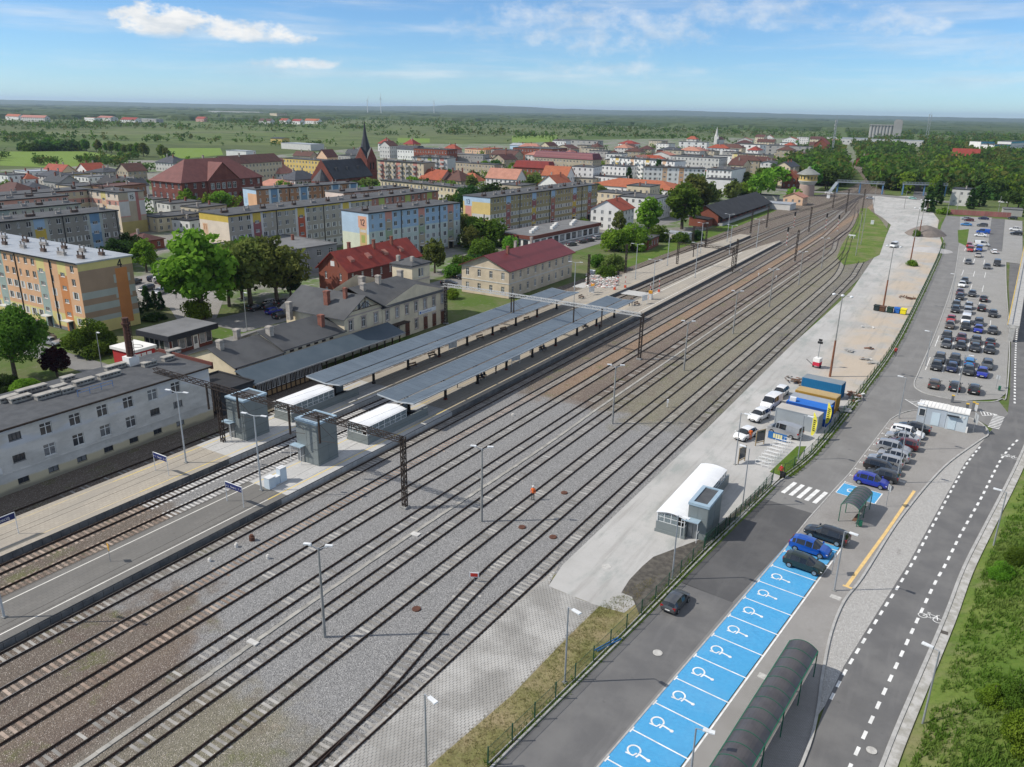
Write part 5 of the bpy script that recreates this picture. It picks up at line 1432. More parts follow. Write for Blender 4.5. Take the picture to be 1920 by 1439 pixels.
# ------------------------------------------------------------------ prefabricated apartment blocks
def paint(key,c):return plaster(key,c)
VENTB=mat('vent_block',(.24,.22,.20),(.33,.31,.29),1.0,.9);VENTPIPE=mat('vent_pipe',(.11,.075,.06),None,1.0,.8)
def block(label,p0,p1,depth,base,stairs=(),H=14.3,floors=5,bands=(),gz=None,gend=0,top=None,roofm='felt',wg=2.35,ws=(1.25,1.4),number=None,group='painted apartment blocks',vents=6,drains=(),pan=(0,1,2),stairc=None,balc=None,wins=True,seed=1):
 """facade p0->p1 (its right-hand side faces out). bands: (floor0, floor1, paint). gz: gable zones in metres"""
 P0,P1=Vector(p0),Vector(p1);ux=(P1-P0).normalized();L=(P1-P0).length;rz=math.atan2(ux.y,ux.x)
 t=thing('apartment_block',label,'apartment block',(*p0,0),rz,group)
 pl=[plaster(base)if isinstance(base,str)else base];idx={pl[0].name:0}
 def mi(m):
  m=plaster(m)if isinstance(m,str)else m
  if m.name not in idx:idx[m.name]=len(pl);pl.append(m)
  return idx[m.name]
 panel=plaster('panel_white',(.60,.60,.57));pz=.9;fh=(H-pz)/floors;sw=2.9
 holes=[];zones=[(0,L,0,pz*.8,mi(plaster('plinth',(.2,.19,.18))))];small=[]
 for f0,f1,c in bands:zones.append((0,L,pz+f0*fh,pz+f1*fh,mi(c)))
 if top:zones.append((0,L,H-.45,H,mi(top)))
 st=[(s*L,c)for s,c in stairs]
 x=1.1;rng=random.Random(seed)
 edges=[0]+[q for s,c in st for q in(s-sw/2,s+sw/2)]+[L]
 for i in range(0,len(edges),2):
  a,e=edges[i],edges[i+1];n=max(0,int((e-a-.4)/wg))
  for j in range(n):
   xc=a+(e-a)*(j+.5)/n
   for f in range(floors):
    zb=pz+f*fh+.85;w=ws[0]*(1 if(i+j)%3 else.62)
    holes.append((xc-w/2,xc+w/2,zb,zb+ws[1]))
    if f in pan and f<floors-1:zones.append((xc-w/2-.42,xc+w/2+.42,zb-.05,zb+ws[1]+.05,mi(panel)))
 for k,(s,c)in enumerate(st):
  cs=c if isinstance(c,(list,tuple))and not isinstance(c,str)else[c]
  for f in range(floors):
   zones.append((s-sw/2,s+sw/2,pz+f*fh-(pz if f==0 else 0),pz+(f+1)*fh,mi(cs[f%len(cs)])))
   if f<floors-1:
    zb=pz+(f+1)*fh-.35;small.append((s-.75,s+.75,zb,zb+.85))
  if stairc:zones.append((s-sw/2-.9,s-sw/2,pz,H,mi(stairc)));zones.append((s+sw/2,s+sw/2+.9,pz,H,mi(stairc)))
  zones.append((s-.9,s+.9,0,2.3,mi(plaster('doorway',(.03,.03,.03)))))
  d=MB().box(s-1.2,s+1.2,-1.3,0,2.35,2.5).build('entrance_canopy',plaster('pale'),t)
 if not wins:holes,small=[],[]
 b=MB();wallgrid(b,(0,0,0),(1,0),L,H,holes+small,zones,0)
 g0=gz or[]
 for e,(o,u)in enumerate((((0,depth,0),(0,-1)),((L,0,0),(0,1)))):
  zz=[(a,c,z0,z1,mi(m))for a,c,z0,z1,m in g0]if e==gend else[]
  wallgrid(b,o,u,depth,H,[],zz,0)
 wallgrid(b,(L,depth,0),(-1,0),L,H)
 b.build('wall',pl,t)
 put_windows(t,(0,0,0),(1,0),holes,0);put_windows(t,(0,0,0),(1,0),small,3)
 r=MB();r.box(-.15,L+.15,-.35,depth+.35,H,H+.3);r.build('roof',RT[roofm]if isinstance(roofm,str)else roofm,t)
 MB().box(-.2,L+.2,-.45,-.35,H+.05,H+.33).build('gutter',GUTTER,t)
 for q in drains:MB().box(q*L-.1,q*L+.1,-.16,-.003,.2,H).build('downpipe',GUTTER,t)
 for k in range(vents):
  xx=L*(k+.5)/vents+rng.uniform(-1,1)
  for yy in((depth*.3,depth*.68)if roofm=='tin' else(depth*.36,)):
   v=MB();wv=rng.uniform(.7,1.3);v.box(xx-wv,xx+wv,yy-.3,yy+.3,H+.3,H+.85);v.box(xx-wv-.06,xx+wv+.06,yy-.36,yy+.36,H+.85,H+.95)
   for q in(-wv*.8,wv*.8):v.tube((xx+q,yy,H+.95),(xx+q,yy,H+1.6),.16,.16,6);v.tube((xx+q,yy,H+1.6),(xx+q,yy,H+1.72),.26,.26,6)
   v.build('roof_vent',VENTB if k%2 else VENTPIPE,t)
 if number:
  txt_,w_,h_,x_,z_,m_=number
  o,u=(((0,depth,0),(0,-1)),((L,0,0),(0,1)))[gend]
  digits(txt_,w_,h_,m_,t,o,u,x_,z_,.22)
 if balc:
  bm=MB().box(-1.3,1.3,-1.1,0,0,.12).box(-1.3,1.3,-1.1,-1.04,.12,1.05).box(-1.3,-1.24,-1.04,0,.12,1.05).box(1.24,1.3,-1.04,0,.12,1.05).mesh('balcony',plaster(balc))
  for s in range(int(L/5)):
   for f in range(1,floors):link('balcony',bm,t,(2.5+s*5,0,pz+f*fh))
 return t
NUMB=plaster('number_dark',(.03,.03,.035));NUMG=plaster('number_blue',(.13,.16,.26));NUMW=plaster('number_orange',(.55,.25,.1))
paint('salmon',(.64,.38,.22));paint('mint',(.30,.37,.34));paint('deeporange',(.52,.21,.075));paint('lemon',(.62,.53,.22));paint('mauve',(.29,.11,.11));paint('rust',(.42,.10,.055));paint('sage',(.40,.42,.38));paint('skyblue',(.33,.46,.60));paint('paleblue',(.48,.58,.64));paint('coral',(.58,.27,.22));paint('steelblue',(.14,.25,.38));paint('olive',(.40,.33,.13));paint('lime',(.34,.39,.11));paint('terra',(.36,.16,.11));paint('clay',(.33,.19,.11));paint('ivory',(.70,.60,.48));paint('greige',(.36,.335,.28));paint('gold',(.56,.41,.08));paint('dustpink',(.50,.27,.22))
# no. 4, at the left edge
block('orange and yellow apartment block with a black 4 on its gable',(-216,84.0),(-150.6,84.6),11.6,'salmon',stairs=((.30,['mint']),(.56,['mint']),(.80,['mint','mint','mint','mint','lemon']),(.915,['deeporange','deeporange','deeporange','deeporange','lemon'])),bands=((0,1.0,'lemon'),),gend=1,
      gz=[(0,11.6,0,13.6,plaster('gable_tan',(.36,.25,.17))),(0,11.6,12.9,14.3,'lemon'),(0,11.6,0,2.4,'lemon'),(0,11.6,2.4,3.4,'sage'),(0,11.6,4.6,6.0,'sage'),(0,11.6,7.2,8.6,'sage'),(7.6,10.2,1.0,12.4,'deeporange'),(7.1,7.6,9.5,11.2,'sage'),(10.2,10.7,9.5,11.2,'sage'),(7.1,7.6,6.4,8.0,'sage'),(10.2,10.7,6.4,8.0,'sage')],
      roofm='tin',number=('4',1.25,1.6,8.3,12.5,NUMB),drains=(.66,.855),vents=9,stairc=None)
# no. 12
block('pale blue apartment block with an orange-backed 12 on its gable',(-159.3,178.4),(-154.7,218.9),12.0,'paleblue',stairs=((.20,['tan','tan','green','tan','coral']),(.55,['tan','tan','green','tan','coral']),(.885,['tan','green','tan','tan','coral'])),bands=((0,3,plaster('palemint',(.50,.57,.53))),(3,5,'skyblue')),gend=0,
      gz=[(0,12,0,8.2,plaster('pistachio',(.62,.66,.52))),(0,12,8.2,14.3,'lightblue'),(7.4,11.2,9.9,13.4,plaster('apricot',(.66,.36,.24))),(7.9,11.0,2,9.9,plaster('straw',(.60,.42,.20))),(8.6,10.2,5.5,7.8,'lime'),(8.2,10.7,8.6,9.4,'pale')],
      number=('12',1.1,1.75,8.2,10.7,NUMB),drains=(.33,.755))
# no. 13
block('long khaki apartment block with pink stripe and 13 on its gable',(-155.4,238.5),(-150.6,316),12.3,plaster('khaki',(.33,.28,.15)),stairs=((.145,['mauve','terra','mauve','terra','skyblue']),(.365,['gold','mauve','gold','mauve','skyblue']),(.54,['mauve','terra','mauve','terra','skyblue']),(.755,['gold','mauve','gold','mauve','skyblue']),(.915,['mauve','terra','mauve','terra','skyblue'])),gend=0,
      bands=((0,.9,'grey'),),gz=[(0,12.3,0,14.3,plaster('cornyellow',(.66,.50,.20))),(0,12.3,12.6,14.3,'lightblue'),(1,3.8,1.8,11.0,'coral'),(.6,4.1,11.0,13.8,'lightblue'),(4.1,12.3,6.6,8.4,'pale'),(4.1,12.3,3.2,5.0,'pale'),(0,12.3,0,1.8,'pale')],
      number=('13',.95,1.6,1.3,11.6,NUMG),drains=(.24,.51,.83),vents=14,wg=1.75,ws=(1.15,1.35))
# no. 11 and its continuation
block('beige apartment block with yellow top band and red stair stripes',(-186.6,150.1),(-184.6,208.8),13.2,'greige',stairs=((.17,['mauve','mauve','mauve','mauve','gold']),(.46,['rust','rust','rust','rust','gold']),(.79,['mauve','mauve','mauve','mauve','gold'])),gend=0,stairc='pale',top='gold',
      gz=[(0,13.2,0,12.7,'ivory'),(0,13.2,12.4,14.3,'gold'),(1.2,3.6,7,11.4,'peach')],number=('11',.8,1.5,1.5,9.6,NUMW),drains=(.295,.62,.97),vents=9,bands=((0,1,'pale'),))
block('brick pink apartment block with green stair stripes, end of the yellow-topped row',(-185.4,209.6),(-184.4,246.5),12.6,plaster('brickpink',(.33,.16,.12)),stairs=((.14,'lime'),(.52,'lime'),(.86,'lime')),gend=0,drains=(.3,.72),vents=6)
block('small apartment block with pinkish blank gable marked 6',(-205.7,217.5),(-202.2,251.1),10.2,'tan',stairs=((.2,'pale'),(.6,'pale')),gend=0,gz=[(0,10.2,0,14.3,plaster('blush',(.68,.56,.49)))],number=('6',.9,1.5,8.2,10.6,plaster('number_sky',(.3,.45,.62))),vents=5)
block('brown and blue apartment block with orange square on its gable',(-237.4,204.8),(-229.5,251.6),9.2,'clay',stairs=((.16,'steelblue'),(.44,'steelblue'),(.76,'steelblue'),(.95,'steelblue')),gend=0,bands=((0,1,'pale'),),stairc='paleblue',gz=[(0,9.2,0,14.3,'lightblue'),(3.2,9.2,3,12.8,'salmon'),(0,9.2,0,3,'pale'),(1,2.4,9,11,'skyblue'),(1,2.4,5,7,'skyblue')],vents=7,drains=(.3,.62))
# left cluster
block('grey apartment block with blue and yellow stair squares behind no. 4',(-219.8,62),(-219.6,137.9),11.2,plaster('pebble',(.27,.255,.225)),stairs=((.13,['steelblue','gold']),(.42,['steelblue','olive']),(.70,['gold','skyblue','gold']),(.905,['steelblue','skyblue'])),gend=1,drains=(.34,.785,.992),vents=12,stairc='sage')
block('pale green apartment block, second row behind no. 4',(-243.9,66),(-243.7,141.2),11.2,plaster('palegreen',(.44,.46,.38)),stairs=((.3,'mint'),(.7,'mint')),vents=12,drains=(.5,))
block('beige apartment block with red stripes, third row behind no. 4',(-268.4,85),(-268.0,151.5),11.2,'sand',stairs=((.3,'dustpink'),(.72,'dustpink')),vents=10,bands=((4.2,5,'dustpink'),))
block('beige and pink apartment block leading up to no. 15',(-282.6,132),(-282.2,168.6),11.0,'sand',stairs=((.45,'dustpink'),),vents=5,bands=((3.4,4.0,'dustpink'),),top='dustpink')
block('sunlit cream and pink apartment block with 15 on its gable',(-281.6,166.8),(-264.1,166.8),10.0,'ivory',stairs=((.5,['lemon','peach']),),bands=((3.4,4.0,'dustpink'),),gend=1,
      gz=[(0,10,0,4.2,'olive'),(0,10,4.2,6,'tan'),(0,10,5.8,6.2,'dustpink'),(0,10,11.2,11.8,'dustpink'),(0,10,11.8,14.3,'tan'),(0,10,6.2,11.2,'pale'),(3.8,6.6,4.2,11.2,'tan'),(3.8,6.6,11.2,14.3,'pale'),(6.6,7.8,4.2,14.3,plaster('rosewood',(.38,.16,.14)))],number=('15',.8,1.4,4.3,11.9,NUMB),vents=3)
# ------------------------------------------------------------------ cars
def car_paint(name,c,metal=.25):
 if name in MATS:return MATS[name]
 m,g,b=new_mat(name)
 p=g.pos();c2=g.mix(g.step(g.noise(p,2.5,4,.6),.4,.75),c,shade(c,.88))
 g.put(b.inputs['Base Color'],c2);b.inputs['Roughness'].default_value=.32;b.inputs['Metallic'].default_value=metal
 b.inputs['Coat Weight'].default_value=.8;b.inputs['Coat Roughness'].default_value=.06
 return m
PC={k:car_paint('paint_'+k,c,mt)for k,c,mt in(('base',(.3,.3,.3),.2),('black',(.012,.013,.015),.1),('grey',(.09,.095,.10),.4),('silver',(.42,.43,.44),.5),('white',(.75,.75,.74),0),('blue',(.015,.03,.32),.2),('azure',(.008,.085,.42),.3),('navy',(.012,.022,.075),.3),
      ('red',(.38,.02,.02),.1),('maroon',(.10,.012,.016),.2),('green',(.018,.03,.022),.3),('beige',(.45,.41,.36),.3),('brown',(.10,.08,.065),.3),('sky',(.05,.22,.48),.2),('dark',(.035,.038,.044),.3),('mint',(.30,.55,.48),.1))}
CGLASS=mat('car_glass',(.012,.015,.018),(.02,.024,.028),.8,.06,spec=.7)
TYRE=mat('tyre',(.015,.015,.016),None,4,.85);RIM=mat('alloy_rim',(.42,.43,.44),(.3,.31,.32),6,.35,.7)
HLAMP=mat('headlight',(.75,.76,.78),None,3,.15);TLAMP=mat('tail_light',(.32,.012,.012),None,3,.2);BLACKPL=mat('black_plastic',(.015,.015,.016),None,3,.6);PLATEW=mat('number_plate',(.7,.7,.68),None,3,.5)
# stations: x, z low, z belt, z top, half widths low/belt/top ; then indices: windscreen, rear window, cabin range
CT={
 'hatch':([(-2.05,.42,.70,.74,.66,.70,.60),(-1.97,.26,.90,.98,.80,.83,.70),(-1.72,.2,.95,1.30,.84,.86,.62),(-1.3,.2,.95,1.44,.86,.88,.61),(-.35,.2,.93,1.49,.87,.88,.62),(.38,.2,.91,1.42,.87,.88,.60),(1.08,.2,.90,.97,.87,.86,.74),(1.62,.22,.80,.86,.85,.83,.66),(1.95,.26,.66,.71,.78,.75,.60),(2.06,.4,.54,.57,.62,.6,.5)],5,1,2,1.27,.31),
 'sedan':([(-2.25,.42,.72,.76,.66,.7,.6),(-2.17,.26,.92,.96,.8,.82,.7),(-1.55,.2,.96,1.02,.85,.86,.72),(-.95,.2,.95,1.40,.87,.88,.60),(-.2,.2,.93,1.45,.88,.88,.62),(.45,.2,.91,1.39,.88,.88,.60),(1.12,.2,.9,.97,.87,.86,.74),(1.75,.22,.80,.86,.85,.83,.66),(2.15,.26,.66,.71,.78,.75,.6),(2.27,.4,.54,.57,.62,.6,.5)],5,2,3,1.38,.32),
 'estate':([(-2.3,.42,.72,.76,.66,.72,.62),(-2.22,.26,.92,1.0,.8,.84,.7),(-2.0,.2,.95,1.36,.85,.87,.63),(-1.5,.2,.95,1.46,.87,.88,.62),(-.3,.2,.93,1.49,.88,.88,.63),(.45,.2,.91,1.42,.88,.88,.6),(1.12,.2,.9,.97,.87,.86,.74),(1.75,.22,.80,.86,.85,.83,.66),(2.15,.26,.66,.71,.78,.75,.6),(2.27,.4,.54,.57,.62,.6,.5)],5,1,2,1.38,.32),
 'suv':([(-2.2,.48,.85,.9,.7,.74,.64),(-2.12,.34,1.05,1.12,.84,.87,.72),(-1.9,.28,1.06,1.52,.88,.89,.66),(-1.4,.28,1.06,1.64,.9,.9,.66),(-.2,.28,1.04,1.68,.91,.91,.67),(.5,.28,1.02,1.6,.91,.91,.64),(1.12,.28,1.02,1.08,.9,.89,.78),(1.75,.3,.94,1.0,.88,.86,.72),(2.1,.34,.76,.82,.82,.8,.64),(2.2,.48,.62,.66,.68,.66,.56)],5,1,2,1.34,.36),
 'van':([(-2.5,.42,.95,1.0,.8,.82,.76),(-2.45,.28,1.1,1.86,.9,.92,.80),(-1.8,.24,1.1,1.93,.93,.95,.84),(-.6,.24,1.1,1.95,.94,.96,.85),(.5,.24,1.1,1.93,.94,.96,.84),(1.0,.24,1.09,1.86,.94,.95,.8),(1.75,.24,1.06,1.14,.92,.92,.80),(2.2,.28,.92,.98,.88,.86,.72),(2.42,.3,.7,.76,.82,.8,.66),(2.5,.42,.58,.6,.7,.68,.58)],5,0,1,1.5,.34),
}
def make_car(kind):
 st,wi,ri,c0,wx,wr=CT[kind];c1=wi
 t=thing('parked_car','car','car')
 def ring(s):
  x,zl,zb,zt,wl,wb,wt=s;zm=zl+(zb-zl)*.55
  h=[(wl*.8,zl),(wl*.99,zl+.09),(max(wl,wb)*1.01,zm),(wb,zb),(wt,zt-(.05 if zt-zb>.2 else.0)),(wt*.55,zt+.01)]
  return[(x,y,z)for y,z in h]+[(x,0,zt+.03)]+[(x,-y,z)for y,z in h[::-1]]
 rings=[ring(s)for s in st];k=len(rings[0])
 body=MB();gl={'windscreen':MB(),'rear_window':MB(),'side_window':MB(),'side_window ':MB()}
 for i in range(len(st)-1):
  for j in range(k-1):
   q=[rings[i][j],rings[i][j+1],rings[i+1][j+1],rings[i+1][j]][::-1]
   tgt=body
   if j in(4,5,6,7)and i==wi:tgt=gl['windscreen']
   elif j in(4,5,6,7)and i==ri:tgt=gl['rear_window']
   elif j in(3,8)and c0<=i<=c1 and not(kind=='van' and i<3):tgt=gl['side_window' if j==3 else 'side_window ']
   elif j in(3,8)and i==ri and ri and kind in('hatch','suv','estate'):tgt=body
   tgt.add(q,[(0,1,2,3)])
 body.add(rings[0],[tuple(range(k))]);body.add(rings[-1],[tuple(range(k-1,-1,-1))])
 for i in range(len(st)-1):
  a,c=rings[i],rings[i+1];body.add([a[0],a[-1],c[-1],c[0]],[(0,1,2,3)],1)
 for i in range(c0,c1+2):# pillars over the side glass
  for j0,j1 in((3,4),(9,8)):
   a,c=Vector(rings[i][j0]),Vector(rings[i][j1]);body.bar(a,c,.07 if i not in(c0,c1+1)else.09,.03,up=(0,1,0))
 for s in(-1,1):body.box(.95 if kind!='van' else 1.45,1.12 if kind!='van' else 1.62,s*.98-.08,s*.98+.08,st[5][2]+.0,st[5][2]+.15)
 body.build('body',[PC['base'],BLACKPL],t,smooth=38)
 for nm,m in gl.items():
  if m.f:m.build(nm.strip(),CGLASS,t,smooth=38)
 W=st[4][5]
 for x in(-wx,wx):
  for s in(-1,1):
   w=MB();y0,y1=s*(W-.16),s*(W+.035)
   w.tube((0,-.1,0),(0,.1,0),wr,wr,14);wo=w.build('wheel',TYRE,t,(x,s*(W-.065),wr),smooth=30)
   r=MB();r.lathe([(wr*.66,0),(wr*.66,.012),(wr*.5,.004),(wr*.2,.016),(0,.016)],10);ro=r.build('rim',RIM,wo,(0,s*.1,0));ro.rotation_euler=(R(-90*s),0,0)
 f,rr=st[-2],st[1]
 for s in(-1,1):
  y=s*f[4]*.72
  MB().add([(st[-3][0]+.12,s*f[4]*.95,f[2]+.06),(f[0]+.02,s*f[4]*.98,f[2]-.06),(f[0]+.07,s*f[4]*.5,f[2]-.07),(st[-3][0]+.3,s*f[4]*.62,f[2]+.08),(st[-3][0]+.12,s*f[4]*1.03,f[2]-.02),(f[0]-.02,s*f[4]*1.04,f[2]-.12),(f[0]+.1,s*f[4]*.5,f[2]-.14)],
                 [(0,1,2,3),(0,4,5,1),(1,5,6,2)]if s>0 else[(3,2,1,0),(1,5,4,0),(2,6,5,1)]).build('headlight',HLAMP,t)
  MB().box(rr[0]-.05,rr[0]+.12,*sorted((s*rr[4]*.66,s*rr[4]*1.04)),rr[2]-.2,rr[2]+.06).build('tail_light',TLAMP,t)
 MB().box(st[-1][0]-.02,st[-1][0]+.03,-.26,.26,.42,.53).build('number_plate',PLATEW,t);MB().box(st[0][0]-.03,st[0][0]+.02,-.26,.26,.52,.63).build('number_plate',PLATEW,t)
 g=MB().box(f[0]+.04,f[0]+.12,-f[4]*.55,f[4]*.55,.5,.62);g.build('grille',BLACKPL,t)
 return t
CARS={k:make_car(k)for k in CT}
CS={k:[(c,list(c.children))for c in v.children]for k,v in CARS.items()}
USED=set()
def car(kind,col,p,rz,label,sc=1.0,z=.0,group=None):
 r=copy_tree(CARS[kind],(p[0],p[1],z),R(rz),label,group,sc,{'paint_base':PC[col]},CS[kind])
 return r
GB='cars parked in the bays by the lane'
bay=lambda i,v:tuple(O3+U3*(i*2.55+1.45)+V3*v)
for i,(k,c,f,v,l)in enumerate((('hatch','blue',0,2.9,'bright blue small minivan parked next to the single blue bay'),('hatch','dark',180,3.6,'dark hatchback squeezed between blue minivan and black estate'),('estate','black',0,3.1,'black estate third in the row from the blue minivan'),
  ('estate','silver',180,2.9,'silver estate right behind the black estate'),('hatch','silver',180,3.4,'silver hatchback in the middle of the row by the kiosk'),('suv','silver',0,2.9,'silver off-road car in the row by the kiosk'),('hatch','maroon',180,3.6,'dark red hatchback hidden behind the silver off-road car'),
  ('sedan','silver',180,3.0,'silver saloon third from the white kiosk'),('estate','white',0,3.2,'white estate second from the white kiosk'),('sedan','black',180,3.6,'black saloon parked nearest the white kiosk'))):
 car(k,c,bay(i,v),-4.7+f,l,1.0,.02,GB)
GD='cars on the disabled bays'
car('estate','black',(-9.75,83.1),172,'black estate at the end of the blue bays, tail to the shelter',1.03,.02,GD)
car('hatch','azure',(-10.7,79.4),-5,'azure blue hatchback on the blue disabled bays',1.02,.02,GD)
car('hatch','green',(-10.5,75.7),-5,'dark green hatchback on the blue bays, nearest the camera',1.0,.02,GD)
car('hatch','grey',(-19.35,62.3),86,'small two-tone black and grey car driving up the lane',.9,.005)
GYD='vehicles parked in the yard'
car('hatch','white',(-25.4,106.6),-104,'white hatchback beside the worker in orange',1.02,.03,GYD)
car('suv','white',(-25.7,115.0),-102,'white off-road car in front of the white van',1.0,.03,GYD)
car('van','white',(-25.6,121.8),-98,'white van with open rear doors in the yard',1.0,.03,GYD)
car('suv','white',(-25.6,127.6),-95,'white off-road car behind the white van',.97,.03,GYD)
car('van','silver',(-20.9,110.9),166,'silver minibus with dark windows beside the grey cabin',1.0,.03,GYD)
GL='cars in the far car park'
for k,c,x,y,f,l in(('hatch','brown',-4.3,147.6,90,'brown hatchback, leftmost of the front three in the far car park'),('hatch','dark',-1.2,148.2,90,'middle one of the front three cars in the far car park'),('hatch','black',1.7,148.4,90,'black hatchback, rightmost of the front three in the far car park'),
 ('hatch','black',-4.9,159.4,-90,'black hatchback, front left of the second block of cars'),('hatch','navy',-2.4,160.0,-90,'navy hatchback, second from left in the second block'),('sedan','black',.35,159.8,-90,'black saloon, third from left in the second block'),('hatch','blue',2.5,159.6,-90,'royal blue hatchback, front right of the second block'),
 ('suv','grey',-4.8,164.8,-90,'grey car behind the leftmost black hatchback of the second block'),('suv','dark',-2.3,165.6,-90,'dark off-road car behind the navy hatchback'),('hatch','sky',.2,165.8,90,'pale blue hatchback seen from behind, second block'),('estate','grey',3.1,165.8,-90,'grey estate behind the royal blue hatchback'),
 ('hatch','grey',-4.5,177.2,-90,'grey hatchback, front left of the third block'),('hatch','black',-1.9,177.4,-90,'black hatchback, second in front of the third block'),('sedan','black',.6,177.6,-90,'black saloon, third in front of the third block'),('sedan','black',3.15,178.0,-90,'black saloon, front right of the third block'),
 ('suv','dark',-4.9,183.6,-90,'dark off-road car, back left of the third block'),('hatch','maroon',-2.2,184.2,-90,'dark red hatchback, back of the third block'),('hatch','grey',.5,184.0,-90,'grey hatchback behind the third block saloon'),('sedan','black',3.1,184.2,90,'black saloon at the back right of the third block'),
 ('hatch','brown',-5.0,194.8,-90,'taupe hatchback, front left of the fourth block'),('suv','black',-2.0,195.2,-90,'black car in front of the white van, fourth block'),('hatch','blue',.5,194.6,-90,'vivid blue hatchback in the fourth block'),('sedan','black',3.2,195.4,-90,'black saloon at the right end of the fourth block'),
 ('hatch','red',-5.2,201.2,-90,'red hatchback behind the taupe one'),('van','white',-2.3,202.0,-90,'white van in the middle of the far car park'),('estate','dark',.3,201.6,-90,'dark estate behind the vivid blue hatchback'),
 ('hatch','black',-5.0,212.6,-90,'black hatchback, left of the fifth block'),('hatch','silver',-2.4,212.6,-90,'silver hatchback, front of the fifth block'),('estate','black',.3,218.4,90,'black estate on its own in the fifth block'),('hatch','black',2.8,213.0,-90,'black hatchback at the right edge of the fifth block'),
 ('suv','grey',-5.2,218.0,-90,'grey off-road car at the back left of the fifth block'),('hatch','silver',-2.5,218.6,-90,'second silver hatchback behind the first, fifth block'),('hatch','black',-5.0,229.2,-90,'black hatchback, left of the sixth block'),('hatch','maroon',-5.3,235.4,-90,'dark red hatchback, back left of the sixth block'),
 ('hatch','dark',-2.5,235.4,-90,'dark hatchback in the middle of the sixth block'),('sedan','black',.3,230.4,90,'black saloon seen from behind, sixth block'),('hatch','white',-5.5,247.4,-90,'white hatchback alone at the left of the far car park'),('hatch','dark',-5.2,254.0,-90,'dark hatchback behind the lone white one'),
 ('hatch','grey',-6.0,289.6,-90,'grey hatchback on the empty part of the car park, left'),('hatch','grey',-.6,283.6,-90,'grey hatchback on the empty part of the car park, middle'),('van','black',1.9,291.6,-90,'black van on the empty part of the car park'),('hatch','beige',-3.9,306.6,-90,'beige hatchback in front of the blue van'),('hatch','white',.4,319,100,'small white car by the dark drive of the car park'),
 ('van','red',-6.8,318.4,-90,'red pickup van beyond the empty bays'),('van','azure',-4.2,321.5,-90,'azure van beside the red one'),('suv','red',-7.6,328.4,-90,'red off-road car behind the red van'),('van','white',-3.9,335,10,'white flatbed lorry parked crosswise'),('sedan','white',-5.2,362,180,'white saloon in front of the tall blue van'),('van','azure',-4.8,373,180,'tall blue van at the back of the car park'),
 ('sedan','sky',-11.9,396,180,'light blue saloon at the back left of the car park'),('suv','grey',-5.9,397,180,'grey off-road car at the back of the car park'),('hatch','maroon',-11.8,414.5,180,'wine red hatchback by the pink wall'),('hatch','silver',-13.2,420,180,'silver car behind the wine red one'),('sedan','navy',-6.4,426,180,'navy saloon by the pink wall'),
 ('hatch','green',5.0,437,180,'dark green car at the far right by the lawn'),('suv','black',6.7,376,180,'black off-road car at the right edge, front'),('suv','white',6.3,391,180,'white off-road car behind the black one at the right edge')):
 car(k,c,(x,y),f,l,1.0,.018,GL)
GT='cars parked in the town streets'
for k,c,p,f,l in(('estate','black',(-177.93,116.37),-75,'black estate on the lane beside block 4'),('hatch','silver',(-172.21,116.06),-70,'silver hatchback on the lane beside block 4'),('hatch','navy',(-186.29,124.65),60,'navy car, first of the row on the lane by block 4'),('suv','white',(-183.24,124.38),60,'white car, second of the row by block 4'),('hatch','red',(-180.56,123.87),60,'red car, third of the row by block 4'),('hatch','dark',(-178.69,123.61),60,'dark car, fourth of the row by block 4'),('sedan','dark',(-187.02,119.15),-70,'dark car half hidden by the gable of block 4'),
 ('sedan','silver',(-150.75,77.30),10,'silver saloon parked below block 4'),('sedan','dark',(-155.25,78.68),10,'dark saloon behind the silver one below block 4'),
 ('hatch','black',(-140.40,118.09),90,'black car under the leafy trees, leftmost'),('hatch','dark',(-139.13,120.87),90,'dark car parked under the leafy trees, middle'),('hatch','blue',(-134.85,118.39),90,'blue car parked under the leafy trees'),('hatch','silver',(-141.41,123.73),90,'silver car parked under the leafy trees'),('sedan','dark',(-139.21,125.30),90,'dark saloon under the leafy trees, rightmost'),('hatch','dark',(-130.73,116.62),90,'dark hatchback under the trees nearest the station'),
 ('sedan','black',(-120.84,165.80),20,'black car on the street behind the station, nearer one'),('hatch','dark',(-122.02,174.37),20,'dark car on the street beside the stone house'),('hatch','grey',(-124.6,243.2),70,'grey car by the shop, first of four'),('hatch','grey',(-124.3,250.7),70,'grey car by the shop, second of four'),('hatch','dark',(-123.8,255.6),70,'dark car by the shop, third of four'),('estate','silver',(-123.6,261.9),70,'silver car by the shop, fourth of four'),('hatch','silver',(-109.6,251.9),60,'silver car by the garden hedge right of the shop'),
 ('suv','red',(-101.7,421.5),100,'red car between the goods shed and the garages'),('van','white',(-30.4,311.1),-100,'white lorry standing in the yard beyond the rubbish bins'),('hatch','mint',(-44.3,507.5),0,'mint green car crossing the road behind the yard'),('hatch','dark',(-50.8,545.5),60,'dark car on the road towards the footbridge'),('sedan','silver',(-64.4,490.3),0,'silver car on the level crossing'),('estate','white',(-89.6,507.2),0,'white car on the level crossing by the water tower'),
 ('sedan','white',(-0.3,520.3),0,'white car parked behind the pink wall'),('hatch','silver',(-105.25,88.44),0,'silver car parked beside the station roof')):
 car(k,c,p,f,l,1.0,-.0,GT)
for v in CARS.values():
 for c in list(v.children_recursive):bpy.data.objects.remove(c,do_unlink=True)
 bpy.data.objects.remove(v,do_unlink=True)
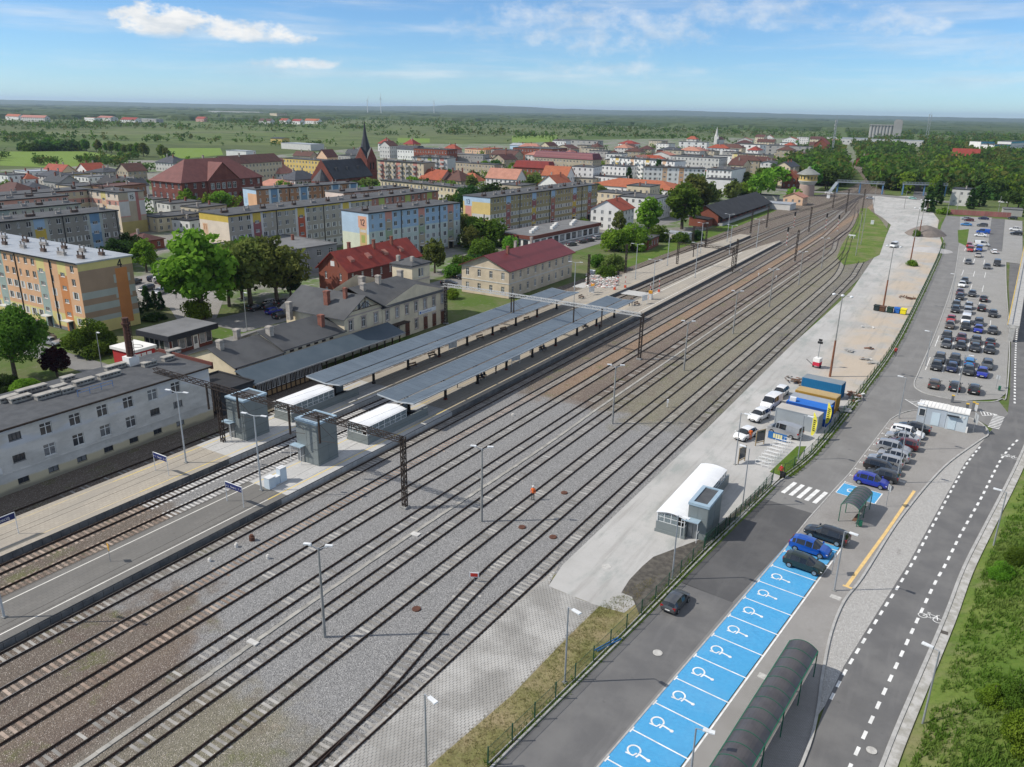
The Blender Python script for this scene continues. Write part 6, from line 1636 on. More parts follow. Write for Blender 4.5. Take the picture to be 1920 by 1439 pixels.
# ------------------------------------------------------------------ lamps
CONCPOST=mat('concrete_post',(.30,.30,.285),(.22,.22,.21),1.5,.85);GALV=mat('galvanised_pole',(.36,.38,.40),(.30,.32,.34),1.2,.5,.4);RUSTY=mat('rusty_mast',(.26,.11,.06),(.17,.08,.05),1.0,.85,.2)
LAMPW=mat('lamp_head',(.72,.74,.75),None,2,.4);PLATLAMP=mat('platform_lamp_post',(.50,.53,.55),(.44,.47,.49),1,.45,.3)
def lamp(kind,p,h,label,rz=0.0,z=0.0,arms=2):
 g={'yard':'concrete yard lamps','platform':'platform lamps','street':'street lamps','mast':'tall rusty light masts'}[kind]
 t=thing('street_lamp' if kind=='street' else 'lamp_post',label,'lamp',(*p,z),R(rz),g)
 if kind=='yard':
  MB().tube((0,0,0),(0,0,h-.4),.16,.09,8).build('post',CONCPOST,t,smooth=40)
  a=MB().tube((0,0,h-.6),(0,0,h-.2),.07,.07,6)
  for s in(-1,1):a.tube((0,0,h-.4),(s*.75,0,h),.04,.04,6)
  a.build('bracket',GALV,t)
  for s in(-1,1):MB().prism([(s*.7-.1,-.15),(s*.7+.1,-.15),(s*.7+.1,.15),(s*.7-.1,.15)],h-.06,h+.08).box(s*.95-.32,s*.95+.32,-.13,.13,h,h+.12).build('lamp_head',LAMPW,t)
 elif kind=='platform':
  MB().tube((0,0,0),(0,0,h),.11,.07,8).build('post',PLATLAMP,t,smooth=40);MB().box(-.2,.2,-.2,.2,0,.12).build('foot',CONCPOST,t)
  a=MB()
  for s in(-1,1):a.tube((0,0,h-.08),(s*1.05,0,h+.1),.035,.035,6)
  a.build('arm',PLATLAMP,t)
  for s in(-1,1):MB().box(s*1.35-.38,s*1.35+.38,-.14,.14,h+.07,h+.16).build('lamp_head',LAMPW,t)
 elif kind=='street':
  MB().tube((0,0,0),(0,0,h),.085,.055,8).build('post',GALV,t,smooth=40);MB().box(-.18,.18,-.18,.18,0,.08).build('foot',CONCPOST,t)
  MB().tube((0,0,h),(.7,0,h+.05),.035,.035,6).build('arm',GALV,t)
  MB().prism([(.45,-.14),(1.25,-.17),(1.25,.17),(.45,.14)],h+.03,h+.12).build('lamp_head',LAMPW,t)
 else:
  MB().tube((0,0,0),(0,0,h*.45),.22,.17,8).build('lower_post',RUSTY,t,smooth=40);MB().tube((0,0,h*.45),(0,0,h),.12,.08,8).build('post',CONCPOST,t,smooth=40)
  MB().tube((-1.5,0,h-.2),(1.5,0,h-.2),.05,.05,6).build('cross_arm',CONCPOST,t)
  for q in(-1.5,0,1.5):MB().lathe([(.1,h-.42),(.3,h-.3),(.3,h-.12),(.08,h)],10,c=(q,0)).build('lamp_head',LAMPW,t)
for p,h,l in(((-43.66,40.91),9.2,'concrete yard lamp nearest the camera, by the cable duct'),((-43.56,65.55),9.2,'concrete yard lamp left of the worker'),((-43.60,100.76),9.2,'concrete yard lamp before the far gantry post'),((-43.64,131.57),9.2,'concrete yard lamp, fourth from the camera'),((-43.71,161.73),9.2,'concrete yard lamp, fifth from the camera'),((-43.64,191.07),9.2,'concrete yard lamp, sixth from the camera'),((-43.65,222.10),9.2,'concrete yard lamp, seventh from the camera'),((-43.5,251.7),9.2,'concrete yard lamp, eighth and farthest in its row')):
 lamp('yard',p,h,l,25)
for p,h,l in(((-82.74,56.26),9.6,'platform lamp in front of the weathered building'),((-68.82,56.19),9.6,'platform lamp between lift tower and white cabinets'),((-68.61,26.86),9.6,'platform lamp at the left picture edge'),((-83.27,164.85),9.6,'platform lamp by the far end of the left canopy'),((-82.09,199.11),9.6,'platform lamp just beyond the foot crossing'),((-82.14,223.31),9.6,'platform lamp in the middle of the far left platform'),((-81.9,252.6),9.6,'platform lamp near the end of the left platform'),
  ((-69.06,179.23),9.6,'platform lamp beside the orange help point'),((-69.32,211.19),9.6,'platform lamp in the middle of the far right platform'),((-72.5,253.4),9.6,'platform lamp on the far right platform, last but one'),((-69.4,274.1),9.6,'platform lamp at the far end of the right platform'),((-82.0,281.8),9.6,'platform lamp at the far end of the left platform')):
 lamp('platform',p,h,l,12,PZ)
for p,h,rz,l in(((-23.17,47.22),7.2,-15,'slim street lamp by the fence above the lane'),((-27.13,33.98),6.6,-15,'slim street lamp at the bottom edge by the paved strip'),((-21.17,66.25),7.2,-10,'slim street lamp in front of the yard lift'),((-19.75,85.82),7.4,170,'street lamp right of the yard stair housing'),((-23.88,96.65),7.4,-10,'street lamp beside the bicycle stands'),((-17.21,103.13),6.4,-10,'street lamp on the fence by the lawn patch'),
  ((-7.05,73.13),6.6,-10,'street lamp at the end of the disabled bays'),((-4.99,102.74),7.2,175,'street lamp behind the bright blue minivan'),((-3.70,116.20),6.6,175,'street lamp in the parking row by the kiosk'),((-7.57,127.69),6.6,170,'street lamp on the kerb left of the kiosk'),((6.02,91.45),6.6,172,'street lamp on the bank, farther one'),((2.16,57.88),6.8,165,'street lamp on the bank, nearer one'),((-6.74,160.05),6.6,170,'street lamp at the left edge of the far car park'),((-6.78,226.62),6.6,170,'street lamp half way up the far car park'),((-0.64,145.19),7.0,0,'street lamp between the front cars of the far car park'),
  ((-11.13,43.21),4.5,10,'street lamp at the bottom edge on the blue bays'),((-128.47,105.24),8.0,-10,'street lamp on the square behind the station'),((-129.62,74.21),6.5,-10,'street lamp by the red kiosk')):
 lamp('street',p,h,l,rz)
for p,h,l in(((-20.58,143.02),15.0,'tall rusty light mast behind the containers'),((-20.30,207.76),15.0,'tall rusty light mast among the rubbish bins'),((-22.1,283.4),17.0,'tall light mast by the gravel heap'),((-25.8,348.0),14.0,'tall light mast behind the gravel heap')):
 lamp('mast',p,h,l,-10)
# ------------------------------------------------------------------ catenary gantries and posts
GANTRY_D=mat('gantry_dark',(.035,.028,.024),(.055,.04,.032),1,.7,.3);GANTRY_L=mat('gantry_silver',(.64,.64,.62),(.55,.55,.53),1,.5,.4)
def lattice(b,a,c,w,h,n,t=.06):
 a,c=Vector(a),Vector(c);d=(c-a)/n
 u=Vector((0,0,1))if abs((c-a).normalized().z)<.9 else Vector((0,1,0));s=(c-a).normalized().cross(u).normalized()
 P=lambda i,j,k:a+d*i+s*(j*w/2)+u*(k*h/2)
 for j in(-1,1):
  for k in(-1,1):b.bar(P(0,j,k),P(n,j,k),t*1.35)
 for i in range(n):
  for j in(-1,1):b.bar(P(i,j,-1 if i%2 else 1),P(i+1,j,1 if i%2 else-1),t)
  for k in(-1,1):b.bar(P(i,-1 if i%2 else 1,k),P(i+1,1 if i%2 else-1,k),t*.8)
def gantry(y,x0,x1,posts,drops,m,label,H=8.6,post_m=None,dy=0.0):
 t=thing('catenary_gantry',label,'gantry',(x1,y,0),group='gantries over the tracks')
 b=MB();lattice(b,(x0-x1,dy,H),(0,0,H),.55,.55,int(abs(x1-x0)/.8));b.build('beam',m,t)
 for px in posts:
  b=MB();lattice(b,(px-x1,0,0),(px-x1,0,H+.4),.5,.35,12,.07);b.build('post',post_m or GANTRY_D,t);MB().box(px-x1-.45,px-x1+.45,-.45,.45,0,.25).build('footing',CONCPOST,t)
 for px in drops:
  dp=MB().box(px-x1-.1,px-x1+.1,-.1,.1,H-3.6,H).build('drop_post',GANTRY_D,t)
  a=MB();a.tube((px-x1,0,H-3.3),(px-x1+2.6,0,H-2.9),.03,.03,5);a.tube((px-x1,0,H-1.0),(px-x1+2.4,0,H-2.5),.025,.025,5);a.build('registration_arm',GANTRY_D,dp)
gantry(63.3,-97.5,-52.8,[-52.8,-84.3],[-86.5,-85.3,-80.5,-71.0,-65.9],GANTRY_D,'dark lattice gantry across the platforms in front of the lifts')
gantry(133.2,-98.5,-53.0,[-53.0,-98.0],[-81.5,-80.9,-67.2,-61.2],GANTRY_L,'silver lattice gantry over the canopies')
gantry(228,-80.8,-64,[-80.8,-64],[-76],GANTRY_D,'small dark gantry over the far platforms',7.0)
gantry(268,-90,-80.2,[-90],[],GANTRY_D,'short dark gantry beam over the far left platform',6.6)
def catenary_post(p,h,label):
 t=thing('catenary_post',label,'post',(*p,0),0,'dark catenary posts along the tracks')
 b=MB();lattice(b,(0,0,0),(0,0,h),.4,.3,10,.09);b.build('post',GANTRY_D,t);MB().box(-.35,.35,-.35,.35,0,.2).build('footing',CONCPOST,t)
 MB().tube((0,0,h-1.5),(-2.6,0,h-1.2),.04,.04,5).tube((0,0,h-.3),(-2.6,0,h-1.1),.03,.03,5).build('bracket',GANTRY_D,t)
for p,h,l in(((-88.01,205.79),9,'dark catenary post by the rubble at the foot crossing'),((-53.0,259.0),10,'dark catenary post in the middle of the yard, nearest'),((-63.9,330.6),10,'dark catenary post in the middle of the yard, second'),((-81.7,311.3),9,'dark catenary post left of the far platform end'),((-81.0,332.3),9,'dark catenary post beside the goods shed'),((-83.8,263.3),9,'dark catenary post on the grass left of the tracks'),((-89.06,184.05),9,'dark catenary post by the gardens'),((-65.0,234.7),9,'dark catenary post between platform end and third track'),((-63.5,410.2),11,'catenary post near the white relay boxes'),((-57.8,420.2),11,'catenary post right of the relay boxes'),((-72.3,425.1),10,'catenary post before the level crossing')):
 catenary_post(p,h,l)
def pole(p,h,label,m=None):
 tag(MB().tube((0,0,0),(0,0,h),.13,.08,8).box(-.05,.05,-.8,.8,h-.5,h-.4).build('utility_pole',m or CONCPOST,None,(*p,0)),label,'pole','plain poles')
for p,h,l in(((-38.7,283.1),14,'grey pole right of the curved sidings, nearer'),((-41.3,310.1),14,'tall grey pole by the grass strip'),((-56.2,444.4),13,'grey pole near the white relay cabinet'),((-42.4,450.0),9,'pole on a round island in the yard'),((-21.5,426.6),10,'pole by the pink wall'),((-19.4,463.2),9,'second pole by the pink wall'),((-1.3,450.6),9,'pole behind the pink wall')):
 pole(p,h,l)
# wires over the through tracks
def wires():
 for x in(-77.95,-73.7,-64.1,-59.6):
  t=thing('overhead_wire',{-77.95:'overhead wire above the track by the left platform',-73.7:'overhead wire above the track by the right platform',-64.1:'overhead wire above the outer platform track',-59.6:'overhead wire above the second outer track'}[x],'wire',(x,0,0),0,'overhead wires')
  for z,sag,nm in((5.4,0,'contact_wire'),(6.6,.8,'carrier_wire')):
   b=MB();pts=[-10,63.3,133.2,200,268]
   for a,c in zip(pts,pts[1:]):
    for k in range(6):
     f0,f1=k/6,(k+1)/6
     b.tube((0,a+(c-a)*f0,z-sag*4*f0*(1-f0)),(0,a+(c-a)*f1,z-sag*4*f1*(1-f1)),.012,.012,4,cap=False)
   b.build(nm,GANTRY_D,t)
wires()
# colour light signals with red and white posts
SIGW=mat('signal_white',(.65,.64,.62),None,1,.6);SIGR=mat('signal_red',(.42,.05,.04),None,1,.6)
def signal(p,h,label):
 t=thing('railway_signal',label,'signal',(*p,0),R(10),'striped railway signals')
 n=7
 for k in range(n):MB().tube((0,0,h*.75*k/n),(0,0,h*.75*(k+1)/n),.1,.1,6).build('post_band',SIGR if k%2 else SIGW,t)
 MB().box(-.3,.3,-.12,.12,h*.75,h).build('signal_head',BLACKPL,t);MB().box(-.5,.5,-.4,.4,0,.15).build('footing',CONCPOST,t)
for p,l in(((-63.1,290.4),'striped signal beside the end of the right platform'),((-71.8,339.6),'striped signal in the middle of the through tracks'),((-60.0,343.1),'striped signal between curved sidings, left'),((-55.0,341.4),'striped signal between curved sidings, right'),((-83.72,191.21),'red and white barrier post by the foot crossing, left side')):
 signal(p,6.5 if 'barrier' not in l else 4,l)
# orange help points and ticket boxes at the crossing
for p,l,z in(((-84.26,177.03),'orange box left of the foot crossing',PZ),((-69.27,178.37),'orange box right of the foot crossing',PZ)):
 t=thing('help_point',l,'box',(*p,z),R(10),'orange platform boxes');MB().box(-.3,.3,-.25,.25,0,1.5).build('pillar',SIGW,t);MB().box(-.45,.45,-.3,.3,1.5,2.2).build('head',mat('help_orange',(.72,.33,.03),None,2,.5),t)
for p,l in(((-81.10,183.39),'red barrier drive on the near left of the crossing'),((-79.90,187.41),'red barrier drive on the far left of the crossing'),((-69.89,179.64),'red barrier drive by the right platform, near'),((-70.75,187.82),'red barrier drive by the right platform, far')):
 t=thing('barrier_drive',l,'barrier',(*p,.3),R(8),'foot crossing barriers');MB().box(-.25,.25,-.25,.25,0,1.1).build('housing',mat('barrier_red',(.6,.09,.03),None,2,.5),t)
 b=MB()
 for k in range(5):b.box(-.06,.06,-.06,.06,1.1+k*.6,1.7+k*.6,k%2)
 b.build('raised_arm',[SIGW,SIGR],t)
# ------------------------------------------------------------------ name boards, cabinets, notices
NAVY=mat('sign_navy',(.018,.03,.14),None,1,.5);SIGNWHITE=mat('sign_letter_white',(.75,.75,.74),None,1,.5)
def name_board(p,rz,label,w,words):
 t=thing('name_board',label,'sign',(*p,PZ),R(rz),'blue platform boards')
 for s in(-1,1):MB().tube((s*w/2,0,0),(s*w/2,0,2.55),.05,.05,6).build('post',WHITEMETAL,t)
 MB().tube((-w/2,0,2.55),(w/2,0,2.55),.05,.05,6).build('top_rail',WHITEMETAL,t)
 bd=MB().box(-w/2+.05,w/2-.05,-.04,.04,1.85,2.5).build('board',NAVY,t)
 for x,s,sz in words:txt(s,sz,(x,-.046,2.03),0,SIGNWHITE,bd,align='CENTER')
name_board((-82.6,52.7),0,'blue platform board on the left platform before the weathered building',2.6,((-.95,'← 1',.3),(0,'Peron 1',.3),(.95,'3 →',.3)))
name_board((-68.6,52.2),0,'blue platform board on the right platform',2.8,((-1.05,'← 5',.3),(0,'Peron 2',.3),(1.05,'7 →',.3)))
name_board((-82.3,32.8),90,'station name board cut by the left picture edge',5.0,((0,'Nakło nad Notecią',.5),))
def yellow_sign():
 p=(-69.29,37.33);t=thing('warning_sign','small orange warning plate on a thin post, right platform','sign',(*p,PZ),R(-20))
 MB().tube((0,0,0),(0,0,1.9),.03).build('post',GALV,t);MB().box(-.32,.32,-.02,.02,1.3,1.95).build('plate',mat('warning_orange',(.78,.40,.02),None,2,.5),t)
yellow_sign()
for p,w,h,l in(((-68.57,57.36),.9,1.35,'left white cabinet on the right platform'),((-68.80,58.41),.7,.95,'low middle white cabinet on the right platform'),((-68.71,59.34),.7,1.8,'tall white cabinet on the right platform')):
 t=thing('white_cabinet',l,'cabinet',(*p,PZ),0,'white cabinets');MB().box(-w/2,w/2,-.5,.5,0,h).build('body',plaster('cabinet_blue',(.52,.60,.66)),t);MB().box(-w/2-.03,w/2+.03,-.53,.53,h,h+.06).build('lid',WHITEMETAL,t)
# benches, notice boards and bins under the canopies
BENCHW=mat('bench_wood',(.16,.085,.05),(.12,.065,.04),3,.7)
def bench(p,rz,label,z=PZ,m=None):
 t=thing('bench',label,'bench',(*p,z),R(rz),'platform benches')
 for k in range(3):MB().box(-.9,.9,-.3+k*.19,-.14+k*.19,.44,.48).build('seat_slat',m or BENCHW,t)
 for k in range(2):MB().box(-.9,.9,.3,.34,.58+k*.17,.72+k*.17).build('back_slat',m or BENCHW,t)
 for s in(-.75,.75):MB().box(s-.04,s+.04,-.28,.34,0,.44).box(s-.04,s+.04,.26,.34,.44,.9).build('leg',CONCPOST,t)
for q,l in(((775,690),'bench on the left platform, nearest the stairs'),((811,670),'bench on the left platform, third bay'),((901,637),'bench on the left platform below the canopy middle'),((945,622),'low bench by the left platform map'),((989,602),'bench on the left platform near the gantry'),((1090,560),'bench at the far end of the left platform'),((1018,658),'bench on the right platform by the seated group'),((1194,573),'bench at the far end of the right platform'),((1097,616),'bench where a traveller sits on the right platform'),((902,713),'bench of the seated group, right platform')):
 bench({(775,690):(-83.27,103.33),(811,670):(-84.31,110.30),(901,637):(-83.59,125.12),(945,622):(-82.94,132.87),(989,602):(-83.39,143.18),(1090,560):(-83.60,169.46),(1018,658):(-69.54,125.52),(1194,573):(-69.51,170.69),(1097,616):(-70.27,144.87),(902,713):(-69.71,104.55)}[q],78 if q[0]!=1090 else 85,l)
def notice(p,rz,label,z=PZ,w=1.9):
 t=thing('notice_board',label,'notice board',(*p,z),R(rz),'timetable boards')
 for s in(-w/2,w/2):MB().tube((s,0,0),(s,0,2.2),.04,.04,6).build('post',WHITEMETAL,t)
 MB().box(-w/2,w/2,-.04,.04,.8,2.1).build('panel',plaster('notice',(.45,.50,.55)),t);MB().box(-w/2+.1,-.05,-.05,-.041,.9,2.0).build('poster',plaster('white'),t);MB().box(.05,w/2-.1,-.05,-.041,.9,2.0).build('poster',plaster('white'),t)
for p,rz,l in(((-69.32,115.19),70,'timetable board under the right canopy'),((-83.22,115.16),75,'timetable board under the left canopy'),((-83.40,174.66),75,'timetable board by the far end of the left canopy'),((-68.69,173.28),75,'white timetable board at the far end of the right canopy')):
 notice(p,rz,l)
# ------------------------------------------------------------------ green mesh fence
FGREEN=mat('fence_green',(.012,.055,.03),(.018,.07,.04),2,.6)
def fence_mesh_material():
 m,g,b=new_mat('fence_mesh');b.inputs['Base Color'].default_value=(.012,.055,.032,1);b.inputs['Roughness'].default_value=.6
 b.inputs['Alpha'].default_value=.22;return m
FMESH=fence_mesh_material()
def fence(pts,label,h=1.55,step=2.75):
 t=thing('mesh_fence',label,'fence',(*pts[0],0),group='green mesh fences');pl=[Vector(p)for p in smoothline(pts,3)];O=pl[0]
 tot=sum((pl[i+1]-pl[i]).length for i in range(len(pl)-1));n=int(tot/step);pm=MB().box(-.04,.04,-.04,.04,0,h+.1).mesh('fence_post',FGREEN)
 prev=None
 for i in range(n+1):
  p,d=path_point(pl,min(i*tot/n,tot-.01));q=p-O;link('fence_post',pm,t,(q.x,q.y,.02))
  if prev is not None:
   b=MB();b.quad((prev.x,prev.y,.12),(q.x,q.y,.12),(q.x,q.y,h),(prev.x,prev.y,h));b.build('mesh_panel',FMESH,t)
   w=MB();w.bar((prev.x,prev.y,h),(q.x,q.y,h),.025);w.bar((prev.x,prev.y,h*.5),(q.x,q.y,h*.5),.02);w.box;w.build('rail',FGREEN,t)
   MB().bar((prev.x,prev.y,.08),(q.x,q.y,.08),.06,.2).build('base_slab',KERB,t)
  prev=q
fence(FENCE[3:],'green mesh fence between the paved yard strip and the lane');fence([(-17.6,96.8)]+FENCE_N[1:8],'green mesh fence between the concrete yard and the lane',1.6,3.0)
fence([(-20.4,74),(-19.0,84),(-18.4,94.4)],'short green mesh fence behind the yard lift',1.6,2.6)
# ------------------------------------------------------------------ shelters, kiosk, containers
SHROOF=mat('smoked_roof',(.055,.052,.055),(.075,.07,.072),.9,.3,spec=.5);SHGREEN=mat('shelter_green',(.012,.12,.07),None,2,.5);SHGLASS=glassy('shelter_glass',(.25,.33,.3),.3)
def shelter(O,u,L,W,h,label,ribs,posts,side,bench_=True):
 """barrel roofed shelter; u along its length"""
 u=Vector(u).normalized();t=thing('bus_shelter',label,'shelter',(*O,.016),math.atan2(u.y,u.x),'green framed shelters')
 n=10;rise=.5
 P=[(W*(i/n-.5),h+rise*(1-(2*i/n-1)**2))for i in range(n+1)]
 for k in range(ribs):
  a,c=L*k/ribs+.03,L*(k+1)/ribs-.03;b=MB()
  for i in range(n):
   (y0,z0),(y1,z1)=P[i],P[i+1];b.quad((a,y1,z1),(a,y0,z0),(c,y0,z0),(c,y1,z1));b.quad((a,y0,z0-.015),(a,y1,z1-.015),(c,y1,z1-.015),(c,y0,z0-.015))
  b.build('roof_pane',SHROOF,t,smooth=30)
 for k in range(ribs+1):
  b=MB();x=L*k/ribs
  for i in range(n):b.bar((x,*P[i]),(x,*P[i+1]),.05,.04)
  b.build('roof_rib',SHGREEN,t)
 e=MB();e.bar((0,-W/2,h),(L,-W/2,h),.07);e.bar((0,W/2,h),(L,W/2,h),.07);e.build('eaves_rail',SHGREEN,t)
 for k in range(posts):
  x=.1+(L-.2)*k/(posts-1)
  for s in(-1,1):
   MB().box(x-.04,x+.04,s*W/2-.04,s*W/2+.04,0,h).build('post',SHGREEN,t)
 for k in range(posts-1):
  x0,x1=.1+(L-.2)*k/(posts-1),.1+(L-.2)*(k+1)/(posts-1)
  MB().box(x0+.06,x1-.06,side*W/2-.01,side*W/2+.01,.3,h-.15).build('glass_pane',SHGLASS,t)
  if bench_:MB().box(x0+.3,x1-.3,side*(W/2-.45)-.2,side*(W/2-.45)+.2,.42,.47).build('bench_seat',BENCHW,t)
 return t
shelter((-9.3,34.0),(.082,1),25.3,2.3,2.45,'long green framed shelter with dark barrel roof, bottom right',18,7,1)
shelter((-8.35,87.9),(.114,1),5.5,2.0,2.15,'small green bus shelter with dark barrel roof by the blue bay',7,3,-1)
tag(MB().box(-.2,.2,-.2,.2,.15,.75).box(-.03,.03,-.03,.03,0,.15).build('litter_bin',SHGREEN,None,(*(-7.03,88.12),.02)),'green litter bin at the corner of the small shelter','bin')
def road_sign(p,rz,label,h=2.9,w=.7,m=None):
 t=thing('road_sign',label,'sign',(*p,.02),R(rz),'grey backed road signs');MB().tube((0,0,0),(0,0,h),.035).build('post',GALV,t);MB().box(-w/2,w/2,.03,.05,h-w,h).build('plate',m or GALV,t)
for p,rz,l,h in(((-5.20,95.11),-60,'grey backed sign in front of the bright blue minivan',2.8),((-7.83,75.98),-75,'narrow sign post by the dark green car',2.3),((4.86,152.83),-40,'diamond sign at the corner of the far car park',2.4),((2.50,127.55),-70,'large sign by the kiosk at the road bend',3.0)):
 road_sign(p,rz,l,h,.75 if 'large' not in l else 1.5,plaster('sign_back',(.38,.40,.41)))
tag(MB().box(-.2,.2,-.2,.2,.15,.8).box(-.03,.03,-.03,.03,0,.15).build('litter_bin',SHGREEN,None,(*(5.36,151.85),.02)),'green litter bin in the corner of the far car park','bin')
def kiosk():
 t=thing('gate_kiosk','pale grey cabin with white roof at the car park gate','kiosk',(-5.2,127.4,.016),R(-2))
 PALE=plaster('cabin_grey',(.40,.45,.50));
 MB().box(0,3.9,0,2.6,0,2.75).build('left_wall',PALE,t);MB().box(3.95,6.7,-.25,2.35,0,2.75).build('right_wall',plaster('cabin_pale',(.48,.54,.58)),t)
 for x0,x1,y0,y1 in((-.1,3.92,-.1,2.7),(3.93,6.8,-.35,2.45)):
  MB().box(x0,x1,y0,y1,2.75,2.9).build('roof',plaster('white'),t)
  for k in range(int((x1-x0)/.5)):MB().box(x0+.1+k*.5,x0+.2+k*.5,y0,y1,2.9,2.95).build('roof_rib',plaster('white'),t)
 w=MB().box(.2,1.1,-.05,0,1.2,2.4).build('window',WFRAME,t);MB().box(.28,1.02,-.06,-.05,1.28,2.32).build('pane',GLASSD,w)
 for a,c in((2.0,3.1),(4.3,5.3)):MB().box(a,c,-.31 if a>4 else-.05,-.25 if a>4 else 0,.1,2.1).build('door',plaster('cabin_door',(.52,.62,.68)),t)
 MB().box(4.0,5.6,-.75,-.25,2.2,2.3).build('awning',plaster('anthracite'),t)
 for q in(5.7,6.2):MB().lathe([(.16,0),(.16,.05)],12).build('porthole',WFRAME,t,(q,-.26,2.25)).rotation_euler=(R(90),0,0)
 MB().box(6.72,6.95,-.3,.2,0,.9).build('meter_box',plaster('white'),t)
kiosk()
for p,c,l in(((2.40,138.28),(.65,.66,.66),'white ticket post at the car park gate'),((1.17,137.44),(.10,.11,.12),'dark gate post at the car park entry'),((2.00,138.86),(.16,.17,.18),'grey barrier post between the gate lanes'),((-1.07,140.59),(.12,.13,.14),'dark barrier post on the exit side')):
 t=thing('gate_post',l,'barrier',(*p,.02),0,'car park gate posts');MB().box(-.2,.2,-.2,.2,0,1.15).build('housing',plaster('gp%d'%int(c[0]*100),c),t);MB().box(-.22,.22,-.22,.22,1.15,1.25).build('cap',mat('gate_cap',(.65,.42,.05),None,2,.5),t)
def container(p,L,W,H,col,label,name='shipping_container',roofc=None,corr=True,rz=-6):
 t=thing(name,label,'container',(*p,.03),R(rz),'site cabins and containers');m=plaster('cont_'+label.split()[0]+label.split()[1],col)
 MB().box(.05,L-.05,.05,W-.05,0,H-.1).build('shell',m,t)
 fr=MB()
 for x in(0,L-.14):
  for y in(0,W-.14):fr.box(x,x+.14,y,y+.14,0,H)
 for y in(0,W-.14):fr.box(.14,L-.14,y,y+.12,H-.14,H);fr.box(.14,L-.14,y,y+.12,0,.14)
 fr.build('frame',m,t)
 if corr:
  k=int(L/.3);rb=MB().box(0,.14,-.0,.06,.16,H-.16).mesh('rib',m)
  for i in range(k):link('rib',rb,t,(.2+i*(L-.4)/k,-.005,0))
  rb2=MB().box(-.06,.0,0,.14,.16,H-.16).mesh('rib',m)
  for i in range(int(W/.3)):link('rib',rb2,t,(L+.005,.2+i*.3,0))
 r=MB().box(.02,L-.02,.02,W-.02,H-.1,H+.03).build('roof',roofc or m,t)
 if corr:
  rr=MB()
  for i in range(int(L/.3)):rr.box(.1+i*.3,.22+i*.3,.05,W-.05,H+.03,H+.06)
  rr.build('roof_ribs',roofc or m,t)
 return t
container((-23.3,114.6),6.3,2.5,2.6,(.30,.33,.35),'grey site cabin behind the silver minibus','site_cabin',plaster('cabin_roof',(.44,.42,.39)),False)
container((-22.6,118.0),6.3,2.6,2.7,(.02,.09,.34),'blue site cabin with an air conditioner box on its roof','site_cabin',plaster('tarp_blue',(.02,.14,.50)),False)
container((-22.8,120.7),6.3,2.5,2.6,(.02,.085,.32),'blue cabin with a pale roof behind the first blue one','site_cabin',plaster('cabin_roof2',(.28,.31,.35)),False)
container((-22.7,124.4),6.4,2.45,2.6,(.42,.25,.05),'ochre shipping container behind the blue cabins',roofc=plaster('ochre_roof',(.46,.34,.17)))
container((-23.2,131.6),6.4,2.5,2.6,(.015,.16,.34),'blue shipping container with grey roof, farthest of the row',roofc=plaster('grey_roof2',(.24,.28,.31)))
tag(MB().box(0,.9,0,.6,0,.6).build('air_conditioner',WHITEMETAL,None,(-22.2,118.2,2.78)),'white air conditioner on the blue site cabin','air conditioner')
def feather_flag(p,h,label,c):
 t=thing('feather_flag',label,'flag',(*p,.03),R(-20),'yellow feather flags');MB().tube((0,0,0),(0,0,h),.025).build('pole',WHITEMETAL,t)
 fm=plaster('flag_yellow',c);b=MB();n=12;q=[]
 for i in range(n+1):
  f=i/n;z=.7+(h-.7)*f;w=.75*math.sin(math.pi*min(1,f*.9+.08))**.6;q.append((w,z))
 for i in range(n):b.quad((.02,0,q[i][1]),(q[i][0],.05*math.sin(i),q[i][1]),(q[i+1][0],.05*math.sin(i+1),q[i+1][1]),(.02,0,q[i+1][1]))
 fl=b.build('banner',fm,t);k=MB()
 for i in range(6):k.box(.15,.5,-.07,-.05,1.5+i*.3,1.62+i*.3)
 k.build('dark_lettering',BLACKPL,fl)
feather_flag((-17.35,111.2),4.2,'yellow feather flag with dark lettering beside the grey cabin',(.72,.66,.08));feather_flag((-16.5,117.2),4.0,'yellow feather flag behind, in front of the blue cabin',(.72,.66,.08))
def banner():
 t=thing('banner','blue banner with four yellow letters in front of the silver minibus','banner',(-22.6,108.3,.03),R(-6));MB().box(0,2.7,-.02,.02,.1,1.15).build('panel',plaster('banner_blue',(.03,.14,.36)),t)
 for k in range(4):MB().box(.75+k*.34,1.02+k*.34,-.035,-.02,.3,.95).build('letter',plaster('letter_yellow',(.72,.66,.35)),t)
 for k in(0,2.7):MB().tube((k,0,0),(k,0,1.2),.03).build('post',GALV,t)
banner()
def bike_stands():
 a,c=Vector((-20.71,97.97)),Vector((-20.22,108.05))
 for i in range(9):
  p=a.lerp(c,i/8);t=thing('bicycle_stand','white bicycle stand, number %s from the lawn patch end of the row'%('first second third fourth fifth sixth seventh eighth ninth'.split()[i]),'bicycle stand',(p.x,p.y,.03),R(-8),'row of white bicycle stands')
  b=MB();
  for x0,x1,z0,z1 in((-.9,-.9,0,.8),(.9,.9,0,.8),(-.9,.9,.8,.8),(-.9,.9,.35,.35),(0,0,0,.8)):b.tube((x0,0,z0),(x1,0,z1),.03,.03,6)
  b.build('hoop',WHITEMETAL,t)
bike_stands()
def info_frame(p,rz,label):
 t=thing('info_stand',label,'notice board',(*p,.03),R(rz));b=MB()
 for s in(-.8,.8):b.box(s-.05,s+.05,-.05,.05,0,2.3)
 b.box(-.8,.8,-.04,.04,.4,.5);b.box(-.8,.8,-.04,.04,2.2,2.3);b.build('frame',mat('timber_pale',(.30,.22,.12),None,2,.7),t);MB().box(-.74,.74,-.02,.02,.6,2.15).build('panel',GLASSD,t)
info_frame((-23.36,97.80),75,'dark glazed information frame beside the bicycle stands');info_frame((-22.91,105.12),60,'empty wooden frame behind the bicycle stands')
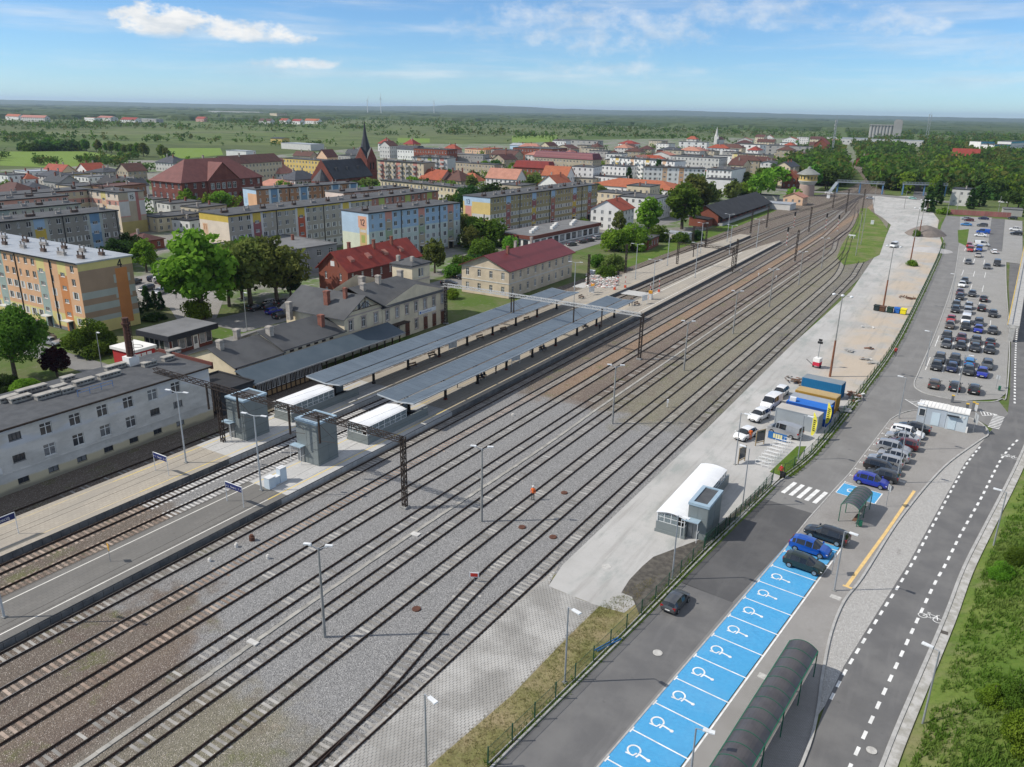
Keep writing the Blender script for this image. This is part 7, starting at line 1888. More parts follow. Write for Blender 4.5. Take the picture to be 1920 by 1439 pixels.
def light_tower():
 p=(-23.71,147.19);t=thing('light_tower','red and white mobile light tower trailer in the yard','trailer',(*p,.03),R(-10))
 MB().box(-.6,.6,-.7,.7,.5,1.2).build('red_base',plaster('trailer_red',(.5,.03,.06)),t);MB().box(-.6,.6,-.7,.7,1.2,1.9).build('cabinet',plaster('white'),t)
 MB().tube((0,0,1.9),(.05,0,5.2),.06).build('mast',GALV,t);MB().box(-.45,.45,-.1,.1,4.6,5.0).box(-.3,.3,-.1,.1,5.1,5.45).build('flood_lights',BLACKPL,t)
 for s in(-.65,.65):MB().tube((s-.08,0,.3),(s+.08,0,.3),.3,.3,12).build('wheel',TYRE,t)
 MB().tube((-.5,-.6,.5),(-1.7,-1.0,1.5),.05).build('drawbar',BLACKPL,t)
light_tower()
for i,(q,c,l)in enumerate((((-21.14,202.52),(.02,.03,.03),'black rubbish container, leftmost of the five'),((-19.80,202.19),(.10,.05,.03),'brown rubbish container, second of the five'),((-18.15,202.08),(.015,.04,.03),'dark green rubbish container in the middle'),((-16.68,202.49),(.02,.12,.42),'blue rubbish container, fourth of the five'),((-15.27,202.24),(.70,.60,.02),'yellow rubbish container, rightmost of the five'))):
 t=thing('rubbish_bin',l,'bin',(*q,.03),R(-8),'row of coloured rubbish containers');m=plaster('bin%d'%i,c)
 MB().prism([(-.6,-.5),(.6,-.5),(.6,.5),(-.6,.5)],.15,1.15).build('tub',m,t);MB().prism([(-.68,-.58),(.68,-.58),(.68,.55),(-.68,.55)],[1.15]*4,[1.25,1.25,1.42,1.42]).build('lid',m,t)
 for x in(-.5,.5):MB().tube((x,-.05,.08),(x,.05,.08),.08,.08,8).build('wheel',TYRE,t)
# scrap, planks and rubble heaps
def heap(p,r,h,label,m,n=9,seed=1,sx=1.0,cat='heap'):
 b=MB();vs=[];K=14;rings=6;rng=random.Random(seed)
 for k in range(rings+1):
  f=k/rings
  for i in range(K):
   a=2*math.pi*i/K;q=r*(1-f)*(1+.22*mnoise.noise((math.cos(a)*2,math.sin(a)*2,seed+f)))
   vs.append((q*math.cos(a)*sx,q*math.sin(a),h*(1-(1-f)**1.5)*(1+.15*mnoise.noise((i,k,seed)))if k else-.02))
 fs=[(k*K+i,k*K+(i+1)%K,(k+1)*K+(i+1)%K,(k+1)*K+i)for k in range(rings)for i in range(K)]
 b.add(vs,fs);return tag(b.build('material_heap',m,None,(*p,.02),smooth=50),label,cat)
heap((-24.1,354.6),9.0,3.6,'brown gravel heap at the top of the yard',mat('heap_brown',(.20,.17,.15),(.15,.13,.115),.6,.95,bump=.8,bscale=3),seed=2,sx=.85);heap((-18.6,311.6),7,1.1,'low pale grey gravel heap in front of the brown one',mat('heap_pale',(.42,.41,.40),(.36,.35,.34),.6,.95,bump=.6,bscale=3),seed=5)
SCRAP=mat('scrap_mixed',(.10,.085,.075),(.26,.23,.20),2.2,.8,.2,bump=.6)
def scrap(p,label,n,sx,sy,seed,m=SCRAP,h=.5):
 t=thing('scrap_pile',label,'scrap',(*p,.03),0,'scrap and timber lying in the yard');rng=random.Random(seed);ms=[SCRAP,BENCHW,plaster('grey'),plaster('white'),RUSTY]if m is SCRAP else[m]
 for k in range(n):
  a=rng.uniform(0,6.28);l=rng.uniform(.5,1.6);x,y,z=rng.uniform(-sx,sx),rng.uniform(-sy,sy),rng.uniform(.05,h)
  MB().bar((x-l/2*math.cos(a),y-l/2*math.sin(a),z),(x+l/2*math.cos(a),y+l/2*math.sin(a),z+rng.uniform(-.1,.25)),rng.uniform(.1,.45),rng.uniform(.05,.2)).build('piece',rng.choice(ms),t)
scrap((-23.6,136.2),'heap of scrap and crates behind the blue shipping container',40,3.0,1.0,3,h=.9);scrap((-14.9,133.5),'tangle of grey scrap right of the blue container',26,1.0,1.8,4,h=.7);scrap((-15.2,126.5),'pale scrap by the fence beside the ochre container',18,.7,1.2,5,plaster('pale'),.5)
scrap((-20.46,162.24),'bundle of grey sleepers on the yard',7,.8,.8,6,plaster('grey'),.3);scrap((-17.39,166.16),'stack of planks on the sandy part of the yard',6,1.0,.4,7,h=.35);scrap((-16.94,157.84),'broken boards lying on the sandy part of the yard',7,.8,.6,8,h=.25);scrap((-16.34,221.95),'brushwood pile by the fence above the bins',22,1.8,1.2,9,BENCHW,.4);scrap((-20.52,183.87),'long grey trough lying in the yard',3,1.4,.3,10,plaster('pale'),.4)
scrap((-14.97,155.96),'flat grey sheets by the fence',4,.8,.6,11,plaster('grey'),.2)
tag(MB().box(-.6,.6,-.4,.4,0,1.5).box(-.65,.65,-.45,.45,1.5,1.6).build('relay_cabinet',WHITEMETAL,None,(*(-46.6,374.0),.02),R(10)),'pale relay cabinet on the grass strip by the sidings','cabinet')
for p,l in(((-84.8,480.1),'white relay box at the crossing'),((-95.03,198.75),'white box on the platform end by the gardens')):
 tag(MB().box(-.8,.8,-.5,.5,0,1.7).prism([(-.9,-.6),(.9,-.6),(.9,.6),(-.9,.6)],1.7,1.8).build('relay_box',WHITEMETAL,None,(*p,.02)),l,'cabinet')
def rubble():
 rg=random.Random(3);b=MB();q=[Vector(v)for v in((-96.5,198),(-86,197.5),(-81.5,186),(-88,181))]
 for _ in range(420):
  f,g_=rg.random(),rg.random();p=q[0].lerp(q[1],f).lerp(q[3].lerp(q[2],f),g_);s=rg.uniform(.12,.45);a=rg.uniform(0,3);z=rg.uniform(0,.35)*math.sin(math.pi*g_)
  b.bar((p.x-s*math.cos(a),p.y-s*math.sin(a),PZ+z),(p.x+s*math.cos(a),p.y+s*math.sin(a),PZ+z+rg.uniform(-.05,.2)),s*.9,s*.6,rg.randrange(4))
 tag(b.build('rubble',[plaster('white'),plaster('pale'),plaster('pink'),plaster('grey')]),'field of white and pinkish rubble by the foot crossing','rubble',kind='stuff')
rubble()
# buffer stop at the end of the far siding
t=thing('buffer_stop','white buffer stop at the end of the far siding','buffer stop',(*(-46.8,324.8),0),R(-12));MB().box(-1.3,1.3,-.15,.15,.9,1.3).build('beam',WHITEMETAL,t)
for s in(-.7,.7):MB().bar((s,0,0),(s,0,1.2),.16).bar((s,.1,1.1),(s,1.5,0),.14).build('strut',WHITEMETAL,t)
# concrete ramp with yellow handrail at the right edge
def ramp():
 a,c=Vector((*(6.53,189.89),)),Vector((*(10.2,333.5),));t=thing('access_ramp','concrete ramp with yellow handrail at the right edge','ramp',(*a,0));d=c-a
 MB().bar((0,0,3.2),(d.x,d.y,3.6),2.2,.5).build('deck',KERB,t);MB().box(-.5,.5,-.6,.6,0,3.0).build('pier',KERB,t)
 b=MB();b.tube((-1.0,0,4.5),(d.x-1.0,d.y,4.9),.09)
 for k in range(8):f=k/7;b.tube((-1.0+d.x*f,d.y*f,3.4+.4*f),(-1.0+d.x*f,d.y*f,4.5+.4*f),.06)
 b.build('handrail',mat('rail_yellow',(.70,.45,.02),None,1,.5),t)
ramp()
# pink perimeter wall, white cable, blue pipe on the verge
pw=thing('perimeter_wall','faded pink panel wall at the end of the car park','wall',(-22.8,439,0));pm=MB().box(.02,1.76,-.08,.08,0,2.3).mesh('wall_panel',mat('pink_panel',(.33,.13,.12),(.27,.11,.10),.3,.9,rnd=.12))
for k in range(15):link('wall_panel',pm,pw,(k*1.8,k*.3,0),R(9))
tag(MB().tube((0,0,.1),(1.0,2.6,.14),.07,.07,6).tube((.25,0,.1),(1.3,2.6,.14),.07,.07,6).build('blue_pipe',plaster('pipe_blue',(.03,.14,.34)),None,(*(-22.82,52.06),.05)),'blue pipes lying in the dry grass by the fence','pipe')
# ------------------------------------------------------------------ people
SKIN=mat('skin',(.50,.31,.23),None,3,.6);HAIR=mat('hair',(.04,.028,.02),None,3,.8)
CL={k:mat('cloth_'+k,c,shade(c,.8),4,.85)for k,c in dict(dark=(.02,.021,.025),navy=(.025,.035,.07),orange=(.80,.16,.03),red=(.42,.035,.03),grey=(.16,.16,.165),white=(.66,.66,.65),beige=(.42,.36,.28),jeans=(.04,.06,.11)).items()}
def dress(pose):
 r,J=SKINNED[pose]
 r.name='person';r.materials.clear()
 for m in(CL['dark'],CL['grey'],SKIN,HAIR,TYRE):r.materials.append(m)
 zt=J['hd'][2];zn=J['nck'][2];zp=J['pel'][2]
 for f in r.polygons:
  x,y,z=f.center;f.use_smooth=True
  if z>zn+.02:f.material_index=3 if(z>zt+.11 or(y<-.02 and z>zt-.02))else 2
  elif abs(x)>.19 and z<J['wrl'][2]+.0:f.material_index=2
  elif(pose=='sit' and(z<.42 and y<.3 or y>.1 and z<.62 and abs(x)<.22))or(pose!='sit' and z<zp-.02):f.material_index=4 if z<.1 else 1
  else:f.material_index=0
 return r
BODY={k:dress(k)for k in SKINNED}
def person(pose,p,rz,z,jacket,legs,label,helmet=None,sc=1.0):
 o=link('person',BODY[pose],None,(*p,z),R(rz),sc)
 for i,m in((0,CL[jacket]),(1,CL[legs])):o.material_slots[i].link='OBJECT';o.material_slots[i].material=m
 tag(o,label,'person','people on the platforms and in the yard')
 if helmet:MB().lathe([(.13,0),(.125,.06),(.09,.12),(.0,.145)],12).build('helmet',helmet,o,(0,.02,1.70),smooth=40)
 return o
person('stand',(-41.30,73.20),200,.02,'orange','dark','worker in orange vest and white helmet standing between the rails',plaster('white'),1.04)
person('stand',(-24.53,106.08),20,.03,'orange','orange','worker in orange clothes beside the white hatchback',None,1.0)
person('walk',(-17.82,96.06),160,.03,'red','dark','worker in red vest with a hand cart by the zebra crossing',None,1.05);person('walk',(-12.42,163.90),10,.0,'red','dark','walker in a red jacket on the lane by the fence',None,1.05)
person('walk',(-164.15,114.78),190,.0,'dark','grey','man in dark clothes walking beside block 4',None,1.05);person('walk',(-126.34,173.88),90,.0,'white','dark','person in a white top on the street behind the station')
for pose,p,rz,j,l_,l in(('stand',(-69.47,108.85),100,'navy','dark','standing traveller in dark clothes, left of a canopy post'),('stand',(-71.64,114.73),200,'grey','jeans','traveller in grey behind the canopy post'),('stand',(-71.42,115.66),190,'beige','dark','traveller in beige behind the canopy post'),('stand',(-70.84,122.92),150,'grey','jeans','traveller in grey right of a canopy post'),('stand',(-71.20,127.40),250,'white','beige','traveller in a pale top by the seated group'),('stand',(-66.65,144.32),180,'dark','dark','traveller in black standing alone on the right platform'),
  ('stand',(-70.75,169.14),150,'dark','dark','left one of the two travellers at the far canopy end'),('stand',(-70.45,170.02),200,'dark','jeans','right one of the two travellers at the far canopy end'),('stand',(-70.79,99.23),120,'dark','dark','traveller beside the nearest canopy posts')):
 person(pose,p,rz,PZ,j,l_,l)
for p,j,l_,l in(((-69.77,103.83),'dark','jeans','seated traveller in black, nearer bench, left'),((-69.79,104.83),'navy','dark','seated traveller in navy, nearer bench, middle'),((-69.88,105.79),'dark','grey','seated traveller in black, nearer bench, right'),((-69.53,124.67),'dark','dark','seated traveller in black on the middle bench'),((-69.63,125.88),'grey','dark','seated traveller in grey on the middle bench'),((-70.16,144.42),'dark','jeans','seated traveller on the far bench')):
 person('sit',p,-12,PZ,j,l_,l)
t=thing('hand_cart','small black hand cart in front of the worker in red','cart',(*(-17.55,96.06),.03),R(160));MB().box(-.25,.25,-.3,.3,.3,.75).build('tub',BLACKPL,t);MB().tube((-.25,-.3,.7),(-.25,-.7,1.0),.02).tube((.25,-.3,.7),(.25,-.7,1.0),.02).build('handle',BLACKPL,t)
for s in(-.27,.27):MB().tube((s-.03,0,.15),(s+.03,0,.15),.15,.15,10).build('wheel',TYRE,t)
# ------------------------------------------------------------------ streets of the town
sheet('street',[(-128,62),(-119.5,62),(-119,138),(-117.5,200),(-120,300),(-112,430),(-120,430),(-128,300),(-126,200),(-127,138)],-.03,ASPH_OLD)
sheet('station_square',[(-119.4,92),(-115.6,92),(-115.6,136),(-117,160),(-119,160)],-.026,ASPH_OLD);sheet('station_square',[(-142,104),(-128.1,104),(-127.2,134),(-140,132)],-.026,ASPH_OLD)
sheet('side_lane',[(-195.06,124.25),(-194.49,131.91),(-184.44,132.06),(-155.60,121.63),(-136.79,103.52),(-142.17,99.73),(-157.72,108.22),(-170.76,110.71),(-174.78,110.61)],-.03,GREYPAVE)
sheet('side_lane',[(-150,76),(-205,76),(-205,71),(-129,71),(-129,66),(-120,66),(-120,76)],-.028,ASPH_OLD)
sheet('shop_forecourt',[(-132,225),(-125,225),(-122,290),(-131,290)],-.027,GREYPAVE)
sheet('school_yard',[(-336.0,257.3),(-307.4,258.5),(-327.3,273.0),(-346.9,273.3)],-.03,GREYPAVE);sheet('depot_yard',[(-93.5,400),(-84,400),(-86,480),(-96,480)],-.03,GREYPAVE)
sheet('cross_road',[(-160,505),(-62,512),(-30,500),(-12,500),(-12,508),(-30,510),(-60,524),(-160,515)],.05,ASPH_OLD);sheet('town_road',[(-44,505),(-34,505),(-42,640),(-70,900),(-82,900),(-56,640)],.04,ASPH)
sheet('rail_grass',[(-97,195),(-92.5,195),(-91.5,300),(-93.5,400),(-98.5,400),(-99,300)],.012,GRASS);sheet('siding_grass',[(-38.8,262),(-34.3,271),(-32.2,290),(-38.2,358),(-46,395),(-58,440),(-61,437),(-56,398),(-50.5,346),(-47.0,306),(-43.2,275)],.045,GRASS_BANK)
sheet('meadow',[(-622.5,306.1),(-799.4,395.4),(-754.5,450.8),(-658.0,428.7),(-594.2,379.6),(-576.6,323.9)],-.02,grass_material('meadow_green',(.14,.215,.042),(.165,.235,.055),(.20,.22,.09),.3))
sheet('meadow',[(-624.0,437.6),(-768.4,540.4),(-731.9,588.1),(-630.4,508.9),(-609.7,453.7)],-.02,MATS['meadow_green']);sheet('meadow',[(-711.9,862.1),(-825.7,1000.2),(-779.9,1022.9),(-686.2,899.9)],-.02,MATS['meadow_green']);sheet('meadow',[(-616.5,1002.1),(-779.6,1267.0),(-774.4,1430.6),(-588.9,1084.4)],-.02,MATS['meadow_green'])
def town_material():
 m,g,b=new_mat('town_ground');p=g.pos();c=g.mix(g.step(g.noise(p,.05,5,.6),.42,.58),(.085,.135,.032),(.19,.18,.16));c=g.mix(g.step(g.noise(p,.3,4,.6),.5,.7),c,(.25,.24,.22));g.put(b.inputs['Base Color'],c);b.inputs['Roughness'].default_value=.95;return m
sheet('town_ground',[(-464.66,226.35),(-585.4,287.3),(-579.6,320.8),(-621.3,399.6),(-590.9,433.0),(-591.3,520.8),(-621.0,636.7),(-672.4,847.1),(-591.6,961.8),(-607.6,1196.7),(-533.7,1428.0),(-514.5,1592.8),(-379.5,1681.7),(-198.2,1405.3),(-112,700),(-98,480),(-100,300),(-129,240),(-129,140),(-205,62)],-.055,town_material())
# ------------------------------------------------------------------ houses; corner = the wall corner nearest the camera
TOWN='''white flat-roofed house at the left picture edge|(-461.35, 229.62)|12,16,6|flat,felt,0|white|2
white flat-roofed house right of the one at the left edge|(-476.2, 248.2)|14,14,6|flat,tin,0|white|2
house with bright red roof, left of two below the meadow|(-474.2, 266.2)|10,18,5|gable,red,4|cream|2
house with bright red roof, right of two below the meadow|(-475.3, 282.9)|12,14,5|gable,red,4|white|2
yellow flat house below the two red roofs|(-455.6, 262.2)|14,12,5|flat,felt,0|yellow|2
white flat house right of the yellow one|(-422.2, 251.2)|12,12,6|flat,felt2,0|white|2
house with blue-grey hipped roof behind the third apartment row|(-451.5, 247.9)|12,16,5|hip,slate,2.5|pale|2
house with long dark gable roof behind the third apartment row|(-415.7, 231.9)|10,16,5|gable,slate,3|grey|1
small house with orange hipped roof among white ones|(-458.0, 236.7)|7,9,4|hip,orange,2.5|white|1
grey-blue hipped house right of the right red roof|(-458.2, 282.0)|16,14,5|hip,slate,2|pale|2
old house with brown broken gable near the bushes|(-445.7, 290.0)|12,12,6|gable,brown,4|tan|2
white flat house left of the school|(-411.3, 258.3)|14,14,5|flat,felt2,0|white|1
house with black gable roof left of the school|(-395.0, 250.6)|10,20,4|gable,black,3|pale|1
small white gabled house touching the school's left side|(-371.9, 244.5)|8,9,5|gable,slate,3|white|2
house with dark brown hipped roof at the left edge|(-365.33, 182.30)|14,20,6|hip,brown,4|tan|2
house with slate hipped roof beside the brown one|(-374.41, 192.22)|14,18,6|hip,slate,3|pale|2
flat house with peach wall left of the apartment rows|(-364.55, 194.54)|10,14,6|flat,felt,0|peach|2
cream flat house behind the beige apartment row|(-356.88, 206.27)|14,16,8|flat,felt,0|sand|2
brown low-roofed house behind no. 15|(-345.58, 213.89)|20,14,8|flat,brown,0|brown|2
grey flat house right of no. 15|(-310.41, 211.72)|12,14,5|flat,felt,0|pale|2
lilac white flat house with balcony below the school|(-284.67, 201.41)|14,10,6|flat,felt,0|pale|2
beige flat house with balcony below the school|(-265.17, 199.80)|14,10,6|flat,felt,0|beige|2
cream flat house with dark roof beside the hedge below no. 15|(-259.26, 177.37)|18,11,5|flat,felt,0|sand|2
low white house with black flat roof next to no. 11|(-250.04, 184.04)|16,9,4|flat,black,0|white|1
brown pavilion with low hipped roof behind no. 4|(-228.74, 150.10)|8,12,3|hip,brown,1.6|brick|1
slate-roofed house peeping out behind the school|(-487.5, 351.2)|14,18,6|hip,slate,4|pale|2
white house with red hipped roof right behind the school|(-414.3, 323.8)|12,10,8|hip,red,4|white|2
tall cream tenement with blank gable and brown roof|(-369.5, 300.1)|44,12,13|gable,brown,4|cream|4
long brick row house behind the white villa|(-415.4, 379.1)|14,26,9|gable,brown,2|pink|3
white villa with steep faded pink roofs|(-369.9, 338.5)|14,13,6|hip,pink,6|white|2
lilac villa with slate hipped roofs|(-322.7, 305.1)|18,13,7|hip,slate,4|pale|2
low house with faded pink roof behind the brown and blue block|(-322.0, 296.6)|10,20,4|hip,pink,3|pale|1
long low white hall left of the brown and blue block|(-322.4, 269.5)|10,18,4|flat,felt,0|white|1
orange and white four-storey flats left of the church|(-360.4, 371.1)|10,42,12|flat,felt,0|yellow|4
house with orange gable behind the orange flats|(-431.3, 440.9)|10,12,9|gable,brown,5|peach|2
beige house with low roof behind the orange flats|(-447.3, 439.7)|9,16,9|gable,brown,3|beige|2
pale tenement left of the church tower|(-391.3, 422.4)|12,12,12|flat,felt,0|grey|3
grey slate-roofed tenement touching the church tower|(-402.4, 443.3)|10,14,12|mansard,slate,3|pale|3
white depot shed by the road left of the meadow|(-587.6, 499.5)|12,24,5|flat,tin,0|white|1
small shed with blue roof and yellow wall beyond the depot|(-773.3, 714.1)|14,18,6|gable,slate,1|yellow|1
long pale shed beyond the depot|(-633.9, 624.7)|18,50,6|flat,tin,0|pale|1
white gabled house with brown roof right of the church tower|(-490.5, 582.3)|12,12,11|gable,brown,4|pale|3
house with red hipped roof beyond the white gabled one|(-570.4, 675.5)|12,14,8|hip,red,5|white|2
yellow house with red hipped roof at the edge of the meadow|(-544.3, 684.6)|12,14,8|hip,red,5|yellow|2
row of white houses with slate mansard roofs|(-453.7, 577.4)|10,24,9|mansard,slate,3|white|2
long bare brick facade in the old town|(-387.1, 530.0)|14,34,13|flat,felt,0|brick|3
house with red roof over the bare brick facade|(-439.3, 615.0)|10,14,9|hip,red,4|pink|2
long grey flat store in the middle of town|(-366.2, 550.5)|12,36,9|flat,felt2,0|grey|2
white flat shop with red awning in the old town|(-426.1, 645.1)|12,26,8|flat,orange,0|peach|2
shop with glowing orange wall|(-419.6, 656.8)|10,16,9|flat,orange,0|orange|2
grey tenement right of the glowing orange shop|(-368.1, 601.4)|12,24,11|flat,felt,0|grey|3
hall with pale blue roof edge in the old town|(-438.5, 738.8)|12,20,9|gable,tin,2|lightblue|1
small white flat house below the grey store|(-358.5, 555.3)|8,12,6|flat,felt,0|white|1
long beige flats with dark roof behind the red roofs|(-294.9, 457.2)|10,44,9|flat,felt,0|tan|3
house with long red-brown roof above the cream flats|(-273.7, 368.3)|12,16,6|gable,red,5|pink|2
house with dark brown roof and skylights above the cream flats|(-261.7, 371.1)|14,16,6|hip,brown,5|tan|2
small house with bright red hipped roof by the big tree|(-259.9, 385.3)|9,13,5|hip,orange,4|white|1
white villa with faded pink roof and front gable|(-238.1, 392.5)|12,20,7|gable,pink,5|white|2
low tan flat house behind no. 13|(-207.5, 346.8)|14,14,8|flat,felt,0|tan|2
brick factory with flat roofs at the far side of town|(-347.0, 632.1)|30,40,12|flat,felt,0|brick|3
white tenement behind the brick factory|(-417.8, 790.8)|14,16,13|flat,felt,0|white|3
grey row of flats behind the brick factory|(-408.2, 851.5)|12,60,12|flat,felt,0|grey|3
house with orange roof and white gable in front of no. 13's end|(-204.8, 382.2)|14,14,6|gable,orange,5|white|2
half-timbered house with orange roof|(-220.6, 420.5)|12,16,8|gable,orange,5|white|2
low pale blue house next to the half-timbered one|(-226.8, 464.0)|12,14,7|flat,felt,0|lightblue|2
brick house with red mansard roof|(-258.2, 467.1)|10,26,8|mansard,red,4|brick|2
long tan row with maroon mansard roofs and arched gables|(-257.6, 530.1)|12,52,11|mansard,maroon,4|tan|3
white flats, left of a pair|(-215.1, 444.1)|16,14,12|flat,felt,0|white|4
white flats, right of a pair|(-202.3, 463.9)|14,18,12|flat,felt,0|white|4
low beige flat house in front of the white pair|(-210.8, 435.0)|10,22,6|flat,felt,0|beige|2
low white flat house in front of the white pair|(-197.5, 443.9)|10,26,7|flat,felt,0|white|2
wide hall with bright orange tiled roof|(-150.3, 409.3)|26,52,5|hip,orange,3.5|white|1
flat cream house with yellow windows on the orange hall|(-146.5, 365.9)|14,12,10|flat,felt,0|cream|2
cream flat tenement right of no. 13|(-143.8, 334.7)|12,18,9|flat,felt,0|cream|3
white tenement with dark roofs right of the cream one|(-126.7, 324.6)|18,18,9|flat,felt,0|white|3
white gabled house with red roof by the shop|(-125.2, 285.5)|13,13,8|gable,red,3.5|white|3
small white lean-to beside the red-roofed white house|(-145.8, 310.7)|8,6,5|flat,felt,0|white|1
red brick hut with awning beside the far platform|(-99.5, 250.8)|12,6,3.2|flat,felt,0|brick|1
small shed with pale tin roof by the goods shed|(-94.9, 275.4)|5,9,2.6|flat,tin,0|pale|1
white tenement left of the goods shed|(-132.2, 449.9)|9,14,9|flat,felt,0|white|3
white balcony flats behind the long white block|(-172.0, 552.1)|18,36,15|flat,felt,0|pale|5
white gabled house between pale flats|(-179.3, 664.3)|16,12,8|gable,tin,3|white|2
white tenement with brown side wall|(-142.5, 582.8)|16,9,12|gable,felt,1|white|4
cream tenement with slate roof left of the water tower|(-122.4, 546.0)|18,10,12|gable,slate,3|cream|4
red brick house with orange gable beside the water tower|(-113.7, 529.1)|12,9,7|gable,orange,4|brick|2
yellow gabled house with dark brown roof|(-150.5, 738.9)|14,16,9|gable,brown,5|ochre|2
big red brick school with white dormers in the distance|(-185.3, 994.4)|34,14,13|gable,red,6|brick|3
long grey tenement row in the distance|(-193.0, 948.7)|14,56,11|flat,felt,0|grey|3
white tenement in the distance left of the grey row|(-234.6, 891.1)|20,30,13|flat,felt,0|white|3
brown brick house with hipped slate roof at the left of the cream block|(-279.0, 768.7)|18,26,9|hip,slate,3|brick|2
white tenement row left of the white church|(-317.4, 964.2)|14,34,11|flat,felt,0|white|3
low house with orange roof left of the white church|(-414.4, 1206.4)|10,16,7|hip,orange,4|pale|2
row of grey garages beside the goods shed|(-104.2, 442.4)|5,14,2.6|flat,felt,0|grey|1
row of pale tin garages below the water tower|(-88.1, 402.8)|10,18,2.6|flat,tin,0|pale|1
small pink gatehouse by the water tower|(-88.1, 429.7)|9,10,4|gable,pink,2|peach|1
white cube house beyond the pink wall|(-14.8, 486)|13,9.5,8.3|flat,slate,0|pale|2
house with red roof and white dormer in the right wood|(-29.3, 934.4)|14,24,7|gable,red,8|pale|2
small white house with red roof in the right wood|(-42.9, 919.7)|9,14,5|gable,red,4|white|1
long low pale shed in the right wood|(-11.1, 789.2)|20,40,5|flat,felt2,0|pale|1
low grey garage behind the pink wall|(8.7, 451.1)|8,8,3|flat,felt2,0|grey|1
dark hipped house between trees in the distance|(-140.4, 1110.5)|14,24,6|hip,slate,3|pale|1
long pale factory hall left of the silos|(-217.0, 1526.0)|20,70,8|flat,tin,0|pale|1
long pale factory hall right of the silos|(-124.9, 1437.1)|30,120,9|flat,tin,0|pale|1
white factory hall below the silos|(-144.5, 1367.7)|20,60,8|flat,tin,0|white|1
red brick cottage near the railway bend|(-110.1, 813.8)|12,14,6|gable,red,4|brick|1
orange-roofed long house far left on the horizon side|(-2099.7, 1096.2)|14,70,9|gable,orange,5|white|2
row of pink-roofed houses far left|(-1931.7, 1066.8)|14,90,9|gable,pink,5|pale|2
white and orange shop far away beyond the meadow|(-1940.4, 1193.1)|20,50,9|flat,orange,0|white|1
grey row of houses far away beyond the meadow|(-1999.0, 1272.7)|20,70,8|gable,pink,4|pale|2
pink-roofed pair far away beyond the meadow|(-1756.6, 1179.3)|18,50,8|gable,red,5|white|2
long grey hall far away beyond the meadow|(-1832.0, 1287.0)|20,90,8|flat,tin,0|grey|1
white hall far away left of the distant factory|(-3185.4, 2572.9)|40,90,14|flat,tin,0|white|1
long distant factory with white tower block|(-3020.7, 2666.8)|60,320,16|flat,tin,0|pale|1
yellow distant block right of the factory|(-2176.3, 1997.2)|40,40,20|flat,felt,0|cream|3
white farmhouse far off, left of the church spire|(-1659.9, 1554.0)|16,30,8|gable,red,5|white|1
pair of white cottages far off near the spire|(-1581.5, 1526.1)|16,34,8|gable,red,5|white|1
pale cottages far off right of the pair|(-1605.8, 1615.1)|16,50,8|gable,orange,5|white|1
red-roofed barn far off left|(-1884.6, 1469.2)|16,40,8|gable,red,5|pink|1
brown cottages far off in the trees|(-1618.6, 1461.2)|16,40,8|gable,brown,5|pale|1'''
FOOT=[]
HOUSE_N={'gable':'house','hip':'house','flat':'flat_roofed_house','mansard':'row_house'}
for row in TOWN.split('\n'):
 l,p,d,rf,w,fl=row.split('|');p=eval(p);Le,Ls,H=map(float,d.split(','));rt,rk,rh=rf.split(',');fl=int(fl)
 far=p[1]*p[1]+p[0]*p[0]>810000
 rot=R(random.Random(l).uniform(-7,7));u=Vector((math.sin(rot),math.cos(rot)))
 nm='shed' if any(k in l for k in('shed','garage','hall','hut'))else HOUSE_N[rt]
 building(nm,l,nm.replace('_',' ').split()[-1]if nm!='flat_roofed_house' else 'house',p,u,Le,Ls,H,rt,rk,float(rh),.45,wall=w,floors=fl,wsize=(1.1,1.45)if not far else(2.2,2.2),wgap=2.7 if not far else 7,chim=0 if far or 'shed' in l or 'garage' in l else(1 if max(Le,Ls)<14 else 2),axis='x' if Le>=Ls*.8 else 'y',wins='shed' not in l and 'garage' not in l,group='houses of the town')
 FOOT.append((p[0]-Ls/2,p[1]+Le/2,max(Le,Ls)*.62+2))
# further painted blocks in the middle distance
G2='apartment blocks farther off'
block('pink and cream balcony block right of the church tower',(-322,371),(-288,371.5),11,'cream',stairs=((.1,'coral'),(.45,'coral'),(.82,'coral')),group=G2,balc='grey',gend=1,gz=[(0,11,0,14.3,'tan')],vents=5)
block('long pale balcony block behind the pink and cream one',(-331.7,416.1),(-306.0,419.2),11,'pale',stairs=((.2,'peach'),(.5,'lime'),(.85,'coral')),group=G2,balc='pale',vents=6)
block('low cream block, left of two in front of the balcony flats',(-266,308),(-238,304.5),10,'sand',H=10,floors=3,group=G2,vents=4);block('low cream block, right of two in front of the balcony flats',(-237.3,304.8),(-211,300),10,'sand',H=10,floors=3,group=G2,vents=4)
block('white and yellow balcony block in the middle of town',(-233,506),(-182,493),12,'white',H=15,stairs=((.12,'yellow'),(.36,'peach'),(.6,'yellow'),(.85,'peach')),group=G2,balc='white',vents=8)
block('long white block with orange accents',(-193.9,471.6),(-159.2,485.6),12,'white',H=12,floors=4,stairs=((.35,'peach'),(.62,'salmon')),group=G2,vents=6);block('white block continuing the long one, beside grey garages',(-157.9,483.7),(-142.4,483.7),30,'white',H=12,floors=4,group=G2,vents=3)
block('cream and pink office block in the distance',(-206,696),(-175,691),14,'cream',H=12,floors=4,stairs=((.1,'lemon'),),bands=((.35,.6,'pink'),(1.35,1.6,'pink'),(2.35,2.6,'pink')),group=G2,vents=3)
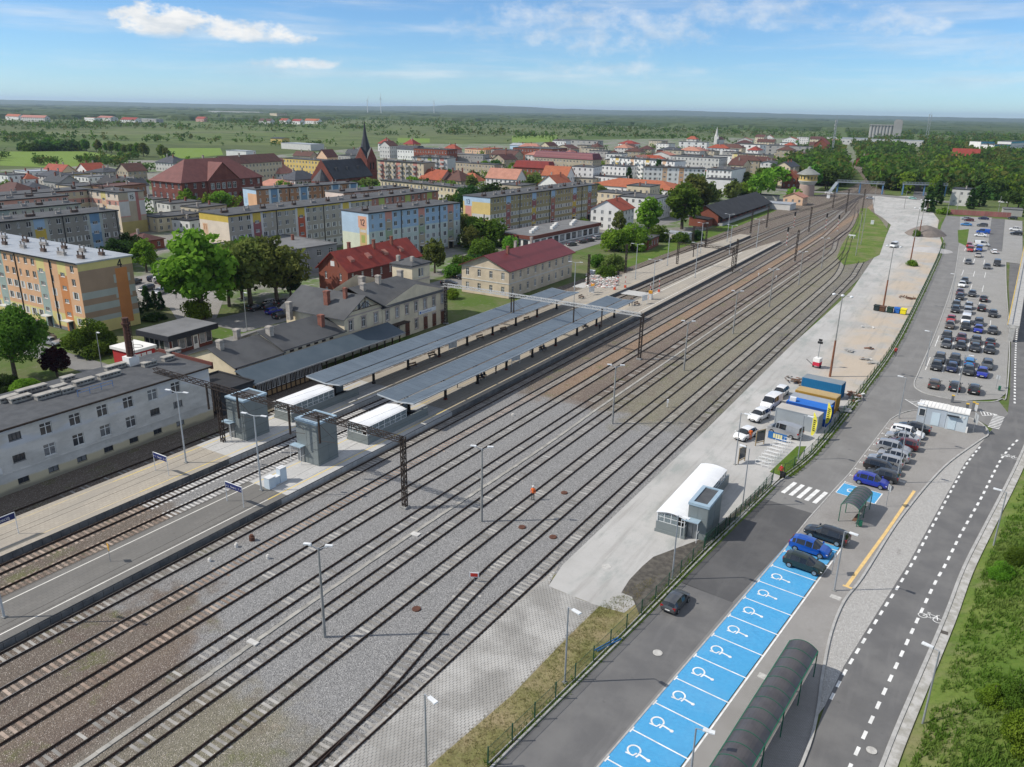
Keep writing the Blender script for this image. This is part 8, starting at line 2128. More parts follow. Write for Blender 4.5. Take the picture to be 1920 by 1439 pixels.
for p0,p1,l,h in(((-38.3,1201.4),(-23.8,1222.2),'left wing of the white hospital with turquoise top',16),((-22.6,1187.8),(-5.0,1226.8),'low middle of the white hospital with turquoise top',13),((-5.6,1248.5),(9.7,1313.9),'right wing of the white hospital with turquoise top',16)):
 block(l,p0,p1,16,'white',H=h,floors=4,group=G2,vents=0,bands=((3.4,4,plaster('turquoise',(.10,.42,.50))),))
for x,y,r_ in((-165,198,24),(-162,276,42),(-192,180,34),(-192,228,24),(-208,234,20),(-236,228,28),(-226,100,44),(-250,104,44),(-274,118,38),(-284,150,24),(-272,171,12),(-304,377,22),(-250,311,18),(-225,307,18),(-208,505,30),(-175,465,20),(-190,700,22),(-180,90,34),(-133,150,18),(-107,178,22),(-107,105,32),(-175,153,20),(-143,250,26)):FOOT.append((x,y,r_))
def small_houses():
 rg=random.Random(17);K=[('white','red'),('pale','pink'),('cream','brown'),('grey','felt'),('tan','brown'),('white','felt'),('beige','felt')];n=0;tr=0
 while n<75 and tr<4000:
  tr+=1;x,y=(rg.uniform(-430,-150),rg.uniform(420,880))if n<55 else(rg.uniform(-400,-90),rg.uniform(900,1400))
  if x<-y*.78 or any((x-a)**2+(y-c)**2<(r_+7)**2 for a,c,r_ in FOOT)or x>-100-(y-500)*.15:continue
  w,k=rg.choice(K);Le,Ls,H=rg.uniform(9,18),rg.uniform(10,24),rg.uniform(6,11);rf='flat' if k=='felt' else rg.choice(('gable','hip'))
  building('town_house',{'red':'far %s town house with red roof in the dense old town','pink':'far %s town house with faded pink roof in the dense old town','brown':'far %s town house with brown roof in the dense old town','felt':'far %s town house with dark flat roof in the dense old town'}[k]%w,'house',(x,y),(rg.uniform(-.15,.15),1),Le,Ls,H,rf,k,3.5,.4,wall=w,floors=2 if H<8 else 3,wsize=(1.2,1.5),wgap=3.2,chim=1,axis=rg.choice('xy'),group='small %s houses with %s roofs'%(w,k));FOOT.append((x-Ls/2,y+Le/2,max(Le,Ls)*.6));n+=1
small_houses()
# ------------------------------------------------------------------ shop, school, church, water tower, goods shed
def shop():
 t=thing('shop','single-storey shop with brown fascia and white roof units','shop',(-132.0,229,0),R(86))
 MB().box(0,46,.5,14,0,3.0).build('wall',plaster('white'),t);MB().box(-.4,46.4,.1,14.4,3.0,4.2).build('fascia',plaster('fascia_brown',(.16,.055,.04)),t);MB().box(-.1,46.1,.4,14.1,4.2,4.24).build('roof',RT['felt2'],t)
 for k in range(11):
  w=MB().box(2+k*4,4.6+k*4,.42,.5,.5,2.6).build('shop_window',plaster('anthracite'),t);MB().box(2.1+k*4,4.5+k*4,.405,.42,.6,2.5).build('pane',WGLASS,w)
 for k in range(4):MB().box(-.08,0,2+k*3,4+k*3,.6,2.6).build('shop_window',plaster('anthracite'),t)
 for k in range(9):MB().box(5+k*4.4,6.3+k*4.4,4+(k%3)*2,5.1+(k%3)*2,4.24,5.2).build('roof_unit',plaster('white'),t)
shop()
BRK=plaster('school_brick',(.20,.068,.050),(.15,.05,.04))
sp=(-300.5,219.5)
building('brick_school','large red brick school with broad hipped tile roof','school',sp,(0,1),44,21,12.5,'hip','school',8.5,.7,wall=BRK,floors=3,wsize=(1.5,2.2),wgap=4.0,wstyle=2,chim=1)
def gable_front():
 t=[o for o in bpy.data.objects if o.get('label','').startswith('large red brick school')][0]
 b=MB();a,c,h=13,30,7.2;b.add([(a,-.5,0),(c,-.5,0),(c,-.5,12.5),((a+c)/2,-.5,12.5+h),(a,-.5,12.5),(a,.2,0),(c,.2,0)],[(0,1,2,3,4),(1,6,2),(5,0,4)]);b.build('front_gable',BRK,t)
 m=(a+c)/2;MB().add([(a-.5,-.9,12.2),(m,-.9,12.7+h),(m,9.5,12.7+h),(a-.5,0,12.2),(c+.5,-.9,12.2),(c+.5,0,12.2)],[(0,1,2,3),(1,4,5,2)]).build('gable_roof',RT['school'],t)
 put_windows(t,(0,-.5,0),(1,0),[(14.5+k*3,16.3+k*3,8.6,11.2)for k in range(5)]+[(14.5+k*3,16+k*3,4.6,6.6)for k in range(5)],2,reveal=-.04)
gable_front()
def church():
 t=thing('brick_church','red brick church with slate nave roof and tall dark spire','church',(-302,312,0),R(93));B2=plaster('church_brick',(.20,.062,.043),(.14,.045,.034));SLT=mat('church_slate',(.028,.031,.037),(.04,.043,.05),.4,.6)
 L,W,H,rh=33,15,8.5,8.5
 b=MB();hs=[(3+k*4.4,4.5+k*4.4,2.2,6.8)for k in range(7)];wallgrid(b,(0,0,0),(1,0),L,H,hs,[],0,0,.3);wallgrid(b,(0,W,0),(0,-1),W,H);wallgrid(b,(L,W,0),(-1,0),L,H);wallgrid(b,(L,0,0),(0,1),W,H)
 b.add([(0,W,H),(0,0,H),(0,W/2,H+rh+1)],[(0,1,2)]);b.build('nave_wall',B2,t);put_windows(t,(0,0,0),(1,0),hs,1,plaster('anthracite'),reveal=.28,name='church_window')
 r=MB()
 for q in([(.6,-.6,H-.6),(L,-.6,H-.6),(L,W/2,H+rh),(.6,W/2,H+rh)],[(L,W+.6,H-.6),(.6,W+.6,H-.6),(.6,W/2,H+rh),(L,W/2,H+rh)]):r.add(q+[(x,y,z+.25)for x,y,z in q],[(0,3,2,1),(4,5,6,7),(0,1,5,4),(1,2,6,5),(3,0,4,7)])
 ro=r.build('nave_roof',SLT,t)
 for k in range(3):MB().box(6.5+k*9,7.7+k*9,2.6,4.2,H+2.6,H+5.2).build('roof_dormer',SLT,ro)
 a=MB();n=6;pts=[(-5.5+5.5*(1-math.sin(R(180*i/n))),W/2-5.5*math.cos(R(180*i/n)))for i in range(n+1)]
 for i in range(n):p,q=pts[i],pts[i+1];a.quad((q[0],q[1],0),(p[0],p[1],0),(p[0],p[1],7),(q[0],q[1],7));a.add([(q[0],q[1],7),(p[0],p[1],7),(0,W/2,13.2)],[(0,1,2)],1)
 a.build('apse',[B2,SLT],t)
 x0,x1,y0,y1,TH=L,L+8.6,3.2,11.8,16.5;b=MB();bell=[(2.4,3.8,11,14.8),(4.8,6.2,11,14.8)]
 for o,u in(((x0,y0,0),(1,0)),((x1,y0,0),(0,1)),((x1,y1,0),(-1,0)),((x0,y1,0),(0,-1))):wallgrid(b,o,u,8.6,TH,bell,[(0,8.6,9.6,10.2,1)],0,0,.5)
 for o,u in(((x0,y0),(1,0)),((x1,y0),(0,1)),((x1,y1),(-1,0)),((x0,y1),(0,-1))):b.add([(o[0],o[1],TH),(o[0]+u[0]*8.6,o[1]+u[1]*8.6,TH),(o[0]+u[0]*4.3,o[1]+u[1]*4.3,TH+6.5)],[(0,1,2)])
 b.build('tower_wall',[B2,plaster('darkbrick')],t);m=(x0+4.3,y0+4.3);s=MB()
 MB().box(x0+.6,x1-.6,y0+.6,y1-.6,10,15.5).build('belfry_shade',SHADEDARK,t)  # solid dark block behind the openings, paints the unlit belfry inside
 for o,u in(((x0,y0),(1,0)),((x1,y0),(0,1)),((x1,y1),(-1,0)),((x0,y1),(0,-1))):e=(o[0]+u[0]*4.3,o[1]+u[1]*4.3);s.add([(o[0],o[1],TH),(e[0],e[1],TH+6.6),(m[0],m[1],TH+6.6)],[(0,1,2)]);s.add([(e[0],e[1],TH+6.6),(o[0]+u[0]*8.6,o[1]+u[1]*8.6,TH),(m[0],m[1],TH+6.6)],[(0,1,2)])
 s.lathe([(3.6,TH+3),(2.4,TH+7.5),(1.0,TH+13),(.12,TH+20.5)],8,c=m);s.tube((m[0],m[1],TH+20),(m[0],m[1],TH+22),.08);s.build('spire',SLT,t)
church()
def water_tower():
 p=(-98.5,487);t=thing('water_tower','round yellow water tower with domed tin roof','water tower',(*p,0));n=16;t.scale=(.92,.92,.95)
 MB().lathe([(4.9,0),(4.5,6.2),(4.2,6.6)],n).build('shaft',plaster('tower_base',(.36,.27,.23)),t,smooth=30);MB().lathe([(4.3,6.6),(5.8,8.6),(5.8,8.9)],n).build('corbel',plaster('pale'),t,smooth=30)
 MB().lathe([(5.7,8.9),(5.7,12.6),(5.9,12.8)],n).build('tank_wall',plaster('tower_yellow',(.55,.40,.15)),t,smooth=30);MB().lathe([(7.0,12.6),(6.8,13.0),(2.2,15.6),(1.2,15.9),(1.1,16.7),(0,17.4)],n).build('roof',mat('tower_tin',(.26,.265,.245),(.21,.215,.20),.5,.6,.2),t,smooth=30)
 for k in range(n):
  a=R(360*(k+.5)/n);o=MB().box(-.35,.35,-.06,.06,10.0,11.6).build('window',GLASSD,t,(5.68*math.cos(a),5.68*math.sin(a),0),a+R(90))
water_tower()
def goods_shed():
 t=thing('goods_shed','long brick goods shed with black felt gable roof','shed',(-99.5,326,0));L,D,H,rh=76,11.4,4.2,3.6
 b=MB();wallgrid(b,(0,0,.9),(0,1),L,H-.9,[(3+k*8,6+k*8,.2,2.9)for k in range(9)],[],0);wallgrid(b,(-D,0,0),(1,0),D,H);wallgrid(b,(-D,L,0),(0,-1),L,H);wallgrid(b,(0,L,0),(-1,0),D,H)
 b.add([(-D,0,H),(0,0,H),(-D/2,0,H+rh)],[(0,1,2)]);b.build('wall',plaster('brick'),t)
 for k in range(9):MB().box(-.25,-.2,3+k*8,6+k*8,.9,3.8).build('sliding_door',TIMBER,t)
 r=MB();e=2.6
 for q in([(e,-.8,H-1.2),(e,L+.8,H-1.2),(-D/2,L+.8,H+rh),(-D/2,-.8,H+rh)],[(-D-e,L+.8,H-1.2),(-D-e,-.8,H-1.2),(-D/2,-.8,H+rh),(-D/2,L+.8,H+rh)]):r.add(q+[(x,y,z+.15)for x,y,z in q],[(0,3,2,1),(4,5,6,7),(0,1,5,4),(1,2,6,5),(3,0,4,7)])
 r.build('roof',mat('shed_felt',(.028,.029,.032),(.04,.041,.044),.3,.85),t);MB().box(0,2.0,0,L,0,1.0).build('loading_ramp',KERB,t)
 s=MB()
 for k in range(19):s.bar((0,1+k*4.1,1.6),(2.3,1+k*4.1,3.0),.14)
 s.build('eaves_brace',TIMBER,t)
goods_shed()
building('brick_annex','low brick annex at the near end of the goods shed','shed',(-101.5,319),(0,1),6.5,8,3,'shed','black',.8,.3,wall='brick',wins=False,chim=0)
def footbridge(p0,p1,z,label,tower):
 a,c=Vector(p0),Vector(p1);d=c-a;t=thing('footbridge',label,'bridge',(*p0,0),group='footbridges');BL=plaster('bridge_blue',(.10,.20,.34))
 MB().bar((0,0,z),(d.x,d.y,z),2.4,.4).build('deck',plaster('bridge_grey',(.22,.25,.28)),t);b=MB();n=14
 for s in(-1.2,1.2):
  for k in range(n+1):f=k/n;b.bar((d.x*f,d.y*f+s,z),(d.x*f,d.y*f+s,z+1.3),.1)
  b.bar((0,s,z+1.3),(d.x,d.y+s,z+1.3),.12);b.bar((0,s,z+.7),(d.x,d.y+s,z+.7),.08)
 b.build('railing',plaster('bridge_grey'),t)
 for f in(.02,.5,.98):MB().box(d.x*f-.35,d.x*f+.35,d.y*f-.8,d.y*f+.8,0,z-.2).build('pier',BL,t)
 for f,s in tower:MB().bar((d.x*f,d.y*f,z),(d.x*f+s[0],d.y*f+s[1],0),2,.3).build('stairs',plaster('bridge_grey'),t)
footbridge((-88.4,523),(-62.5,527),6.0,'grey footbridge with railings over the railway tracks',((0,(-2,-12)),));footbridge((-53,532),(-30,541),6.2,'blue footbridge over the road right of the tracks',())
def white_church():
 p=(-382.4,1219.2);t=thing('white_church','small white church with pointed steeple in the distance','church',(*p,0),R(80));W=plaster('pale');t.scale=(.6,.6,.58)
 MB().box(0,26,0,14,0,12).build('nave',W,t);MB().add([(0,-.5,12),(26,-.5,12),(26,7,19),(0,7,19),(26,14.5,12),(0,14.5,12)],[(0,1,2,3),(4,5,3,2),(0,3,5),(1,4,2)]).build('nave_roof',RT['brown'],t);MB().box(-8,0,3,11,0,20).build('tower',W,t);MB().lathe([(5,20),(3.4,25),(2.6,31),(.2,44)],8,c=(-4,7)).build('steeple',W,t);MB().lathe([(2.4,14),(2,17),(.2,24)],8,c=(-8,0)).build('corner_turret',W,t)
white_church()
def silos():
 p=(-229.3,1924.1);t=thing('grain_silos','grey concrete grain silos with a taller head house','silo',(*p,0),R(95));t.scale=(.62,.7,1);CG=mat('silo_concrete',(.34,.335,.32),(.27,.265,.255),.02,.9)
 for i in range(7):
  for j in range(2):MB().tube((-6+j*10,6+i*9.2,0),(-6+j*10,6+i*9.2,26),4.9,4.9,12).build('silo',CG,t,smooth=40)
 MB().box(-12,10,1,68,26,28).build('gallery',CG,t);MB().box(-12,12,-24,0,0,36).build('head_house',CG,t);MB().box(-9,9,-21,-3,36,39).build('head_cap',CG,t)
silos()
def mast(p,h,label,w=2.5):
 t=thing('lattice_mast',label,'mast',(*p,0),group='tall masts');b=MB();lattice(b,(0,0,0),(0,0,h),w,w,14,.28);b.build('lattice',GALV,t);MB().tube((0,0,h),(0,0,h+5),.15).build('antenna',GALV,t)
 for k in range(3):MB().box(-w/2-.6,-w/2,-.5,.5,h-3-k*4,h-1-k*4).build('panel_antenna',plaster('white'),t)
mast((-147.9,1752.6),50,'tall lattice antenna mast right of the silos',4);mast((-182.5,1015.5),40,'slender tall mast near the red brick school',1.6)
def turbine(az,el_base,r,h,label,rot):
 x,y=r*math.sin(R(az)),r*math.cos(R(az));t=thing('wind_turbine',label,'wind turbine',(x,y,0),R(-az),'white wind turbines far away');W=plaster('white')
 MB().tube((0,0,0),(0,0,h),2.6,1.6,10).build('tower',W,t,smooth=40);MB().box(-2,2,-4,6,h-2,h+2.5).build('nacelle',W,t);MB().lathe([(1.8,0),(1.2,1.6),(0,2)],10).build('hub',W,t,(0,-4,h)).rotation_euler=(R(90),0,0)
 for k in range(3):a=R(rot+120*k);MB().add([(-1.6*math.cos(a),-5,h+1.6*math.sin(a)),(1.6*math.cos(a),-5,h-1.6*math.sin(a)),(1.9*math.cos(a)+12*math.sin(a),-5.6,h+12*math.cos(a)),(44*math.sin(a),-5,h+44*math.cos(a)),(-.8*math.cos(a)+12*math.sin(a),-4.6,h+12*math.cos(a)),(0,-4.4,h)],[(0,1,2,3,4),(1,0,5),(0,4,5),(4,3,5),(3,2,5),(2,1,5)]).build('blade',W,t)
turbine(-41.5,0,5600,88,'white wind turbine, left of three',20);turbine(-40.6,0,5300,98,'white wind turbine, middle of three',0);turbine(-37.0,0,6200,96,'white wind turbine, right of three',50)
# ------------------------------------------------------------------ trees
def leaf_material(name,a,c,var=.22,trans=.45):
 m,g,b=new_mat(name);nt=m.node_tree
 oi=g.n('ShaderNodeObjectInfo').outputs['Random'];p=g.pos()
 col=g.mix(g.step(g.noise(p,.35,3,.6),.35,.65),a,c)
 hs=g.n('ShaderNodeHueSaturation');g.put(hs.inputs['Color'],col);g.put(hs.inputs['Value'],g.math('MULTIPLY_ADD',oi,2*var,1-var));g.put(hs.inputs['Hue'],g.math('MULTIPLY_ADD',oi,.05,.475))
 d=g.n('ShaderNodeBsdfDiffuse');tr=g.n('ShaderNodeBsdfTranslucent');mx=g.n('ShaderNodeMixShader');mx.inputs[0].default_value=trans
 g.put(d.inputs[0],hs.outputs[0]);g.put(tr.inputs[0],hs.outputs[0]);nt.links.new(d.outputs[0],mx.inputs[1]);nt.links.new(tr.outputs[0],mx.inputs[2]);nt.links.new(mx.outputs[0],nt.nodes['Material Output'].inputs[0])
 return m
LEAF={'lime':leaf_material('leaf_bright',(.135,.25,.026),(.20,.32,.04)),'green':leaf_material('leaf_green',(.08,.165,.024),(.125,.225,.034)),'olive':leaf_material('leaf_olive',(.125,.165,.04),(.175,.21,.058)),'dark':leaf_material('leaf_dark',(.036,.078,.022),(.055,.105,.028)),'plum':leaf_material('leaf_plum',(.035,.013,.018),(.05,.018,.022)),'wood':leaf_material('leaf_wood',(.055,.11,.026),(.095,.155,.038),.35)}
BARK=mat('bark',(.075,.058,.045),(.11,.09,.07),2,.95,bump=.5)
def leaves(rng,cen,rad,n,leaf):
 """n leaf cards scattered through clumps; returns verts, faces"""
 cen=np.array(cen);rad=np.array(rad);k=rng.integers(0,len(cen),n)
 d=rng.normal(size=(n,3));d/=np.linalg.norm(d,axis=1)[:,None];p=cen[k]+d*(rad[k]*rng.uniform(.55,1.05,n)**.6)[:,None]
 nr=d+rng.normal(size=(n,3))*.7;nr/=np.linalg.norm(nr,axis=1)[:,None];a=np.cross(nr,rng.normal(size=(n,3)));a/=np.linalg.norm(a,axis=1)[:,None];c=np.cross(nr,a)
 s=leaf*rng.uniform(.6,1.3,n)[:,None];v=np.stack([p-a*s,p-c*s*.62,p+a*s,p+c*s*.62],1).reshape(-1,3)
 return v,np.arange(n*4).reshape(-1,4)
def np_mesh(name,v,f,m):
 me=bpy.data.meshes.new(name);me.vertices.add(len(v));me.vertices.foreach_set('co',np.asarray(v,np.float32).ravel());me.loops.add(f.size);me.loops.foreach_set('vertex_index',f.astype(np.int32).ravel());me.polygons.add(len(f));me.polygons.foreach_set('loop_start',np.arange(len(f),dtype=np.int32)*f.shape[1]);me.update(calc_edges=True);me.materials.append(m);return me
def clumps(rng,kind):
 """crown clumps for a tree 10 m tall"""
 if kind=='conifer':return[(rng.normal()*.1+(1.9*(1-z/10.2))*math.cos(t),(1.9*(1-z/10.2))*math.sin(t),z)for z in np.linspace(.9,9.6,13)for t in rng.uniform(0,6.28,5)],.62
 if kind=='bush':return[(3.4*math.sqrt(u)*math.cos(t),3.4*math.sqrt(u)*math.sin(t),1.0+h*4.8*math.sqrt(1-u*.9))for u,t,h in rng.uniform(0,1,(26,3))*(1,6.28,1)],1.5
 rx,z0,z1={'oak':(4.0,3.0,9.2),'tall':(2.7,2.2,9.4),'poplar':(1.5,1.5,9.6),'willow':(3.2,2.6,8.6)}[kind];out=[]
 while len(out)<64:
  q=rng.uniform(-1,1,3);r=np.linalg.norm(q)
  if.3<r<1:out.append((q[0]*rx*(1.1-.25*q[2]),q[1]*rx*(1.1-.25*q[2]),(z0+z1)/2+q[2]*(z1-z0)/2))
 return out,{'oak':1.1,'tall':.92,'poplar':.7,'willow':.95}[kind]
TREE={}
def tree_mesh(kind,lod,var):
 key=(kind,lod,var)
 if key in TREE:return TREE[key]
 rng=np.random.default_rng(hash((len(kind),ord(kind[0]),lod,var))%9999);c,r=clumps(rng,kind);rad=np.array([r*rng.uniform(.7,1.25)for _ in c])
 n,s={0:(15000,.19),1:(3000,.38),2:(800,.68)}[lod];v,f=leaves(rng,c,rad,n,s*(.8 if kind=='conifer' else 1));cm=np_mesh('crown',v,f,LEAF['green'])
 b=MB();top=6.5 if kind!='conifer' else 9;b.tube((0,0,0),(.1,.05,top*.55),.32,.22,7);b.tube((.1,.05,top*.55),(0,0,top),.22,.08,6)
 if kind not in('conifer','bush'):
  for q in c[:7]:b.tube((.05,.02,top*.42),(q[0]*.8,q[1]*.8,q[2]),.13,.04,5)
 tm=b.mesh('trunk',BARK);TREE[key]=(cm,tm);return TREE[key]
NAMES={'oak':'broadleaf_tree','tall':'broadleaf_tree','poplar':'poplar_tree','willow':'willow_tree','conifer':'spruce_tree','bush':'bush'}
def tree(kind,p,h,lf,label,group=None,wide=1.0,z=0.0,rng=random.Random(5)):
 d=math.hypot(*p);lod=0 if d<175 else(1 if d<420 else 2);cm,tm=tree_mesh(kind,lod,rng.randrange(3));s=h/10.0 if kind!='bush' else h/6.5
 t=thing(NAMES[kind],label,'bush' if kind=='bush' else 'tree',(*p,z-.05),rng.uniform(0,6.28),group);t.scale=(s*wide,s*wide,s)
 c=link('crown',cm,t);c.material_slots[0].link='OBJECT';c.material_slots[0].material=LEAF[lf];link('trunk',tm,t)
GTR='single trees around the station'
for k,p,h,lf,w,l in(('tall',(-143.72,106.26),20,'lime',1.15,'tall bright green lime tree left of the station square'),('bush',(-143.71,105.15),5,'lime',1.0,'leafy undergrowth at the foot of the tall lime tree'),('oak',(-152.03,124.20),15,'green',1.0,'dark green tree behind the olive trees of the square'),('tall',(-142.79,130.86),9,'dark',1.1,'dark bushy tree before the grey hall'),('oak',(-145.39,120.88),16,'olive',1.15,'olive green broad tree on the station square'),('oak',(-142.03,125.93),16,'olive',1.0,'second olive green tree, hiding part of the grey hall'),('oak',(-148.09,117.00),14,'green',.9,'green tree between the lime and the olive trees'),
 ('oak',(-135.33,62.59),13,'green',.95,'broad green tree at the left edge below block 4'),('tall',(-131.35,67.35),5.5,'plum',1.3,'small dark red plum tree by the lane'),('bush',(-139.39,78.36),6.5,'green',1.1,'big round green bush right of the plum tree'),('bush',(-130.62,58.48),3,'dark',1.3,'dark hedge bush under the left edge tree'),('bush',(-126.14,59.42),2.6,'lime',1.6,'trimmed yellow-green hedge below the left edge tree'),
 ('conifer',(-158.26,100.55),5,'dark',1.1,'small dark spruce by the gable of block 4, first'),('conifer',(-159.90,104.18),5.5,'dark',1.2,'small dark spruce by the gable of block 4, second'),('conifer',(-160.32,106.36),4,'dark',1.2,'small dark spruce by the gable of block 4, third'),('conifer',(-158.29,106.56),4,'dark',1.2,'small dark spruce by the gable of block 4, fourth'),('bush',(-151.23,99.82),1.6,'dark',2.4,'low clipped hedge along the lawn of block 4'),
 ('oak',(-207.80,128.71),9,'dark',1.1,'dark tree behind the roof of block 4, left'),('oak',(-214.23,137.13),9,'dark',1.0,'dark tree behind the roof of block 4, right'),('tall',(-198.65,130.71),9,'lime',1.1,'light green tree right of block 4'),('oak',(-234.79,134.97),9,'dark',1.1,'dark tree before the grey apartment block'),('oak',(-224.75,134.65),8,'dark',1.2,'second dark tree before the grey apartment block'),
 ('tall',(-133.82,176.75),10,'olive',1.0,'bronze green tree in front of no. 12'),('oak',(-172.29,184.59),6,'lime',1.1,'light green tree behind the red tiled roof'),('willow',(-146.87,213.93),9,'olive',.9,'weeping willow beside no. 13'),('bush',(-132.05,198.67),8,'green',1.0,'round green tree left of the stone house'),('bush',(-136.30,221.98),5,'lime',1.0,'bright bush in front of the shop'),('bush',(-126.06,175.00),4,'green',1.3,'green bush behind the station tower, left'),('bush',(-129.18,184.08),5,'green',1.2,'green bush behind the station tower, right'),('bush',(-111.09,153.70),3,'lime',.9,'bright round bush beside the station house'),('bush',(-130.13,191.50),4,'dark',1.2,'dark bush near the stone house'),
 ('oak',(-201.3,292.0),13,'dark',1.1,'large dark tree behind no. 13, left'),('oak',(-195.1,302.0),14,'dark',1.15,'large dark tree behind no. 13, right'),('willow',(-200.1,274.3),11,'olive',1.0,'grey-green willow between no. 12 and no. 13'),('bush',(-143.7,288.3),4,'lime',1.0,'light bush at the far end of no. 13'),
 ('bush',(-108.7,243.0),8,'lime',1.0,'bright green tree right of the shop, left'),('bush',(-104.5,248.9),9,'lime',1.0,'bright green tree right of the shop, middle'),('tall',(-113.4,284.7),14,'lime',1.1,'tall bright green tree beside the white tenement'),('bush',(-104.7,271.9),6,'green',1.1,'green tree above the brick hut'),('tall',(-108.1,306.9),18,'green',1.25,'big dark green tree left of the goods shed, front'),('tall',(-117.0,346.4),19,'olive',1.2,'big olive tree left of the goods shed, behind'),('tall',(-122.5,277.6),9,'olive',.9,'blossoming grey-green tree before the white house'),
 ('oak',(-113.6,444.4),15,'lime',1.1,'bright round tree behind the goods shed'),('tall',(-120.8,414.8),12,'olive',1.0,'pale tree in front of the white tenement by the goods shed'),('bush',(-100.9,466.1),7,'lime',1.0,'bright bush by the water tower'),('bush',(-100.51,213.56),4,'green',1.2,'green garden bush before the foot crossing, left'),('bush',(-94.80,212.59),5,'olive',1.2,'lilac-green garden bush before the foot crossing, middle'),('bush',(-90.62,199.23),4,'green',1.2,'green garden bush before the foot crossing, near'),('bush',(-96.5,273.6),4,'green',1.3,'green bush on the grass by the far platform'),('bush',(-94.0,283.4),4,'dark',1.2,'dark bush on the grass by the far platform'),
 ('conifer',(-188.3,482.0),16,'dark',1.1,'tall spruce before the long white block'),('conifer',(-199.4,462.4),12,'dark',1.1,'spruce between low white houses'),('conifer',(-190.0,505.9),9,'dark',1.0,'small spruce before the long white block'),('bush',(-20.7,274.1),2,'lime',1.3,'lone green shrub at the foot of the light mast'),('bush',(-26.5,345.7),3,'green',.8,'shrub beside the brown gravel heap'),
 ('conifer',(-31.2,442.2),12,'dark',1.25,'dark spruce left of the white cube house, front'),('conifer',(-30.3,481.6),13,'dark',1.2,'dark spruce left of the white cube house, back'),('conifer',(-14.2,473.5),10,'dark',1.2,'dark spruce right of the white cube house'),('bush',(-23.8,437.5),3.5,'lime',1.4,'light bushes by the pink wall'),('conifer',(-10.7,488.6),12,'dark',1.2,'taller dark spruce right of the white cube house')):
 tree(k,p,h,lf,l,GTR,w)
for p,h,w,lf,l in(((6.37,61.11),1.9,.9,'lime','light bush on the grass bank, lower left'),((7.89,61.69),2.3,.9,'green','green bush on the grass bank beside the light one'),((8.24,56.30),3.0,.9,'lime','bright yellow-green round bush at the bottom right corner'),((6.70,83.18),2.0,.9,'lime','light bush high on the grass bank'),((7.95,86.62),1.8,1.0,'green','green scrub at the right edge of the bank')):
 k=min(range(len(BANK_V)),key=lambda i:(BANK_V[i][0]-p[0])**2+(BANK_V[i][1]-p[1])**2);tree('bush',p,h,lf,l,'bushes on the grass bank',w,BANK_V[k][2]-.1)
# groups of trees nobody can tell apart
def free(x,y):
 if any((x-a)**2+(y-c)**2<r*r for a,c,r in FOOT):return False
 if-112<x<-26 and y<505 or-129<x<-116 and y<300:return False
 if y>=500 and(abs(x-(-74-.18*max(0,y-520)))<9 or abs(x+40+(y-505)*.1)<5):return False
 return True
rngt=random.Random(11)
def scatter(n,x0,x1,y0,y1,kinds,h0,h1,lfs,label,group,w=1.1):
 k=0;tries=0
 while k<n and tries<n*30:
  tries+=1;x,y=rngt.uniform(x0,x1),rngt.uniform(y0,y1)
  if free(x,y):tree(rngt.choice(kinds),(x,y),rngt.uniform(h0,h1),rngt.choice(lfs),label,group,w*rngt.uniform(.9,1.2));k+=1
scatter(85,-58,45,530,900,('oak','tall','oak','bush'),9,15,('green','wood','wood','olive'),'leafy tree in the wood right of the railway','wood right of the railway',1.2)
scatter(34,-138,-92,520,760,('oak','tall'),11,16,('green','green','lime','wood'),'leafy tree in the clump left of the railway bend','clump left of the railway bend',1.2)
scatter(14,-8,30,452,530,('oak','conifer','bush'),6,12,('wood','dark','green'),'dark tree beyond the pink wall','trees beyond the pink wall')
scatter(80,-330,-128,215,520,('oak','tall','bush'),6,11,('green','olive','wood','lime'),'garden tree among the town houses','garden trees of the town')
scatter(26,-420,-255,130,330,('oak','bush'),5,9,('green','wood','olive'),'garden tree near the brick school','garden trees by the school')
for i in range(16):
 a=Vector((-765.1,457.3)).lerp(Vector((-612.1,436.8)),i/15);tree('tall',(a.x+rngt.uniform(-5,5),a.y+rngt.uniform(-5,5)),rngt.uniform(9,13),rngt.choice(('olive','olive','green')),'slender olive tree in the row along the meadow','tree row along the meadow',.95)
for i in range(14):
 a=Vector((-795.8,419.0)).lerp(Vector((-779.0,460.2)),i/13);tree('bush',(a.x+rngt.uniform(-6,6),a.y+rngt.uniform(-6,6)),rngt.uniform(7,12),rngt.choice(('wood','dark','green')),'round bush in the hedge beyond the meadow','hedge beyond the meadow',1.2)
# ------------------------------------------------------------------ far woods, scrub and hills: masses nobody could count
def mass(name,label,picks,seed,lf='wood'):
 """joined trees: picks yields (x, y, height, cards)"""
 rng=np.random.default_rng(seed);V=[];F=[];o=0;TP={}
 for x,y,h,k in picks:
  if(k,0)not in TP:
   for j in range(9):
    w=rng.uniform(.3,.46);q=rng.normal(size=(6,3))*(w*.5,w*.5,.17)+(0,0,.58);TP[(k,j)]=leaves(rng,q,np.full(6,w*.6),k,.5/k**.38)
  v,f=TP[(k,int(rng.integers(9)))];a=rng.uniform(0,6.28);c,s_=math.cos(a)*h,math.sin(a)*h
  V.append(np.stack([v[:,0]*c-v[:,1]*s_+x,v[:,0]*s_+v[:,1]*c+y,v[:,2]*h],1));F.append(f+o);o+=len(v)
 tag(link(name,np_mesh(name,np.concatenate(V),np.concatenate(F),LEAF[lf])),label,'woods',kind='stuff')
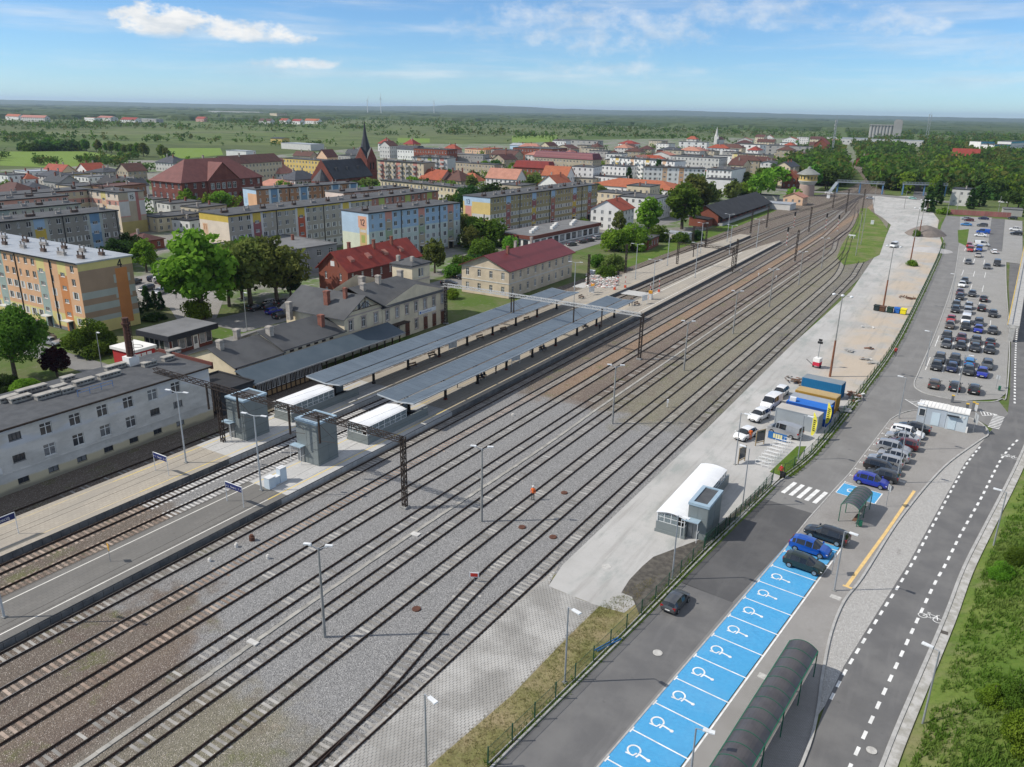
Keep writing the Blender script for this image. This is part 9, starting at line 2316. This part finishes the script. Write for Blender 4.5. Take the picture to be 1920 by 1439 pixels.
def far_picks():
 rng=np.random.default_rng(3);N=130000;az=np.radians(rng.uniform(-69,8,N));r=1/rng.uniform(1/5200,1/540,N);x,y=r*np.sin(az),r*np.cos(az);n=0
 for X,Y,d in zip(x.tolist(),y.tolist(),r.tolist()):
  v=mnoise.noise((X*.0035,Y*.006,1.3))*.7+.6*mnoise.noise((X*.012,Y*.018,5.1))+.4*mnoise.noise((X*.045,Y*.05,7))
  lim=.5-.62*min(1,max(0,(d-800)/1900));wood=X>-62-.14*Y and Y>560
  if wood:lim=-.32 if Y<1500 else-.1
  elif-560<X and Y<1000:lim=.62
  elif X<-330 and Y<420 and X>-560:continue
  if v<lim or n>19000 or not free(X,Y):continue
  n+=1;yield X,Y,rng.uniform(5,12)*(1.2 if wood else 1)*(1 if v>lim+.15 else.62),(34 if d<900 else 20 if d<1500 else 11 if d<2500 else 7)
FP=list(far_picks());mass('far_woods','scattered woods and scrub on the plain behind the town',[q for i,q in enumerate(FP)if i%5>1],5);mass('light_woods','lighter spring green trees mixed into the far woods',[q for i,q in enumerate(FP)if i%5==0],7,'green');mass('olive_woods','olive brown trees mixed into the far woods',[q for i,q in enumerate(FP)if i%5==1],8,'olive')
def near_picks():
 rg=random.Random(21)
 for n,x0,x1,y0,y1,h0,h1 in((120,-60,45,535,800,8,15),(230,-330,-130,230,560,4,9),(70,-430,-260,100,340,3,8),(60,-400,-140,560,950,5,11)):
  for _ in range(n):
   x,y=rg.uniform(x0,x1),rg.uniform(y0,y1)
   if free(x,y):yield x,y,rg.uniform(h0,h1),160
NP_=list(near_picks());mass('town_greenery','leafy mass of further trees and shrubs between the houses and in the right wood',NP_[::2],6);mass('bright_greenery','bright green shrubs and trees between the houses',NP_[1::2],9,'lime')
FORFAR=mat('forest_far',(.03,.058,.02),(.062,.09,.032),.004,.95,detail=8,lo=.4,hi=.6)
def distant_forest():
 rng=np.random.default_rng(8);N=30000;az=np.radians(rng.uniform(-70,9,N));r=1/rng.uniform(1/15000,1/2600,N);x,y=r*np.sin(az),r*np.cos(az);b=MB();n=0
 for i in range(N):
  d=mnoise.noise((x[i]*.0006,y[i]*.0011,2.2))+.5*mnoise.noise((x[i]*.0025,y[i]*.004,9))
  if d<-.02-.28*min(1,(r[i]-2600)/5000)or n>13000:continue
  n+=1;w=rng.uniform(30,75)*(1+r[i]/9000);h=rng.uniform(8,15);K=6;t0=rng.uniform(0,6)
  vs=[(x[i]+w*math.cos(t0+6.283*k/K)*rng.uniform(.7,1.1),y[i]+w*math.sin(t0+6.283*k/K)*rng.uniform(.7,1.1),0)for k in range(K)];vs+=[(x[i]+(a-x[i])*.8,y[i]+(c-y[i])*.8,h*rng.uniform(.75,1.0))for a,c,_ in vs]+[(x[i],y[i],h)]
  b.add(vs,[(k,(k+1)%K,K+(k+1)%K,K+k)for k in range(K)]+[(K+k,K+(k+1)%K,2*K)for k in range(K)])
 tag(b.build('distant_forest',FORFAR),'dark forest masses towards the horizon','forest',kind='stuff')
distant_forest()
def hills():
 P=[(-80,62),(-63,66),(-50,58),(-42,66),(-38,84),(-35.5,112),(-33.8,122),(-31.5,112),(-28,84),(-24,76),(-20,88),(-16,74),(-10,60),(-4,56),(15,55)];b=MB();n=260;vs=[]
 for i in range(n+1):
  a=-80+95*i/n;k=max(j for j in range(len(P)-1)if P[j][0]<=a);f=(a-P[k][0])/(P[k+1][0]-P[k][0]);h=P[k][1]+(P[k+1][1]-P[k][1])*(3*f*f-2*f**3)+5*mnoise.noise((a*.9,0,0))+3*mnoise.noise((a*4,3,0))
  for r,z in((12000,-1),(13800,h*.55),(15500,h),(18500,h*.6),(21000,-1)):vs.append((r*math.sin(R(a)),r*math.cos(R(a)),z))
 b.add(vs,[(i*5+k,i*5+5+k,i*5+6+k,i*5+k+1)for i in range(n)for k in range(4)]);structure(b.build('hills',FORFAR,smooth=60))
hills()
# grass tufts on the bank, the verge and along the fence
def tufts(name,pts,label,lf,h0,h1,seed):
 rng=np.random.default_rng(seed);V=[];F=[];o=0
 for x,y,z in pts:
  n=7;a=rng.uniform(0,6.283,n);h=rng.uniform(h0,h1,n);w=h*.22;dx,dy=np.cos(a),np.sin(a);l=h*rng.uniform(.3,.9,n);bx,by=x+rng.normal(size=n)*.12,y+rng.normal(size=n)*.12
  v=np.stack([np.stack([bx-dy*w,by+dx*w,np.full(n,z-.03)],1),np.stack([bx+dy*w,by-dx*w,np.full(n,z-.03)],1),np.stack([bx+dx*l,by+dy*l,z+h],1)],1).reshape(-1,3);V.append(v);F.append(np.arange(n*3).reshape(-1,3)+o);o+=n*3
 tag(link(name,np_mesh(name,np.concatenate(V),np.concatenate(F),lf)),label,'grass',kind='stuff')
GT1=leaf_material('tuft_green',(.12,.20,.03),(.19,.25,.06),.1);GT2=leaf_material('tuft_dry',(.30,.24,.13),(.17,.17,.06),.1)
rg=random.Random(2);pts=[]
for i in range(len(BANK_V)-BANK_N-1):
 x,y,z=BANK_V[i]
 if i%BANK_N and 28<y<150 and i%BANK_N<18:
  X,Y,Z=BANK_V[i+BANK_N]
  for _ in range(34 if y<100 else 14):
   f=rg.random();u=rg.random()*.9
   if mnoise.noise((x*.35+u,(y+(Y-y)*f)*.35,2))>-.3:pts.append((x+(X-x)*f+u,y+(Y-y)*f,z+(Z-z)*f+u*.33))
tufts('bank_grass',pts,'rough grass and weeds on the bank right of the road',GT1,.12,.42,4)
pts=[]
for a,c in zip(smoothline(FENCE[3:],12),smoothline(FENCE[3:],12)[1:]):
 for _ in range(10):f=rg.random();pts.append((a[0]+(c[0]-a[0])*f+rg.uniform(-.3,.45),a[1]+(c[1]-a[1])*f,.02))
for a,c in zip(smoothline(FENCE_N[:8],10),smoothline(FENCE_N[:8],10)[1:]):
 for _ in range(12):f=rg.random();pts.append((a[0]+(c[0]-a[0])*f+rg.uniform(-.35,.8),a[1]+(c[1]-a[1])*f,.03))
tufts('fence_grass',pts,'green grass growing along the fence foot',GT1,.1,.32,5)
va,vb=[(-25.30,58.65),(-25.70,52.08),(-26.02,43.56),(-27.21,34.27)],[(-22.50,66.75),(-22.93,56.13),(-22.98,45.16),(-23.97,36.34)];pts=[]
for i in range(3):
 for _ in range(520):f,g_=rg.random(),rg.random();p=Vector(va[i]).lerp(Vector(va[i+1]),f);q=Vector(vb[i]).lerp(Vector(vb[i+1]),f);p=p.lerp(q,g_);pts.append((p.x,p.y,.02))
tufts('verge_grass',pts,'dry straw-coloured grass on the verge by the fence',GT2,.05,.15,6)
# ------------------------------------------------------------------ air
def haze():
 m=bpy.data.materials.new('haze_air');m.use_nodes=True;nt=m.node_tree;nt.nodes.clear();o=nt.nodes.new('ShaderNodeOutputMaterial');v=nt.nodes.new('ShaderNodeVolumePrincipled')
 v.inputs['Color'].default_value=(.62,.78,1.0,1);v.inputs['Density'].default_value=4.8e-5;v.inputs['Anisotropy'].default_value=.2;nt.links.new(v.outputs[0],o.inputs['Volume'])
 tag(MB().box(-26500,26500,-26500,26500,-1.2,165).build('haze',m),'thin blue haze over the plain','haze',kind='stuff')
haze()
